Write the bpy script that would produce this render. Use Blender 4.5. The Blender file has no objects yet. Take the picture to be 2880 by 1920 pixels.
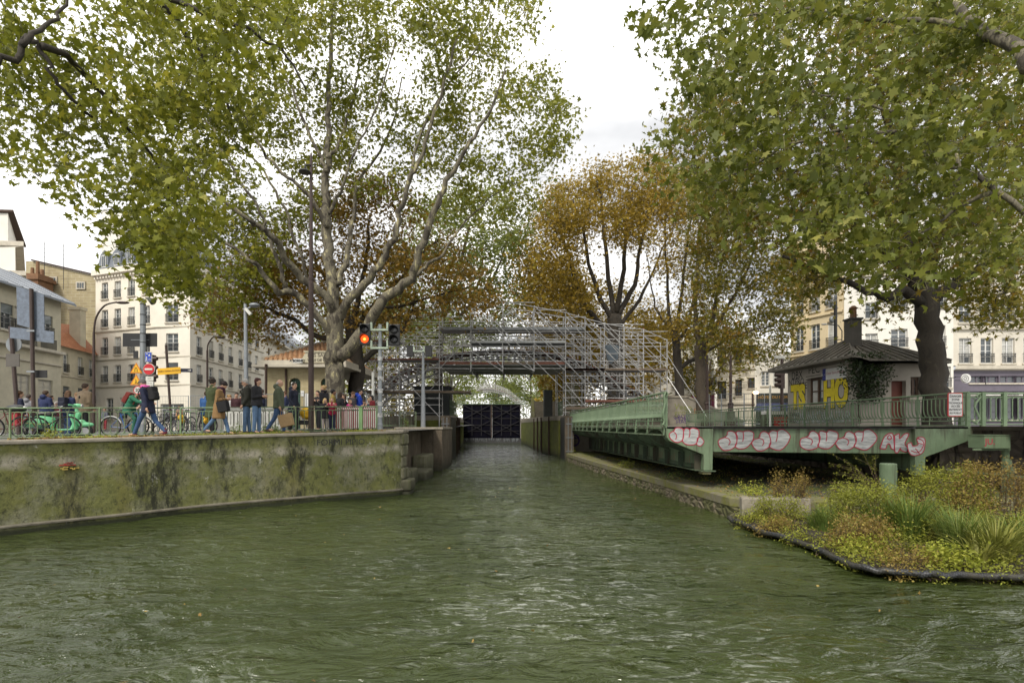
import bpy, math, random
import numpy as np
from mathutils import Vector, Matrix, Euler, noise as mnoise
R = math.radians
random.seed(7); RNG = np.random.default_rng(7)
SC = bpy.context.scene; COL = SC.collection
# ---------------------------------------------------------------- camera
EYE = 2.25; FPX = 1500.0; CXP = 1440.0; HZ = 1198.0
cam = bpy.data.cameras.new('camera'); camo = bpy.data.objects.new('camera', cam); COL.objects.link(camo)
cam.sensor_width = 36; cam.lens = FPX / 2880 * 36; cam.shift_y = (HZ - 960) / 2880
cam.clip_start = 0.1; cam.clip_end = 3000
camo.location = (0, 0, EYE); camo.rotation_euler = (R(90), 0, 0)
SC.camera = camo
# ---------------------------------------------------------------- sky and sun
SUN_EL, SUN_AZ = R(46), R(205)     # azimuth clockwise from +Y
W = bpy.data.worlds.new('World'); SC.world = W; W.use_nodes = True
nt = W.node_tree; nt.nodes.clear(); N = nt.nodes.new; L = nt.links.new
sky = N('ShaderNodeTexSky'); sky.sky_type = 'NISHITA'; sky.sun_disc = False
sky.sun_elevation = SUN_EL; sky.sun_rotation = SUN_AZ; sky.air_density = 1.5; sky.dust_density = 4
tc = N('ShaderNodeTexCoord'); mp = N('ShaderNodeMapping'); mp.inputs['Scale'].default_value = (1.0, 1.0, 2.2)
mp.inputs['Location'].default_value = (0.9, 0.55, 0.3)
no = N('ShaderNodeTexNoise'); no.inputs['Scale'].default_value = 1.9; no.inputs['Detail'].default_value = 5; no.inputs['Roughness'].default_value = .45
cr = N('ShaderNodeValToRGB'); e = cr.color_ramp.elements
e[0].position = .38; e[0].color = (4.5, 4.55, 4.7, 1); e[1].position = .60; e[1].color = (13.2, 13.0, 12.6, 1)
mx = N('ShaderNodeMix'); mx.data_type = 'RGBA'; mx.inputs[0].default_value = .93
bg = N('ShaderNodeBackground'); bg.inputs['Strength'].default_value = .1; out = N('ShaderNodeOutputWorld')
L(tc.outputs['Generated'], mp.inputs[0]); L(mp.outputs[0], no.inputs['Vector']); L(no.outputs['Fac'], cr.inputs[0])
L(sky.outputs[0], mx.inputs[6]); L(cr.outputs[0], mx.inputs[7]); L(mx.outputs[2], bg.inputs[0]); L(bg.outputs[0], out.inputs[0])
sl = bpy.data.lights.new('sun', 'SUN'); sl.energy = 2.0; sl.angle = R(12); sl.color = (1, .94, .83)
so = bpy.data.objects.new('sun', sl); COL.objects.link(so)
sd = Vector((math.sin(SUN_AZ) * math.cos(SUN_EL), math.cos(SUN_AZ) * math.cos(SUN_EL), math.sin(SUN_EL)))
so.rotation_euler = sd.to_track_quat('Z', 'Y').to_euler(); so.location = sd * 100
SC.view_settings.view_transform = 'Standard'; SC.view_settings.look = 'None'; SC.view_settings.gamma = 1
SC.view_settings.exposure = 0.64
SC.cycles.use_denoising = True
SC.cycles.max_bounces = 6; SC.cycles.transparent_max_bounces = 4; SC.cycles.diffuse_bounces = 3

# ---------------------------------------------------------------- helpers
def at(px, py, Y):
    """photo pixel (2880 x 1920) at depth Y -> world point"""
    return Vector(((px - CXP) / FPX * Y, Y, EYE + (HZ - py) / FPX * Y))
def onz(px, py, z):
    Y = FPX * (EYE - z) / (py - HZ); return Vector(((px - CXP) / FPX * Y, Y, z))

class MB:
    def __init__(s): s.v = []; s.f = []
    def add(s, vs, fs):
        o = len(s.v); s.v += [tuple(v) for v in vs]; s.f += [tuple(i + o for i in f) for f in fs]; return s
    def bx(s, x0, x1, y0, y1, z0, z1):
        return s.add([(x0,y0,z0),(x1,y0,z0),(x1,y1,z0),(x0,y1,z0),(x0,y0,z1),(x1,y0,z1),(x1,y1,z1),(x0,y1,z1)],
                     [(0,3,2,1),(4,5,6,7),(0,1,5,4),(1,2,6,5),(2,3,7,6),(3,0,4,7)])
    def box(s, c, d, rz=0, rx=0, ry=0):
        M = Euler((rx, ry, rz)).to_matrix(); c = Vector(c)
        vs = [c + M @ Vector((sx*d[0]/2, sy*d[1]/2, sz*d[2]/2)) for sz in (-1,1) for sx, sy in ((-1,-1),(1,-1),(1,1),(-1,1))]
        return s.add(vs, [(0,3,2,1),(4,5,6,7),(0,1,5,4),(1,2,6,5),(2,3,7,6),(3,0,4,7)])
    def beam(s, p, q, w, h, up=(0,0,1)):
        p = Vector(p); q = Vector(q); d = (q-p).normalized(); u = Vector(up)
        if abs(d.dot(u)) > .98: u = Vector((0,1,0))
        a = d.cross(u).normalized() * w/2; b = a.cross(d).normalized() * h/2
        vs = [p-a-b, p+a-b, p+a+b, p-a+b, q-a-b, q+a-b, q+a+b, q-a+b]
        return s.add(vs, [(0,3,2,1),(4,5,6,7),(0,1,5,4),(1,2,6,5),(2,3,7,6),(3,0,4,7)])
    def tube(s, pts, r, n=8, cap=True):
        pts = [Vector(p) for p in pts]; k = len(pts)
        rs = r if isinstance(r, (list, tuple)) else [r]*k
        u = None; rings = []
        for i in range(k):
            t = (pts[min(i+1,k-1)] - pts[max(i-1,0)])
            if t.length < 1e-9: t = Vector((0,0,1))
            t.normalize()
            if u is None:
                u = t.cross(Vector((0,0,1)))
                if u.length < .05: u = t.cross(Vector((0,1,0)))
            u = (u - t*u.dot(t)).normalized(); w = t.cross(u)
            rings.append([pts[i] + (u*math.cos(2*math.pi*j/n) + w*math.sin(2*math.pi*j/n))*rs[i] for j in range(n)])
        vs = [p for ring in rings for p in ring]
        fs = [(i*n+j, i*n+(j+1)%n, (i+1)*n+(j+1)%n, (i+1)*n+j) for i in range(k-1) for j in range(n)]
        if cap: fs += [tuple(range(n))[::-1], tuple((k-1)*n+j for j in range(n))]
        return s.add(vs, fs)
    def lathe(s, prof, c=(0,0,0), n=12, M=None):
        vs = []; k = len(prof)
        for (r, z) in prof:
            for j in range(n):
                a = 2*math.pi*j/n; p = Vector((r*math.cos(a), r*math.sin(a), z))
                if M is not None: p = M @ p
                vs.append(p + Vector(c))
        fs = [(i*n+j, i*n+(j+1)%n, (i+1)*n+(j+1)%n, (i+1)*n+j) for i in range(k-1) for j in range(n)]
        fs += [tuple(range(n))[::-1], tuple((k-1)*n+j for j in range(n))]
        return s.add(vs, fs)
    def ball(s, c, r, n=10, m=7, M=None):
        if not isinstance(r, (tuple, list)): r = (r, r, r)
        vs = []
        for i in range(m+1):
            t = math.pi*i/m
            for j in range(n):
                a = 2*math.pi*j/n; st = max(math.sin(t), .02)
                p = Vector((r[0]*st*math.cos(a), r[1]*st*math.sin(a), r[2]*math.cos(t)))
                if M is not None: p = M @ p
                vs.append(p + Vector(c))
        fs = [(i*n+(j+1)%n, i*n+j, (i+1)*n+j, (i+1)*n+(j+1)%n) for i in range(m) for j in range(n)]
        fs += [tuple(range(n)), tuple(m*n+j for j in range(n))[::-1]]
        return s.add(vs, fs)
    def cap(s, p, q, a, b, n=10):
        """tapered capsule"""
        p = Vector(p); q = Vector(q); d = q-p; L_ = d.length; d.normalize()
        pts = []; rs = []
        for t in (90, 60, 30): pts.append(p - d*a*math.sin(R(t))); rs.append(max(a*math.cos(R(t)), .1*a))
        pts.append(p); rs.append(a); pts.append(q); rs.append(b)
        for t in (30, 60, 90): pts.append(q + d*b*math.sin(R(t))); rs.append(max(b*math.cos(R(t)), .1*b))
        return s.tube(pts, rs, n)
    def prism(s, poly, o, ex, ey, ez, t):
        """2-D polygon in frame (o, ex, ey) extruded by t along ez"""
        o = Vector(o); ex = Vector(ex); ey = Vector(ey); ez = Vector(ez); n = len(poly)
        vs = [o + ex*a + ey*b for a, b in poly] + [o + ex*a + ey*b + ez*t for a, b in poly]
        return s.add(vs, [tuple(range(n))[::-1], tuple(range(n, 2*n))] + [(i, (i+1)%n, n+(i+1)%n, n+i) for i in range(n)])
    def ring(s, c, r, rr, n=20, m=6, ax='y', a0=0, a1=360):
        pts = []
        full = abs(a1-a0) >= 360
        for i in range(n + (0 if full else 1)):
            a = R(a0 + (a1-a0)*i/n)
            if ax == 'y': p = (r*math.cos(a), 0, r*math.sin(a))
            elif ax == 'x': p = (0, r*math.cos(a), r*math.sin(a))
            else: p = (r*math.cos(a), r*math.sin(a), 0)
            pts.append(Vector(c) + Vector(p))
        if full: pts.append(pts[0].copy())
        return s.tube(pts, rr, m, cap=not full)
    def ribbon(s, pts2, w, o, ex, ey, ez, t=.003, closed=False):
        """painted stroke: flat ribbon following 2-D points"""
        P = [Vector((a, b)) for a, b in pts2]; n = len(P)
        if closed: P.append(P[0]); n += 1
        o = Vector(o); ex = Vector(ex); ey = Vector(ey); ez = Vector(ez); vs = []
        for i in range(n):
            a = P[max(i-1, 0)] if not closed or i > 0 else P[-2]
            b = P[min(i+1, n-1)] if not closed or i < n-1 else P[1]
            d = (b-a); d = d.normalized() if d.length > 1e-6 else Vector((1,0)); nn = Vector((-d.y, d.x))
            for sg in (-1, 1):
                q = P[i] + nn*sg*w/2; vs.append(o + ex*q.x + ey*q.y + ez*t)
        return s.add(vs, [(2*i, 2*i+1, 2*i+3, 2*i+2) for i in range(n-1)])
    def build(s, name, m, parent=None, smooth=False, world=False):
        me = bpy.data.meshes.new(name)
        vs = s.v
        if world and parent is not None:
            l = parent.location; vs = [(v[0]-l[0], v[1]-l[1], v[2]-l[2]) for v in vs]
        me.from_pydata(vs, [], s.f)
        if smooth: me.polygons.foreach_set('use_smooth', [True]*len(me.polygons))
        if m is not None: me.materials.append(m)
        me.update(); o = bpy.data.objects.new(name, me); COL.objects.link(o)
        if parent is not None: o.parent = parent
        return o

def tag(o, label=None, cat=None, group=None, kind=None):
    if label: o['label'] = label
    if cat: o['category'] = cat
    if group: o['group'] = group
    if kind: o['kind'] = kind
    return o
def thing(name, label, cat, loc=(0,0,0), rz=0, group=None):
    o = bpy.data.objects.new(name, None); COL.objects.link(o); o.empty_display_size = .2
    o.location = loc; o.rotation_euler = (0, 0, rz); return tag(o, label, cat, group)
def copy_tree(o, parent=None):
    c = o.copy(); COL.objects.link(c); c.parent = parent
    if parent is not None: c.matrix_parent_inverse = o.matrix_parent_inverse
    for ch in list(o.children): copy_tree(ch, c)
    return c
def struct(o): o['kind'] = 'structure'; return o
def npmesh(name, verts, faces_flat, sizes, m, parent=None, smooth=False):
    me = bpy.data.meshes.new(name); verts = np.asarray(verts, dtype=np.float32)
    me.vertices.add(len(verts)); me.vertices.foreach_set('co', verts.ravel())
    sizes = np.asarray(sizes, dtype=np.int32); st = np.concatenate([[0], np.cumsum(sizes)[:-1]]).astype(np.int32)
    me.loops.add(int(sizes.sum())); me.loops.foreach_set('vertex_index', np.asarray(faces_flat, dtype=np.int32).ravel())
    me.polygons.add(len(sizes)); me.polygons.foreach_set('loop_start', st); me.polygons.foreach_set('loop_total', sizes)
    if smooth: me.polygons.foreach_set('use_smooth', [True]*len(sizes))
    if m is not None: me.materials.append(m)
    me.update(calc_edges=True)
    o = bpy.data.objects.new(name, me); COL.objects.link(o)
    if parent is not None: o.parent = parent
    return o
def text_mb(txt, size, o, ex, ey, ez, t=.004, depth=.004, align='CENTER', bold=0):
    cu = bpy.data.curves.new('t', 'FONT'); cu.body = txt; cu.size = size; cu.align_x = align; cu.align_y = 'CENTER'
    cu.offset = bold; cu.resolution_u = 3
    to = bpy.data.objects.new('t', cu); me = bpy.data.meshes.new_from_object(to)
    mb = MB(); o = Vector(o); ex = Vector(ex); ey = Vector(ey); ez = Vector(ez)
    mb.add([o + ex*v.co.x + ey*v.co.y + ez*t for v in me.vertices], [tuple(p.vertices) for p in me.polygons])
    bpy.data.objects.remove(to); bpy.data.curves.remove(cu); bpy.data.meshes.remove(me)
    return mb

# ---------------------------------------------------------------- materials
MATS = {}
def mat(name, col, rough=.7, metal=0, var=.18, scale=3.0, bump=0, bscale=None, spec=.5, col2=None, f2=.5, emit=None, es=1, stretch=None):
    """surface with noise-mottled colour and optional bump; world-space coordinates"""
    if name in MATS: return MATS[name]
    m = bpy.data.materials.new(name); m.use_nodes = True; MATS[name] = m
    t = m.node_tree; n = t.nodes; b = n['Principled BSDF']; l = t.links.new
    b.inputs['Roughness'].default_value = rough; b.inputs['Metallic'].default_value = metal
    b.inputs['Specular IOR Level'].default_value = spec
    geo = n.new('ShaderNodeNewGeometry'); vec = geo.outputs['Position']
    if stretch:
        mp = n.new('ShaderNodeMapping'); mp.inputs['Scale'].default_value = stretch; l(vec, mp.inputs[0]); vec = mp.outputs[0]
    ns = n.new('ShaderNodeTexNoise'); ns.inputs['Scale'].default_value = scale; ns.inputs['Detail'].default_value = 7; ns.inputs['Roughness'].default_value = .65
    l(vec, ns.inputs['Vector'])
    rp = n.new('ShaderNodeValToRGB'); rp.color_ramp.elements[0].position = .32; rp.color_ramp.elements[1].position = .68
    c = Vector(col[:3]); k = 1 - var
    c2 = Vector(col2[:3]) if col2 else c*(1+var*.6)
    c1 = c if col2 else c*k
    rp.color_ramp.elements[0].color = (*c1, 1); rp.color_ramp.elements[1].color = (min(c2[0],.95), min(c2[1],.95), min(c2[2],.95), 1)
    if col2: rp.color_ramp.elements[0].position = f2-.1; rp.color_ramp.elements[1].position = f2+.1
    l(ns.outputs['Fac'], rp.inputs[0]); l(rp.outputs[0], b.inputs['Base Color'])
    if bump:
        nb = n.new('ShaderNodeTexNoise'); nb.inputs['Scale'].default_value = bscale or scale*6; nb.inputs['Detail'].default_value = 5
        bp = n.new('ShaderNodeBump'); bp.inputs['Strength'].default_value = bump; bp.inputs['Distance'].default_value = .02
        l(vec, nb.inputs['Vector']); l(nb.outputs['Fac'], bp.inputs['Height']); l(bp.outputs[0], b.inputs['Normal'])
    if emit:
        b.inputs['Emission Color'].default_value = (*emit, 1); b.inputs['Emission Strength'].default_value = es
    return m
class G:
    """tiny node graph helper"""
    def __init__(s, name):
        s.m = bpy.data.materials.new(name); s.m.use_nodes = True; s.t = s.m.node_tree; s.b = s.t.nodes['Principled BSDF']; MATS[name] = s.m
        s.pos = s.t.nodes.new('ShaderNodeNewGeometry').outputs['Position']
    def n(s, ty, **kw):
        x = s.t.nodes.new(ty)
        for k, v in kw.items(): setattr(x, k, v)
        return x
    def l(s, a, b): s.t.links.new(a, b)
    def map(s, sc, rot=(0,0,0), loc=(0,0,0), vec=None):
        m = s.n('ShaderNodeMapping'); m.inputs['Scale'].default_value = sc; m.inputs['Rotation'].default_value = rot; m.inputs['Location'].default_value = loc
        s.l(vec or s.pos, m.inputs[0]); return m.outputs[0]
    def noise(s, sc, vec=None, det=6, ro=.6, dist=0):
        x = s.n('ShaderNodeTexNoise'); x.inputs['Scale'].default_value = sc; x.inputs['Detail'].default_value = det; x.inputs['Roughness'].default_value = ro; x.inputs['Distortion'].default_value = dist
        s.l(vec or s.pos, x.inputs['Vector']); return x.outputs['Fac']
    def ramp(s, fac, stops):
        x = s.n('ShaderNodeValToRGB'); e = x.color_ramp.elements
        while len(e) < len(stops): e.new(.5)
        for i, (p, c) in enumerate(stops):
            e[i].position = p; e[i].color = (*(c if isinstance(c, tuple) else (c,c,c)), 1)
        s.l(fac, x.inputs[0]); return x.outputs[0]
    def mix(s, fac, a, b, mode='MIX'):
        x = s.n('ShaderNodeMix', data_type='RGBA', blend_type=mode)
        if isinstance(fac, (int, float)): x.inputs[0].default_value = fac
        else: s.l(fac, x.inputs[0])
        for i, v in ((6, a), (7, b)):
            if isinstance(v, tuple): x.inputs[i].default_value = (*v, 1)
            else: s.l(v, x.inputs[i])
        return x.outputs[2]
    def math(s, op, a, b=None, clamp=False):
        x = s.n('ShaderNodeMath', operation=op); x.use_clamp = clamp
        for i, v in ((0, a), (1, b)):
            if v is None: continue
            if isinstance(v, (int, float)): x.inputs[i].default_value = v
            else: s.l(v, x.inputs[i])
        return x.outputs[0]
    def sep(s, vec=None):
        x = s.n('ShaderNodeSeparateXYZ'); s.l(vec or s.pos, x.inputs[0]); return x.outputs
    def bump(s, h, st=.5, d=.02, nrm=None):
        x = s.n('ShaderNodeBump'); x.inputs['Strength'].default_value = st; x.inputs['Distance'].default_value = d; s.l(h, x.inputs['Height'])
        if nrm: s.l(nrm, x.inputs['Normal'])
        return x.outputs[0]
    def fin(s, col=None, rough=None, nrm=None):
        if col is not None: s.l(col, s.b.inputs['Base Color'])
        if rough is not None:
            if isinstance(rough, (int, float)): s.b.inputs['Roughness'].default_value = rough
            else: s.l(rough, s.b.inputs['Roughness'])
        if nrm is not None: s.l(nrm, s.b.inputs['Normal'])
        return s.m
# ================================================================ foliage
def leaf_mat(name, stops, transl=.35, rough=.55):
    g = G(name); geo = g.t.nodes['Geometry'] if 'Geometry' in g.t.nodes else g.n('ShaderNodeNewGeometry')
    big = g.noise(.35, det=2); rnd = geo.outputs['Random Per Island']
    f = g.math('ADD', g.math('MULTIPLY', rnd, .62), g.math('MULTIPLY', g.math('SUBTRACT', big, .31), 1.0), clamp=True)
    c = g.ramp(f, stops); g.fin(c, rough); g.b.inputs['Specular IOR Level'].default_value = .35
    tr = g.n('ShaderNodeBsdfTranslucent'); ms = g.n('ShaderNodeMixShader'); ms.inputs[0].default_value = transl
    g.l(g.mix(.25, c, (.25, .26, .03)), tr.inputs[0]); o = g.t.nodes['Material Output']
    g.l(g.b.outputs[0], ms.inputs[1]); g.l(tr.outputs[0], ms.inputs[2]); g.l(ms.outputs[0], o.inputs[0])
    return g.m
LM_PLANE = leaf_mat('plane_leaf', [(0, (.082,.096,.010)), (.35, (.165,.185,.018)), (.7, (.27,.275,.03)), (1, (.44,.38,.05))], .42)
LM_PLANE2 = leaf_mat('plane_leaf_pale', [(0, (.055,.075,.012)), (.4, (.13,.155,.022)), (.75, (.23,.24,.045)), (1, (.42,.37,.09))], .4)
LM_CHEST = leaf_mat('chestnut_leaf_brown', [(0, (.065,.048,.008)), (.35, (.18,.105,.014)), (.7, (.29,.165,.02)), (1, (.17,.17,.02))], .36)
LM_CHESTG = leaf_mat('chestnut_leaf_green', [(0, (.055,.062,.008)), (.4, (.13,.125,.012)), (.75, (.24,.18,.018)), (1, (.34,.16,.02))], .36)
LM_GOLD = leaf_mat('chestnut_leaf_gold', [(0, (.11,.08,.010)), (.35, (.25,.165,.018)), (.7, (.38,.25,.026)), (1, (.26,.26,.03))], .4)
LM_FAR = leaf_mat('far_green_leaf', [(0, (.09,.12,.03)), (.5, (.18,.22,.05)), (1, (.30,.32,.09))], .4)

def bark(name, a, b, c, sc=2.5, lo=.42, hi=.56):
    g = G(name); n1 = g.noise(sc, g.map((1,1,.55)), 5, .6, .6); n2 = g.noise(sc*9, g.map((1,1,.3)))
    col = g.mix(g.ramp(n1, [(lo, 0.), (lo+.03, 1.)]), a, b); col = g.mix(g.ramp(n1, [(hi, 0.), (hi+.03, 1.)]), col, c)
    col = g.mix(g.ramp(n2, [(.35, .55), (.6, 0.)]), col, (.03,.025,.02))
    return g.fin(col, .85, g.bump(g.math('ADD', n1, n2), .6, .03))
BK_PLANE = bark('plane_bark', (.06,.05,.036), (.155,.137,.095), (.38,.34,.19), 3.2, .44, .585)
BK_DARK = bark('chestnut_bark', (.02,.017,.013), (.035,.028,.02), (.06,.05,.035), 4, .4, .6)
BK_MID = bark('brown_bark', (.05,.04,.028), (.085,.065,.045), (.12,.10,.06), 4, .4, .6)

PLANE_LEAF = [(0,-.5),(.12,-.3),(.42,-.38),(.3,-.1),(.52,.12),(.2,.14),(0,.55),(-.2,.14),(-.52,.12),(-.3,-.1),(-.42,-.38),(-.12,-.3)]
CH_LEAF = [(0,-.5),(.1,-.15),(.46,.05),(.2,.1),(.3,.42),(.06,.2),(0,.55),(-.06,.2),(-.3,.42),(-.2,.1),(-.46,.05),(-.1,-.15)]
SM_LEAF = [(0,-.5),(.3,-.12),(.2,.2),(0,.5),(-.2,.2),(-.3,-.12)]
QUAD = [(0,-.55),(.36,0),(0,.55),(-.36,0)]
def leaves(centers, sizes, shape, m, name='foliage', parent=None, droop=.5, flat=0.0):
    """one mesh of many small leaf faces"""
    c = np.asarray(centers, dtype=np.float64); n = len(c); k = len(shape)
    th = RNG.uniform(0, 2*np.pi, n)
    # leaf normal: random, biased up
    nz = RNG.normal(size=(n,3)); nz[:,2] = np.where(RNG.random(n) < .8, np.abs(nz[:,2]), nz[:,2])*.9 + flat; nz /= np.linalg.norm(nz, axis=1)[:,None]
    d = np.stack([np.cos(th), np.sin(th), -droop*np.ones(n)], 1); d -= nz*np.sum(d*nz,1)[:,None]; d /= np.linalg.norm(d, axis=1)[:,None]
    w = np.cross(nz, d); s = np.asarray(sizes).reshape(-1,1)
    V = np.empty((n,k,3)); sw = RNG.uniform(.55, 1.1, (n,1)); skw = RNG.normal(size=(n,1))*.28; cu = RNG.uniform(-.2, .9, (n,1))
    for j,(a,b) in enumerate(shape):
        ja = a*(1+RNG.normal(size=(n,1))*.12); jb = b*(1+RNG.normal(size=(n,1))*.12)
        bend = -(a*a*cu*1.6+b*b*(.25+.3*skw))
        V[:,j,:] = c + s*(w*(ja*sw + jb*skw) + d*jb + nz*bend)
    if parent is not None: V -= np.array(parent.location)
    idx = np.arange(n*k); return npmesh(name, V.reshape(-1,3), idx, np.full(n, k), m, parent)

def inpoly(pts, poly):
    x, y = pts[:,0], pts[:,1]; r = np.zeros(len(pts), bool); j = len(poly)-1
    for i in range(len(poly)):
        xi, yi = poly[i]; xj, yj = poly[j]
        c = ((yi > y) != (yj > y)) & (x < (xj-xi)*(y-yi)/(yj-yi+1e-9)+xi); r ^= c; j = i
    return r
def smooth_pts(pts, n=4):
    P = [Vector(p) for p in pts]; out = []
    for i in range(len(P)-1):
        a = P[max(i-1,0)]; b = P[i]; c = P[i+1]; d = P[min(i+2,len(P)-1)]
        for k in range(n):
            t = k/n; out.append(.5*((2*b)+(c-a)*t+(2*a-5*b+4*c-d)*t*t+(3*b-a-3*c+d)*t**3))
    out.append(P[-1]); return out
def tree(label, base, limbs, poly, depth, nclump, leaf, lmat, bmat, per=40, crad=.5, size=.2, name='plane_tree', cat='tree', group=None,
         gap=.47, gsc=.45, twig=.02, maxtw=3.2, extra=None, droop=.35, seed=1, shrink=1.0, dfun=None, rk=1.0):
    """limbs: [(pts[(px,py,Y)], r0, r1)], crown clumps sampled in the outline poly at depth range; each clump hangs on a twig from the nearest limb"""
    rng = np.random.default_rng(seed); root = thing(name, label, cat, base, 0, group)
    mb = MB(); nodes = []
    for pts, r0, r1 in limbs:
        W_ = [at(*p) for p in pts]; S = smooth_pts(W_, 4); k = len(S)
        for i, p in enumerate(S):
            if 0 < i < k-1: p += Vector(rng.normal(size=3))*.05
        rs = [r0 + (r1-r0)*(i/(k-1))**.8 for i in range(k)]; rs = [q*rk for q in rs]
        mb.tube(S, rs, 10 if r0 > .15 else 7)
        nodes += [(p, r) for p, r in zip(S[k//5:], rs[k//5:])]
    NP = np.array([tuple(p) for p, r in nodes])
    if poly:
        xs = [p[0] for p in poly]; ys = [p[1] for p in poly]; cl = []
        tries = 0
        while len(cl) < nclump and tries < 200:
            tries += 1
            q = np.stack([rng.uniform(min(xs), max(xs), 600), rng.uniform(min(ys), max(ys), 600)], 1); q = q[inpoly(q, poly)]
            for a, b in q:
                if len(cl) >= nclump: break
                Y = rng.uniform(*depth) if dfun is None else dfun(a, b, rng)
                p = at(a, b, Y)
                if mnoise.noise(p*gsc + Vector((seed*3.1, 0, 0))) < (gap-.5)*2*.5: continue
                cl.append(p)
    else: cl = []
    if extra: cl += extra
    C = np.array([tuple(p) for p in cl]); LV = []
    # twigs
    src = NP.copy()
    order = np.argsort([np.min(np.sum((src-c)**2,1)) for c in C]) if len(C) else []
    conn = [src]; cur = src
    add = []
    for ii, i in enumerate(order):
        c = C[i]; d2 = np.sum((cur-c)**2,1); j = int(np.argmin(d2)); d = math.sqrt(d2[j])
        if d < maxtw:
            a = Vector(cur[j]); b = Vector(c); mid = (a+b)/2 + Vector((rng.normal()*.1*d, rng.normal()*.1*d, .12*d))
            r = twig*(.5+.25*d); mb.tube([a, mid, b], [r, r*.7, r*.25], 4, cap=False)
            add.append(c); add.append(np.array(mid))
            if len(add) > 30: cur = np.concatenate([cur, np.array(add)]); add = []
    for c in C:
        k = max(3, int(per*rng.uniform(.5, 1.5)))
        e = rng.normal(size=(k,3))*np.array([crad, crad, crad*.6])*rng.uniform(.6,1.25); LV.append(c+e)
        b = Vector(c)
        for _ in range(2):
            e2 = Vector(e[rng.integers(k)]); mb.tube([b, b+e2*.6+Vector((0,0,.05)), b+e2], [twig*.45, twig*.3, twig*.15], 3, cap=False)
    mb.build('trunk', bmat, root, True, world=True)
    if LV:
        P = np.concatenate(LV); leaves(P, rng.uniform(.45, 1.25, len(P))*size, leaf, lmat, 'crown', root, droop)
    return root
# ================================================================ ground, water, quays
def zg(x): return 2.17 + .021*max(x, -17)
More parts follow.
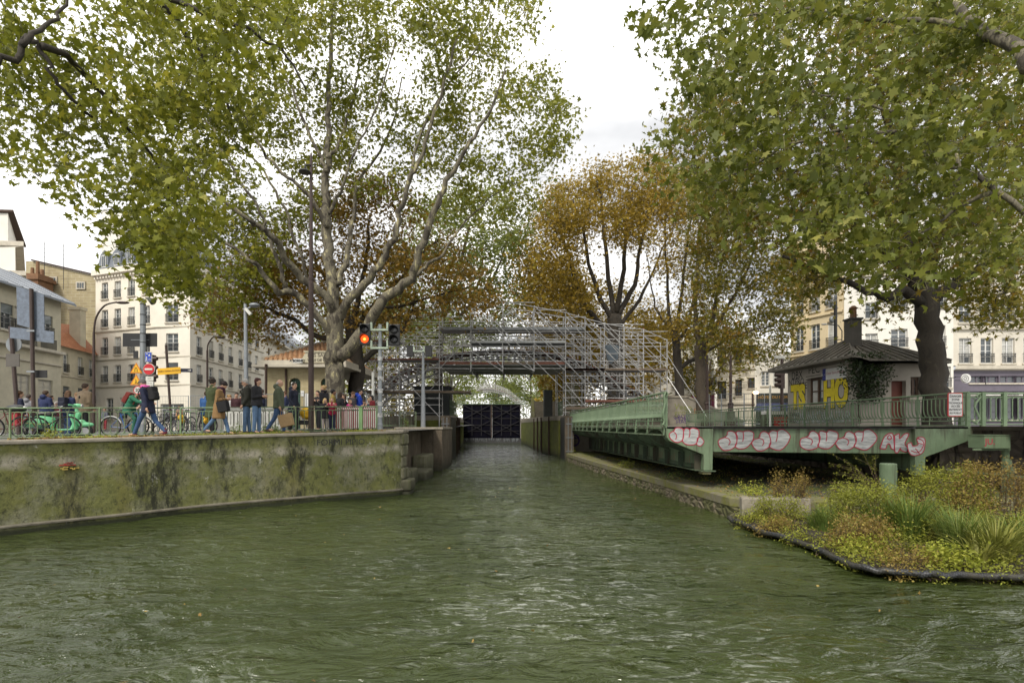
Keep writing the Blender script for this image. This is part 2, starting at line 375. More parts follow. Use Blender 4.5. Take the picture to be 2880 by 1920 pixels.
# --- water: real waves in the mesh plus fine ripples
def water():
    g = G('canal_water'); s = g.sep()
    n1 = g.noise(1.0, g.map((.65, 1.25, 1), (0,0,R(10))), 3, .5, .6)
    n2 = g.noise(2.7, g.map((.62, 1.3, 1), (0,0,R(-14))), 4, .55, .9)
    n3 = g.noise(9, g.map((.7, 1.2, 1), (0,0,R(8))), 3, .55, .5)
    h = g.math('ADD', g.math('MULTIPLY', n1, .55), g.math('ADD', g.math('MULTIPLY', n2, .62), g.math('MULTIPLY', n3, .075)))
    nb = g.n('ShaderNodeBump'); nb.inputs['Strength'].default_value = 1; nb.inputs['Distance'].default_value = .26; g.l(h, nb.inputs['Height'])
    big = g.noise(.25, det=3); col = g.mix(g.ramp(big, [(.35, 0.), (.65, 1.)]), (.028,.040,.011), (.048,.062,.018))
    # foam streaks in the wash behind the lock
    fn = g.noise(1.0, g.map((2.6, 6.0, 1), (0,0,R(12))), 10, .78, 1.7)
    fb = g.noise(.33, g.map((1, .8, 1), loc=(3.2,1.5,0)), 3, .5)
    fm = g.math('MULTIPLY', g.ramp(fn, [(.525, 0.), (.615, .85)]), g.ramp(fb, [(.40, 0.), (.58, 1.)]))
    cx = g.math('SUBTRACT', s[0], .6); rad = g.ramp(g.math('ABSOLUTE', cx), [(0., 1.), (.5, .9), (1., 0.)])
    dist = g.n('ShaderNodeMapRange'); g.l(s[1], dist.inputs[0]); dist.inputs[1].default_value = 3; dist.inputs[2].default_value = 17; dist.inputs[3].default_value = 1.0; dist.inputs[4].default_value = .0
    xr = g.n('ShaderNodeMapRange'); g.l(g.math('ABSOLUTE', g.math('SUBTRACT', s[0], .3)), xr.inputs[0]); xr.inputs[1].default_value = .5; xr.inputs[2].default_value = 4.6; xr.inputs[3].default_value = 1; xr.inputs[4].default_value = 0
    fm = g.math('MULTIPLY', g.math('MULTIPLY', fm, dist.outputs[0]), xr.outputs[0])
    # fine speckle foam near the lock mouth
    sp = g.ramp(g.noise(7, g.map((1, .35, 1)), 6, .75), [(.62, 0.), (.70, 1.)])
    sr = g.n('ShaderNodeMapRange'); g.l(s[1], sr.inputs[0]); sr.inputs[1].default_value = 18; sr.inputs[2].default_value = 34; sr.inputs[3].default_value = .0; sr.inputs[4].default_value = .14
    fm = g.math('MAXIMUM', g.math('MULTIPLY', fm, .9), g.math('MULTIPLY', sp, sr.outputs[0]), clamp=True)
    cst = g.math('MULTIPLY', g.ramp(g.math('ADD', g.math('MULTIPLY', s[2], 4.5), .5), [(.66, 0.), (.86, 1.)]), g.ramp(g.noise(9, g.map((1.6, .8, 1), (0,0,R(30))), 7, .8), [(.50, 0.), (.62, .5)]))
    rip = g.math('MULTIPLY', g.ramp(g.noise(3.2, g.map((.9, 2.6, 1), (0,0,R(-16))), 7, .72, .9), [(.56, 0.), (.70, .2)]), 1.0)
    fm = g.math('MAXIMUM', fm, cst)
    g.fin(g.mix(fm, col, (.62,.64,.60)), g.math('ADD', g.math('MULTIPLY', fm, .25), .03), nb.outputs[0])
    g.b.inputs['IOR'].default_value = 1.42; g.b.inputs['Specular IOR Level'].default_value = .5
    xs = np.concatenate([np.linspace(-60,-13,24), np.arange(-12.6,9,.075), np.linspace(9.4,60,24)])
    ys = np.concatenate([np.linspace(-60,1,20), np.arange(1.3,22,.075), np.arange(22.1,74,.28)])
    shp = lambda p: .5*np.sin(p)+.5*(.64-2*np.abs(np.sin(p/2+.8))*.64)
    X, Y = np.meshgrid(xs, ys); Z = np.zeros_like(X); rr = np.random.default_rng(3)
    for i in range(34):
        lam = 2.6*.93**i + .30; ang = R(75) + rr.normal()*.9; k = 2*np.pi/lam
        ph = rr.uniform(0, 6.28); w = np.sin(X*.31*rr.uniform(.5,1.5)+ph*2)*np.sin(Y*.27*rr.uniform(.5,1.5)+ph)
        dx = .5*np.sin(Y*.6+ph)+.35*np.sin(X*.9+ph*3)
        Z += .0165*lam**.75*(.55+.45*w)*shp(k*(np.cos(ang)*(X+dx)+np.sin(ang)*(Y+dx*.6))+ph)
    mask = np.clip((X+12.8)/1.5, 0, 1)*np.clip((9-X)/1.5, 0, 1)*np.clip((Y-1)/1., 0, 1)*np.clip((75-Y)/10, .2, 1)
    calm = 1-.75*np.clip((X-2.5)/3, 0, 1)*np.clip((9-Y)/3, 0, 1)
    far = np.clip(1.35-Y/40, .45, 1)
    # boat wake ridge, lower left
    u = (X+3.6)*.62 + (Y-4.6)*-.78; wake = .06*np.exp(-(u/.28)**2) - .05*np.exp(-((u-.55)/.35)**2) + .03*np.exp(-((u-1.2)/.3)**2)
    wake *= np.clip((7.4-Y)/2.5, 0, 1)
    Z = (Z*calm*far + wake)*mask
    V = np.stack([X, Y, Z], 2).reshape(-1,3); ny, nx = X.shape
    i = (np.arange(ny-1)[:,None]*nx + np.arange(nx-1)[None,:]).ravel()
    F = np.stack([i, i+1, i+nx+1, i+nx], 1)
    o = npmesh('canal_water', V, F.ravel(), np.full(len(F), 4), g.m, None, True); struct(o); return o
water()

# --- materials of the quays
def wallmat():
    g = G('mossy_concrete'); s = g.sep()
    n = g.noise(1.3, det=8, ro=.7); f = g.noise(9, det=6, ro=.7); streak = g.noise(1.0, g.map((2.2, 2.2, .16)), 6, .65)
    base = g.mix(f, (.13,.125,.10), (.31,.295,.24))
    moss = g.mix(g.noise(5, det=5), (.065,.075,.016), (.19,.195,.045))
    c = g.mix(g.ramp(n, [(.34, .3), (.54, .92)]), base, moss)
    yel = g.ramp(g.noise(.34, g.map((1,1,.1), loc=(4.3,0,0)), 3), [(.50, 0.), (.60, .75)])
    c = g.mix(yel, c, g.mix(streak, (.12,.11,.02), (.22,.18,.035)))
    # pale weather band two thirds up and one along the foot
    jz = g.math('ADD', s[2], g.math('MULTIPLY', g.noise(.9, det=5), .35))
    zr = g.n('ShaderNodeMapRange'); g.l(jz, zr.inputs[0]); zr.inputs[1].default_value = 0; zr.inputs[2].default_value = 2.4
    band = g.ramp(zr.outputs[0], [(0, 0.), (.62, 0.), (.67, .95), (.72, .85), (.78, 0.), (1, 0.)])
    c = g.mix(g.math('MULTIPLY', band, g.ramp(g.noise(2.2, det=6), [(.4, .1), (.6, 1.)])), c, (.36,.33,.27))
    blk = g.math('MULTIPLY', g.ramp(g.noise(.8, g.map((1,1,.45), loc=(7,2,0)), 6, .62), [(.53, 0.), (.58, .95)]), g.ramp(g.noise(7, g.map((1,1,.35)), 5, .75), [(.40, .2), (.54, 1.)]))
    c = g.mix(blk, c, (.018,.019,.009))
    c = g.mix(g.ramp(streak, [(.55, 0.), (.70, .65)]), c, (.045,.045,.025))
    dk = g.ramp(g.noise(7, g.map((1,1,.7), loc=(3,1,2)), 9, .85), [(.38, .9), (.49, 0.)]); c = g.mix(dk, c, (.03,.032,.012)); lich = g.ramp(g.noise(16, g.map((1,1,.8), loc=(8,1,2)), 6, .8), [(.58, 0.), (.68, .6)]); c = g.mix(lich, c, (.27,.28,.11))
    spt = g.ramp(g.noise(3.2, g.map((1,1,.7), loc=(1,5,2)), 7, .75), [(.62, 0.), (.68, .8)])
    c = g.mix(spt, c, (.40,.39,.35))
    foot = g.ramp(s[2], [(0, 1.), (.04, .9), (.11, 0.), (1, 0.)])
    c = g.mix(foot, c, (.022,.026,.010))
    return g.fin(c, .85, g.bump(g.math('ADD', n, g.math('MULTIPLY', f, .6)), .8, .06))
WALL = wallmat()
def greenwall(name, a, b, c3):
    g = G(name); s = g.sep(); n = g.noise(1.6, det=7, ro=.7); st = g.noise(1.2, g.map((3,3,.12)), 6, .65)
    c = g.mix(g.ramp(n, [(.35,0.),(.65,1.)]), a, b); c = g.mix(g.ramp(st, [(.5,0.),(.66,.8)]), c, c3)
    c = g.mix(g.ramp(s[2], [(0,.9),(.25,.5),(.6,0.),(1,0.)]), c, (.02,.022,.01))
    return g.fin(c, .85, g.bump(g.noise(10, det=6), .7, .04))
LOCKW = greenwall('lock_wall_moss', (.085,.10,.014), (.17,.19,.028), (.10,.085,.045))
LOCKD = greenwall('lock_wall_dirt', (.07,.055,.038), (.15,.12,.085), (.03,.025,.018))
STONE = mat('coping_stone', (.28,.25,.20), .85, var=.3, scale=4, bump=.5)
STONEM = mat('mossy_ledge', (.17,.155,.11), .9, scale=2.2, bump=.6, col2=(.15,.15,.035), f2=.5)
RUBBLE = None
def rubble():
    g = G('rubble_edge'); v = g.n('ShaderNodeTexVoronoi', feature='DISTANCE_TO_EDGE'); v.inputs['Scale'].default_value = 3.2; g.l(g.map((1,1,1.6)), v.inputs['Vector'])
    v2 = g.n('ShaderNodeTexVoronoi'); v2.inputs['Scale'].default_value = 3.2; g.l(g.map((1,1,1.6)), v2.inputs['Vector'])
    c = g.mix(g.noise(6), g.mix(g.math('MULTIPLY', g.sep(v2.outputs['Color'])[0], 1.0), (.10,.08,.055), (.26,.21,.15)), (.14,.12,.08))
    c = g.mix(g.ramp(v.outputs['Distance'], [(.0,.8),(.05,0.)]), c, (.04,.035,.022))
    c = g.mix(g.ramp(g.noise(1.5, det=6), [(.42,0.),(.55,.85)]), c, (.07,.075,.022))
    return g.fin(c, .9, g.bump(g.math('MULTIPLY', v.outputs['Distance'], 3.), .9, .05))
RUBBLE = rubble()
def asphalt():
    g = G('pavement_asphalt'); c = g.mix(g.noise(.5, det=6), (.10,.10,.10), (.17,.165,.155)); c = g.mix(g.ramp(g.noise(40, det=2), [(.3,.3),(.7,0.)]), c, (.06,.06,.06))
    return g.fin(c, .85, g.bump(g.noise(60, det=2), .3, .01))
ASPH = asphalt()
VERGE = mat('mossy_verge', (.10,.085,.04), .95, scale=2.6, bump=.8, col2=(.105,.13,.022), f2=.5)
DIRT = mat('leafy_dirt', (.075,.058,.035), .95, var=.4, scale=6, bump=.8)
FARG = mat('far_ground', (.13,.125,.11), .95, var=.25, scale=.3)

# --- left quay: plan of the water edge, going away
LEDGE = [(-30,-14), (-19.5,-3), (-15.8,3.6), (-13.2,7.6), (-10.75,11.0), (-9.3,12.7), (-8.0,14.3), (-6.1,15.9), (-4.9,16.9), (-3.75,17.7), (-3.72,18.6)]
def sweep_wall(pts, prof, name, m, parent=None, jitter=0):
    """profile (offset to the water side, z or None=ground) swept along a plan line"""
    mb = MB(); n = len(pts); rows = []
    for i in range(n):
        a = Vector(pts[max(i-1,0)]); b = Vector(pts[min(i+1,n-1)]); d = (b-a).normalized(); nn = Vector((d.y, -d.x)); p = Vector(pts[i])
        rows.append([(p.x+nn.x*o, p.y+nn.y*o, (zg(p.x)+z if z > .9 and rel else z)) for o, z, rel in prof])
    k = len(prof); vs = [v for r in rows for v in r]
    mb.add(vs, [(i*k+j, (i+1)*k+j, (i+1)*k+j+1, i*k+j+1) for i in range(n-1) for j in range(k-1)])
    return mb.build(name, m, parent)
def dense(pts, step=.35):
    S = smooth_pts([(a, b, 0) for a, b in pts], 8); return [(p.x, p.y) for p in S]
LE = dense(LEDGE)
qw = thing('quay_wall', 'long mossy concrete quay wall with black stains along the left water edge', 'wall', (-8, 14.3, 0))
def sw(pts, prof, name, m, parent):
    mb = MB(); n = len(pts); k = len(prof); vs = []
    for i in range(n):
        a = Vector(pts[max(i-1,0)]); b = Vector(pts[min(i+1,n-1)]); d = (b-a).normalized(); nn = Vector((d.y, -d.x)); p = Vector(pts[i])
        for o, z, rel in prof: vs.append((p.x+nn.x*o, p.y+nn.y*o, zg(p.x)+z if rel else z))
    mb.add(vs, [(i*k+j, (i+1)*k+j, (i+1)*k+j+1, i*k+j+1) for i in range(n-1) for j in range(k-1)])
    return mb.build(name, m, parent, world=True)
sw(LE, [(0.02,-1,0),(0.02,.05,0),(0,.24,0),(-.02,1,0),(-.03,-.085,1)], 'wall_face', WALL, qw)
sw(LE, [(.01,.11,0),(.06,.12,0),(.065,.15,0),(.05,.17,0),(-.03,.19,0)], 'foot_ledge', mat('pale_ledge', (.16,.145,.11), .9, var=.4, scale=3, bump=.5), qw)
sw(LE, [(-.03,-.085,1),(.025,-.08,1),(.035,-.06,1),(.035,-.015,1),(.015,0,1),(-.42,.005,1)], 'coping', STONE, qw)
# graffiti scrawl near the far end of the wall top
def on_wall(p, q, z):   # frame on the wall
    ex = Vector((q[0]-p[0], q[1]-p[1], 0)).normalized(); return Vector((p[0], p[1], z)), ex, Vector((0,0,1)), Vector((ex.y, -ex.x, 0))
o_, ex_, ey_, ez_ = on_wall((-5.5,16.44), (-3.75,17.65), 1.75)
def gq(txt, px, py, Y, size, m, parent, ex=None, name='graffiti', bold=.01, t=.03):
    pass
gm_ = text_mb('RE Y FILE FORMI PIPIO', .27, o_ - ex_*.35, ex_, ey_, ez_, .05, bold=-.002)
gm_.build('graffiti', mat('faded_paint', (.035,.035,.04), .9, var=.5, scale=9), qw, world=True)

# --- left ground behind the coping
def left_ground():
    vs = []; n = len(LE); mb = MB()
    inner = []
    for i in range(n):
        a = Vector(LE[max(i-1,0)]); b = Vector(LE[min(i+1,n-1)]); d = (b-a).normalized(); nn = Vector((d.y, -d.x)); p = Vector(LE[i]); inner.append((p.x-nn.x*.4, p.y-nn.y*.4))
    # strip verge up to the railing line, then paving
    return inner
INN = left_ground()
def rail_line(t): # left railing plan
    pass
RL = [(-40,-6), (-24,6.5), (-14.4,15.3), (-11.6,17.0), (-8.9,18.0), (-5.0,19.45), (-3.9,19.6)]
mb = MB(); RLd = [(p.x, p.y) for p in smooth_pts([(a,b,0) for a,b in RL], 6)]
def nearest_on(line, p):
    return min(line, key=lambda q: (q[0]-p[0])**2+(q[1]-p[1])**2)
k = 0; vs = []
m_ = len(INN)
for i, p in enumerate(INN):
    j = int(i/(m_-1)*(len(RLd)-1)); q = RLd[j]; vs += [(p[0], p[1], zg(p[0])-.004), (q[0], q[1], zg(q[0])-.002)]
mb.add(vs, [(2*i, 2*i+1, 2*i+3, 2*i+2) for i in range(m_-1)])
struct(mb.build('verge', VERGE))
mb = MB(); vs = []; outer = [(-400,-60),(-400,60),(-400,300)]
for q in RLd: vs.append((q[0], q[1], zg(q[0])-.012))
for q in RLd: vs.append((q[0]-30, q[1]+34, zg(q[0]-12)-.012) if True else None)
for q in RLd: vs.append((q[0]-300, q[1]+200, 1.8))
n_ = len(RLd); mb.add(vs, [(r*n_+i, r*n_+i+1, (r+1)*n_+i+1, (r+1)*n_+i) for r in range(2) for i in range(n_-1)][:])
mb.add([(-3.9,19.6,2.08),(-3.9,27,2.1),(-34,54,1.9),(-304,219,1.8),(-60,300,2.0),(-4.2,60,2.4)], [(0,1,2),(1,5,2),(2,5,4),(2,4,3)])
mb.add([(-300,-60,1.7),(-40,-60,1.7),(-40,-6,1.75),(-340,194,1.7)], [(0,1,2,3)])
mb.add([(-60,-60,1.7),(-30,-60,1.7),(-30,-14,1.75),(-40,-6,1.75)], [(0,1,2,3)])
struct(mb.build('left_pavement', ASPH))
# lock sides and everything beyond
mb = MB()
def slabp(P, zb):
    n = len(P); mb.add([tuple(p) for p in P]+[(p[0],p[1],zb) for p in P], [tuple(range(n))]+[(i,n+i,n+(i+1)%n,(i+1)%n) for i in range(n)])
slabp([(-4.4,39.1,3.015),(-6.9,73,3.4),(-9,118,3.9),(-20,118,3.9),(-15,39.1,3.0)][::-1], 0)
slabp([(3.45,39.6,3.015),(15,39.6,3.0),(20,118,3.9),(.8,118,3.9),(1.4,73,3.3)][::-1], 0)
struct(mb.build('lock_side_paving', STONE))
mb = MB(); mb.add([(-900,118,2.1),(900,118,2.1),(900,1500,2.2),(-900,1500,2.2)], [(0,1,2,3)]); mb.add([(15,37.95,2.2),(900,37.95,2.2),(900,118,2.1),(15,118,2.1)], [(0,1,2,3)])
mb.add([(-900,60,1.9),(-15,60,1.9),(-15,118,2.1),(-900,118,2.1)], [(0,1,2,3)])
mb.add([(60,-60,2.2),(900,-60,2.2),(900,37.95,2.2),(60,37.95,2.2)], [(0,1,2,3)])
struct(mb.build('far_ground', FARG))
# right street
mb = MB(); mb.add([(13.4,16.2,2.246),(60,16.2,2.246),(60,37.9,2.246),(13.4,37.9,2.246)], [(0,1,2,3)])
mb.add([(12.9,-10,2.246),(60,-10,2.246),(60,16.15,2.246),(12.9,16.15,2.246)], [(0,1,2,3)]); struct(mb.build('right_pavement', ASPH))

# --- left: masonry end, recessed block, lock mouth
MAS = greenwall('old_masonry', (.10,.095,.055), (.20,.19,.13), (.07,.08,.02))
t = thing('masonry_pier', 'stack of big mossy rounded stones ending the left quay wall', 'pier', (-3.7, 18.2, 0))
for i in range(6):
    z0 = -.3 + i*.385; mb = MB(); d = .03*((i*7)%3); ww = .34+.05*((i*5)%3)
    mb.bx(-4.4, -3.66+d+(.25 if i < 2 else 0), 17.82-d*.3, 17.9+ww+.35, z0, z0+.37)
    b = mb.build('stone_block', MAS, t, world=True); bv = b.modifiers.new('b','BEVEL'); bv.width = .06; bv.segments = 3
mb = MB(); mb.bx(-4.5,-3.62,17.79,18.75,2.03,2.13); b = mb.build('coping', STONE, t, world=True); bv = b.modifiers.new('b','BEVEL'); bv.width=.03; bv.segments=2
t = thing('recessed_quay_block', 'brown stained concrete block with steps between quay end and scaffold', 'wall', (-4.3, 27, 0))
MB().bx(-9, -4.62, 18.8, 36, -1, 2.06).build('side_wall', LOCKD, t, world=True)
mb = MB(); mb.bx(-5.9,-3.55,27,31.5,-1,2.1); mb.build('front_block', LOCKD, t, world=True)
mb = MB(); mb.bx(-5.95,-3.5,26.95,31.5,2.103,2.2); mb.build('coping', STONE, t, world=True)
mb = MB(); mb.bx(-4.6,-3.9,20.2,22.2,-1,.55); mb.bx(-4.6,-3.6,22.25,24.4,-1,.35); mb.bx(-4.6,-3.95,24.5,26.9,-1,.9)
b = mb.build('step', MAS, t, world=True); bv = b.modifiers.new('b','BEVEL'); bv.width=.08; bv.segments=2
# lock walls
LWL = [(-3.95,33.9),(-4.1,38.5),(-4.75,46),(-6.55,72)]; LWR = [(3.5,35),(3.42,39.5),(2.5,46),(1.2,72)]
IRON = mat('black_iron', (.02,.02,.022), .5, .3, var=.3)
RUST = mat('rusty_iron', (.06,.035,.025), .7, .3, var=.4, scale=8)
for sgn, LWp, lab in ((-1, LWL, 'green mossy lock wall on the left of the dark gate'), (1, LWR, 'green mossy lock wall on the right of the dark gate')):
    t = thing('lock_wall', lab, 'wall', (LWp[1][0], 40, 0))
    def slab(pts, z0, z1, w, m, name):
        mb = MB(); vs = []
        for p in pts: vs += [(p[0],p[1],z0),(p[0],p[1],z1),(p[0]+sgn*w,p[1],z1),(p[0]+sgn*w,p[1],z0)]
        mb.add(vs, [(4*i+j, 4*i+4+j, 4*i+4+(j+1)%4, 4*i+(j+1)%4) for i in range(len(pts)-1) for j in range(4)] + [(0,1,2,3), tuple(4*(len(pts)-1)+j for j in range(4))[::-1]])
        return mb.build(name, m, t, world=True)
    P1 = LWp[1:]
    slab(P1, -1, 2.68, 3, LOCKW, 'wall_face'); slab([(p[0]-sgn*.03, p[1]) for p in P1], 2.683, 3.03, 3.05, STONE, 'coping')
    # dark pilasters with iron strap and gate recess at the mouth
    x = LWp[0][0]; y = LWp[0][1]
    MB().bx(*sorted((x, x+sgn*.55)), y, y+.7, -1, 2.9).build('pilaster', LOCKD, t, world=True)
    MB().bx(*sorted((x+sgn*.02, x+sgn*.5)), y+.75, y+3.9, -1, 2.85).build('gate_recess', IRON, t, world=True)
    mb = MB()
    for z in (.6, 1.5, 2.4): mb.box((x+sgn*.28, y-.03, z), (.5,.05,.07))
    for dx in (.16,.4): mb.bx(*sorted((x+sgn*dx, x+sgn*(dx+.05))), y-.06, y-.003, .1, 2.8)
    mb.build('iron_ladder', mat('grey_steel', (.22,.23,.24), .5, .6), t, world=True)
    mb = MB()
    for yy in (42.5, 45.6, 48.5, 52):
        f = (yy-LWp[1][1])/(LWp[2][1]-LWp[1][1]); xx = LWp[1][0]+(LWp[2][0]-LWp[1][0])*f if yy < 46 else LWp[2][0]+(LWp[3][0]-LWp[2][0])*(yy-46)/26
        mb.box((xx-sgn*.05, yy, 1.5), (.14,.12,3.02))
    mb.build('groove_post', RUST, t, world=True)
# --- lock gate
NAVY = greenwall('gate_dark_steel', (.002,.002,.006), (.005,.005,.014), (.007,.006,.010))
NAVY.node_tree.nodes['Principled BSDF'].inputs['Specular IOR Level'].default_value = .12
t = thing('lock_gate', 'tall dark steel lock gate with crossed braces closing the lock', 'gate', (-2.7, 72.3, 0))
gx0, gx1, gz = -6.7, 1.15, 5.2; gm = (gx0+gx1)/2
for a, b in ((gx0, gm-.08), (gm+.08, gx1)):
    mb = MB(); mb.bx(a, b, 72.5, 72.75, .3, gz); leaf_ = mb.build('gate_leaf', NAVY, t, world=True)
    mb = MB(); GB = mat('gate_brace_steel', (.018,.017,.022), .9, 0, var=.5, scale=4)
    for z in (1.6,2.4,3.3,4.3,5.1): mb.bx(a, b, 72.42, 72.5-.003, z-.05, z+.05)
    w = b-a
    for u in (.02,.33,.66,.98): mb.bx(a+w*u-.06, a+w*u+.06, 72.36, 72.415, .95, gz)
    mb.beam((a+.1,72.33,5.1), (b-.1,72.33,3.2), .1,.05,(0,1,0)); mb.beam((a+.1,72.3,3.2), (b-.1,72.3,5.1), .1,.05,(0,1,0))
    mb.beam((a+.1,72.33,1.1), (b-.1,72.33,3.0), .1,.05,(0,1,0)); mb.beam((a+.1,72.3,3.0), (b-.1,72.3,1.1), .1,.05,(0,1,0))
    mb.build('brace', GB, t, world=True)
mb = MB(); mb.bx(gx0-.2, gx1+.2, 71.5, 72.3, -1, .62); mb.build('sill', mat('sill_concrete', (.07,.07,.075), .6, scale=5, bump=.4), t, world=True)
mb = MB(); mb.bx(gm-.07, gm+.07, 72.1, 72.5, .6, gz); mb.build('mitre_post', RUST, t, world=True)
RAILG = mat('rail_green_paint', (.11,.17,.10), .55, var=.35, scale=5)
mb = MB()
for z in (5.55, 6.1, 6.7): mb.bar = None; mb.tube([(gx0-.8,72.6,z),(gx1+.6,72.6,z)], .035, 6)
for i in range(26):
    x = gx0-.7+(gx1-gx0+1.3)*i/25; mb.tube([(x,72.6,5.2),(x,72.6,6.7)], .03 if i%5==0 else .018, 5)
mb.bx(gx0-.8, gx1+.6, 72.3, 73.3, 5.21, 5.3)
mb.build('walkway_railing', RAILG, t, world=True)
mb = MB(); rr = random.Random(4)
for i in range(90):
    x = rr.uniform(gx0+.3, gx1-.3); h = rr.uniform(.1,.5); mb.bx(x, x+.02, 71.44, 71.49, .62-h, .63)
mb.build('trickling_water', mat('white_water', (.35,.38,.42), .3), t, world=True)
# steps and stone pillars beside the gate
for x0, x1, lab in ((-9.2,-7.25,'narrow stone stairway left of the lock gate'), (2.6,5.2,'wide stone stairway right of the lock gate')):
    t = thing('stairway', lab, 'stairs', ((x0+x1)/2, 60, 3.0)); mb = MB()
    for i in range(8): mb.bx(x0, x1, 60+i*.4, 64, 3.03+i*.27, 3.03+(i+1)*.27-.004)
    mb.build('steps', STONE, t, world=True)
    mb = MB()
    for x in (x0-.35, x1+.02): mb.add([(x,59.6,3.0),(x+.33,59.6,3.0),(x+.33,63.4,5.6),(x,63.4,5.6),(x,63.6,3.0),(x+.33,63.6,3.0),(x,59.6,3.25),(x+.33,59.6,3.25)], [(0,1,7,6),(6,7,2,3),(3,2,5,4),(0,6,3,4),(1,5,2,7),(0,4,5,1)])
    mb.build('side_wall', STONEM, t, world=True)
# --- right lower quay: stone ledge and cobbles
RE = [(3.55,34.6),(4.0,28),(4.45,23),(4.9,18.5),(5.2,15.5),(5.4,13.2),(5.9,12.6),(7.2,12.55),(9.0,12.5),(14,12.4)]
LRP = .5
ql = thing('stone_quay_edge', 'low worn stone ledge with rubble side along the right water edge', 'quay edge', (5, 18, 0))
REd = RE
mb = MB(); vs = []; n = len(REd); prof = [(-.02,-1),(0,.02),(-.0,.26),(.02,.28),(.03,.47),(.0,.5),(-.75,.505)]
for i in range(n):
    a = Vector(REd[max(i-1,0)]); b = Vector(REd[min(i+1,n-1)]); d = (b-a).normalized(); nn = Vector((d.y, -d.x))*1.0; p = Vector(REd[i])
    for o, z in prof: vs.append((p.x+nn.x*o, p.y+nn.y*o, z))
kk = len(prof)
mb.add(vs, [(i*kk+j, (i+1)*kk+j, (i+1)*kk+j+1, i*kk+j+1) for i in range(n-1) for j in range(0,3)]); mb.build('rubble_side', RUBBLE, ql, world=True)
mb = MB(); mb.add(vs, [(i*kk+j, (i+1)*kk+j, (i+1)*kk+j+1, i*kk+j+1) for i in range(n-1) for j in range(3,kk-1)]); mb.build('ledge_top', STONEM, ql, world=True)
def cobble():
    g = G('mossy_cobbles'); v = g.n('ShaderNodeTexVoronoi', feature='DISTANCE_TO_EDGE'); v.inputs['Scale'].default_value = 5.5; v.inputs['Randomness'].default_value = .5; g.l(g.map((1,1,1)), v.inputs['Vector'])
    c = g.mix(g.noise(4, det=5), (.10,.09,.075), (.21,.19,.16)); c = g.mix(g.ramp(v.outputs['Distance'], [(.03,1.),(.12,0.)]), c, (.045,.04,.02))
    c = g.mix(g.ramp(g.noise(1.1, det=7, ro=.7), [(.44,0.),(.56,.95)]), c, g.mix(g.noise(12), (.06,.08,.015), (.13,.16,.03)))
    return g.fin(c, .9, g.bump(g.ramp(v.outputs['Distance'], [(0,0.),(.15,1.)]), .8, .03))
mb = MB(); mb.add([(4.2,34.6,LRP-.003),(5.15,23,LRP-.003),(5.9,15.5,LRP-.003),(6.1,13.2,LRP-.003),(14,13.1,LRP-.003),(14,37,LRP-.003),(4.1,37,LRP-.003)], [(0,1,2,3,4,5,6)])
struct(mb.build('lower_quay_cobbles', cobble()))
# retaining walls
def stonewall():
    g = G('rough_stone_wall'); v = g.n('ShaderNodeTexVoronoi', feature='DISTANCE_TO_EDGE'); v.inputs['Scale'].default_value = 1.7; g.l(g.map((1,1,1.5)), v.inputs['Vector'])
    c = g.mix(g.noise(1.6, det=7, ro=.7), (.10,.085,.07), (.30,.25,.205)); c = g.mix(g.ramp(v.outputs['Distance'], [(.0,.6),(.035,0.)]), c, (.035,.03,.022))
    c = g.mix(g.ramp(g.noise(1.1, g.map((2,1,.3), (0,R(25),0)), 5, .7), [(.56,0.),(.64,.9)]), c, (.015,.013,.011))
    return g.fin(c, .9, g.bump(g.ramp(v.outputs['Distance'], [(0,0.),(.2,1.)]), 1, .08))
SW = stonewall()
t = thing('retaining_wall', 'dark stained rough stone retaining wall beside the bridge end', 'wall', (13.5, 15.8, 0))
mb = MB(); mb.bx(12.75, 30, 15.9, 16.5, -.5, 2.12); mb.build('stones', SW, t, world=True)
MB().bx(12.7, 30, 15.84, 16.55, 2.125, 2.25).build('coping', STONE, t, world=True)
MB().bx(13.1, 13.6, 16.55, 38, -.5, 2.2).build('inner_wall', SW, t, world=True)
t = thing('bridge_abutment', 'purple tagged concrete abutment under the far end of the green bridge', 'abutment', (8, 37, 0))
ABC = mat('tagged_concrete', (.26,.235,.19), .9, var=.3, scale=2, bump=.4)
MB().bx(3.98, 13.1, 37, 38, -.5, 2.3).build('wall_face', ABC, t, world=True)
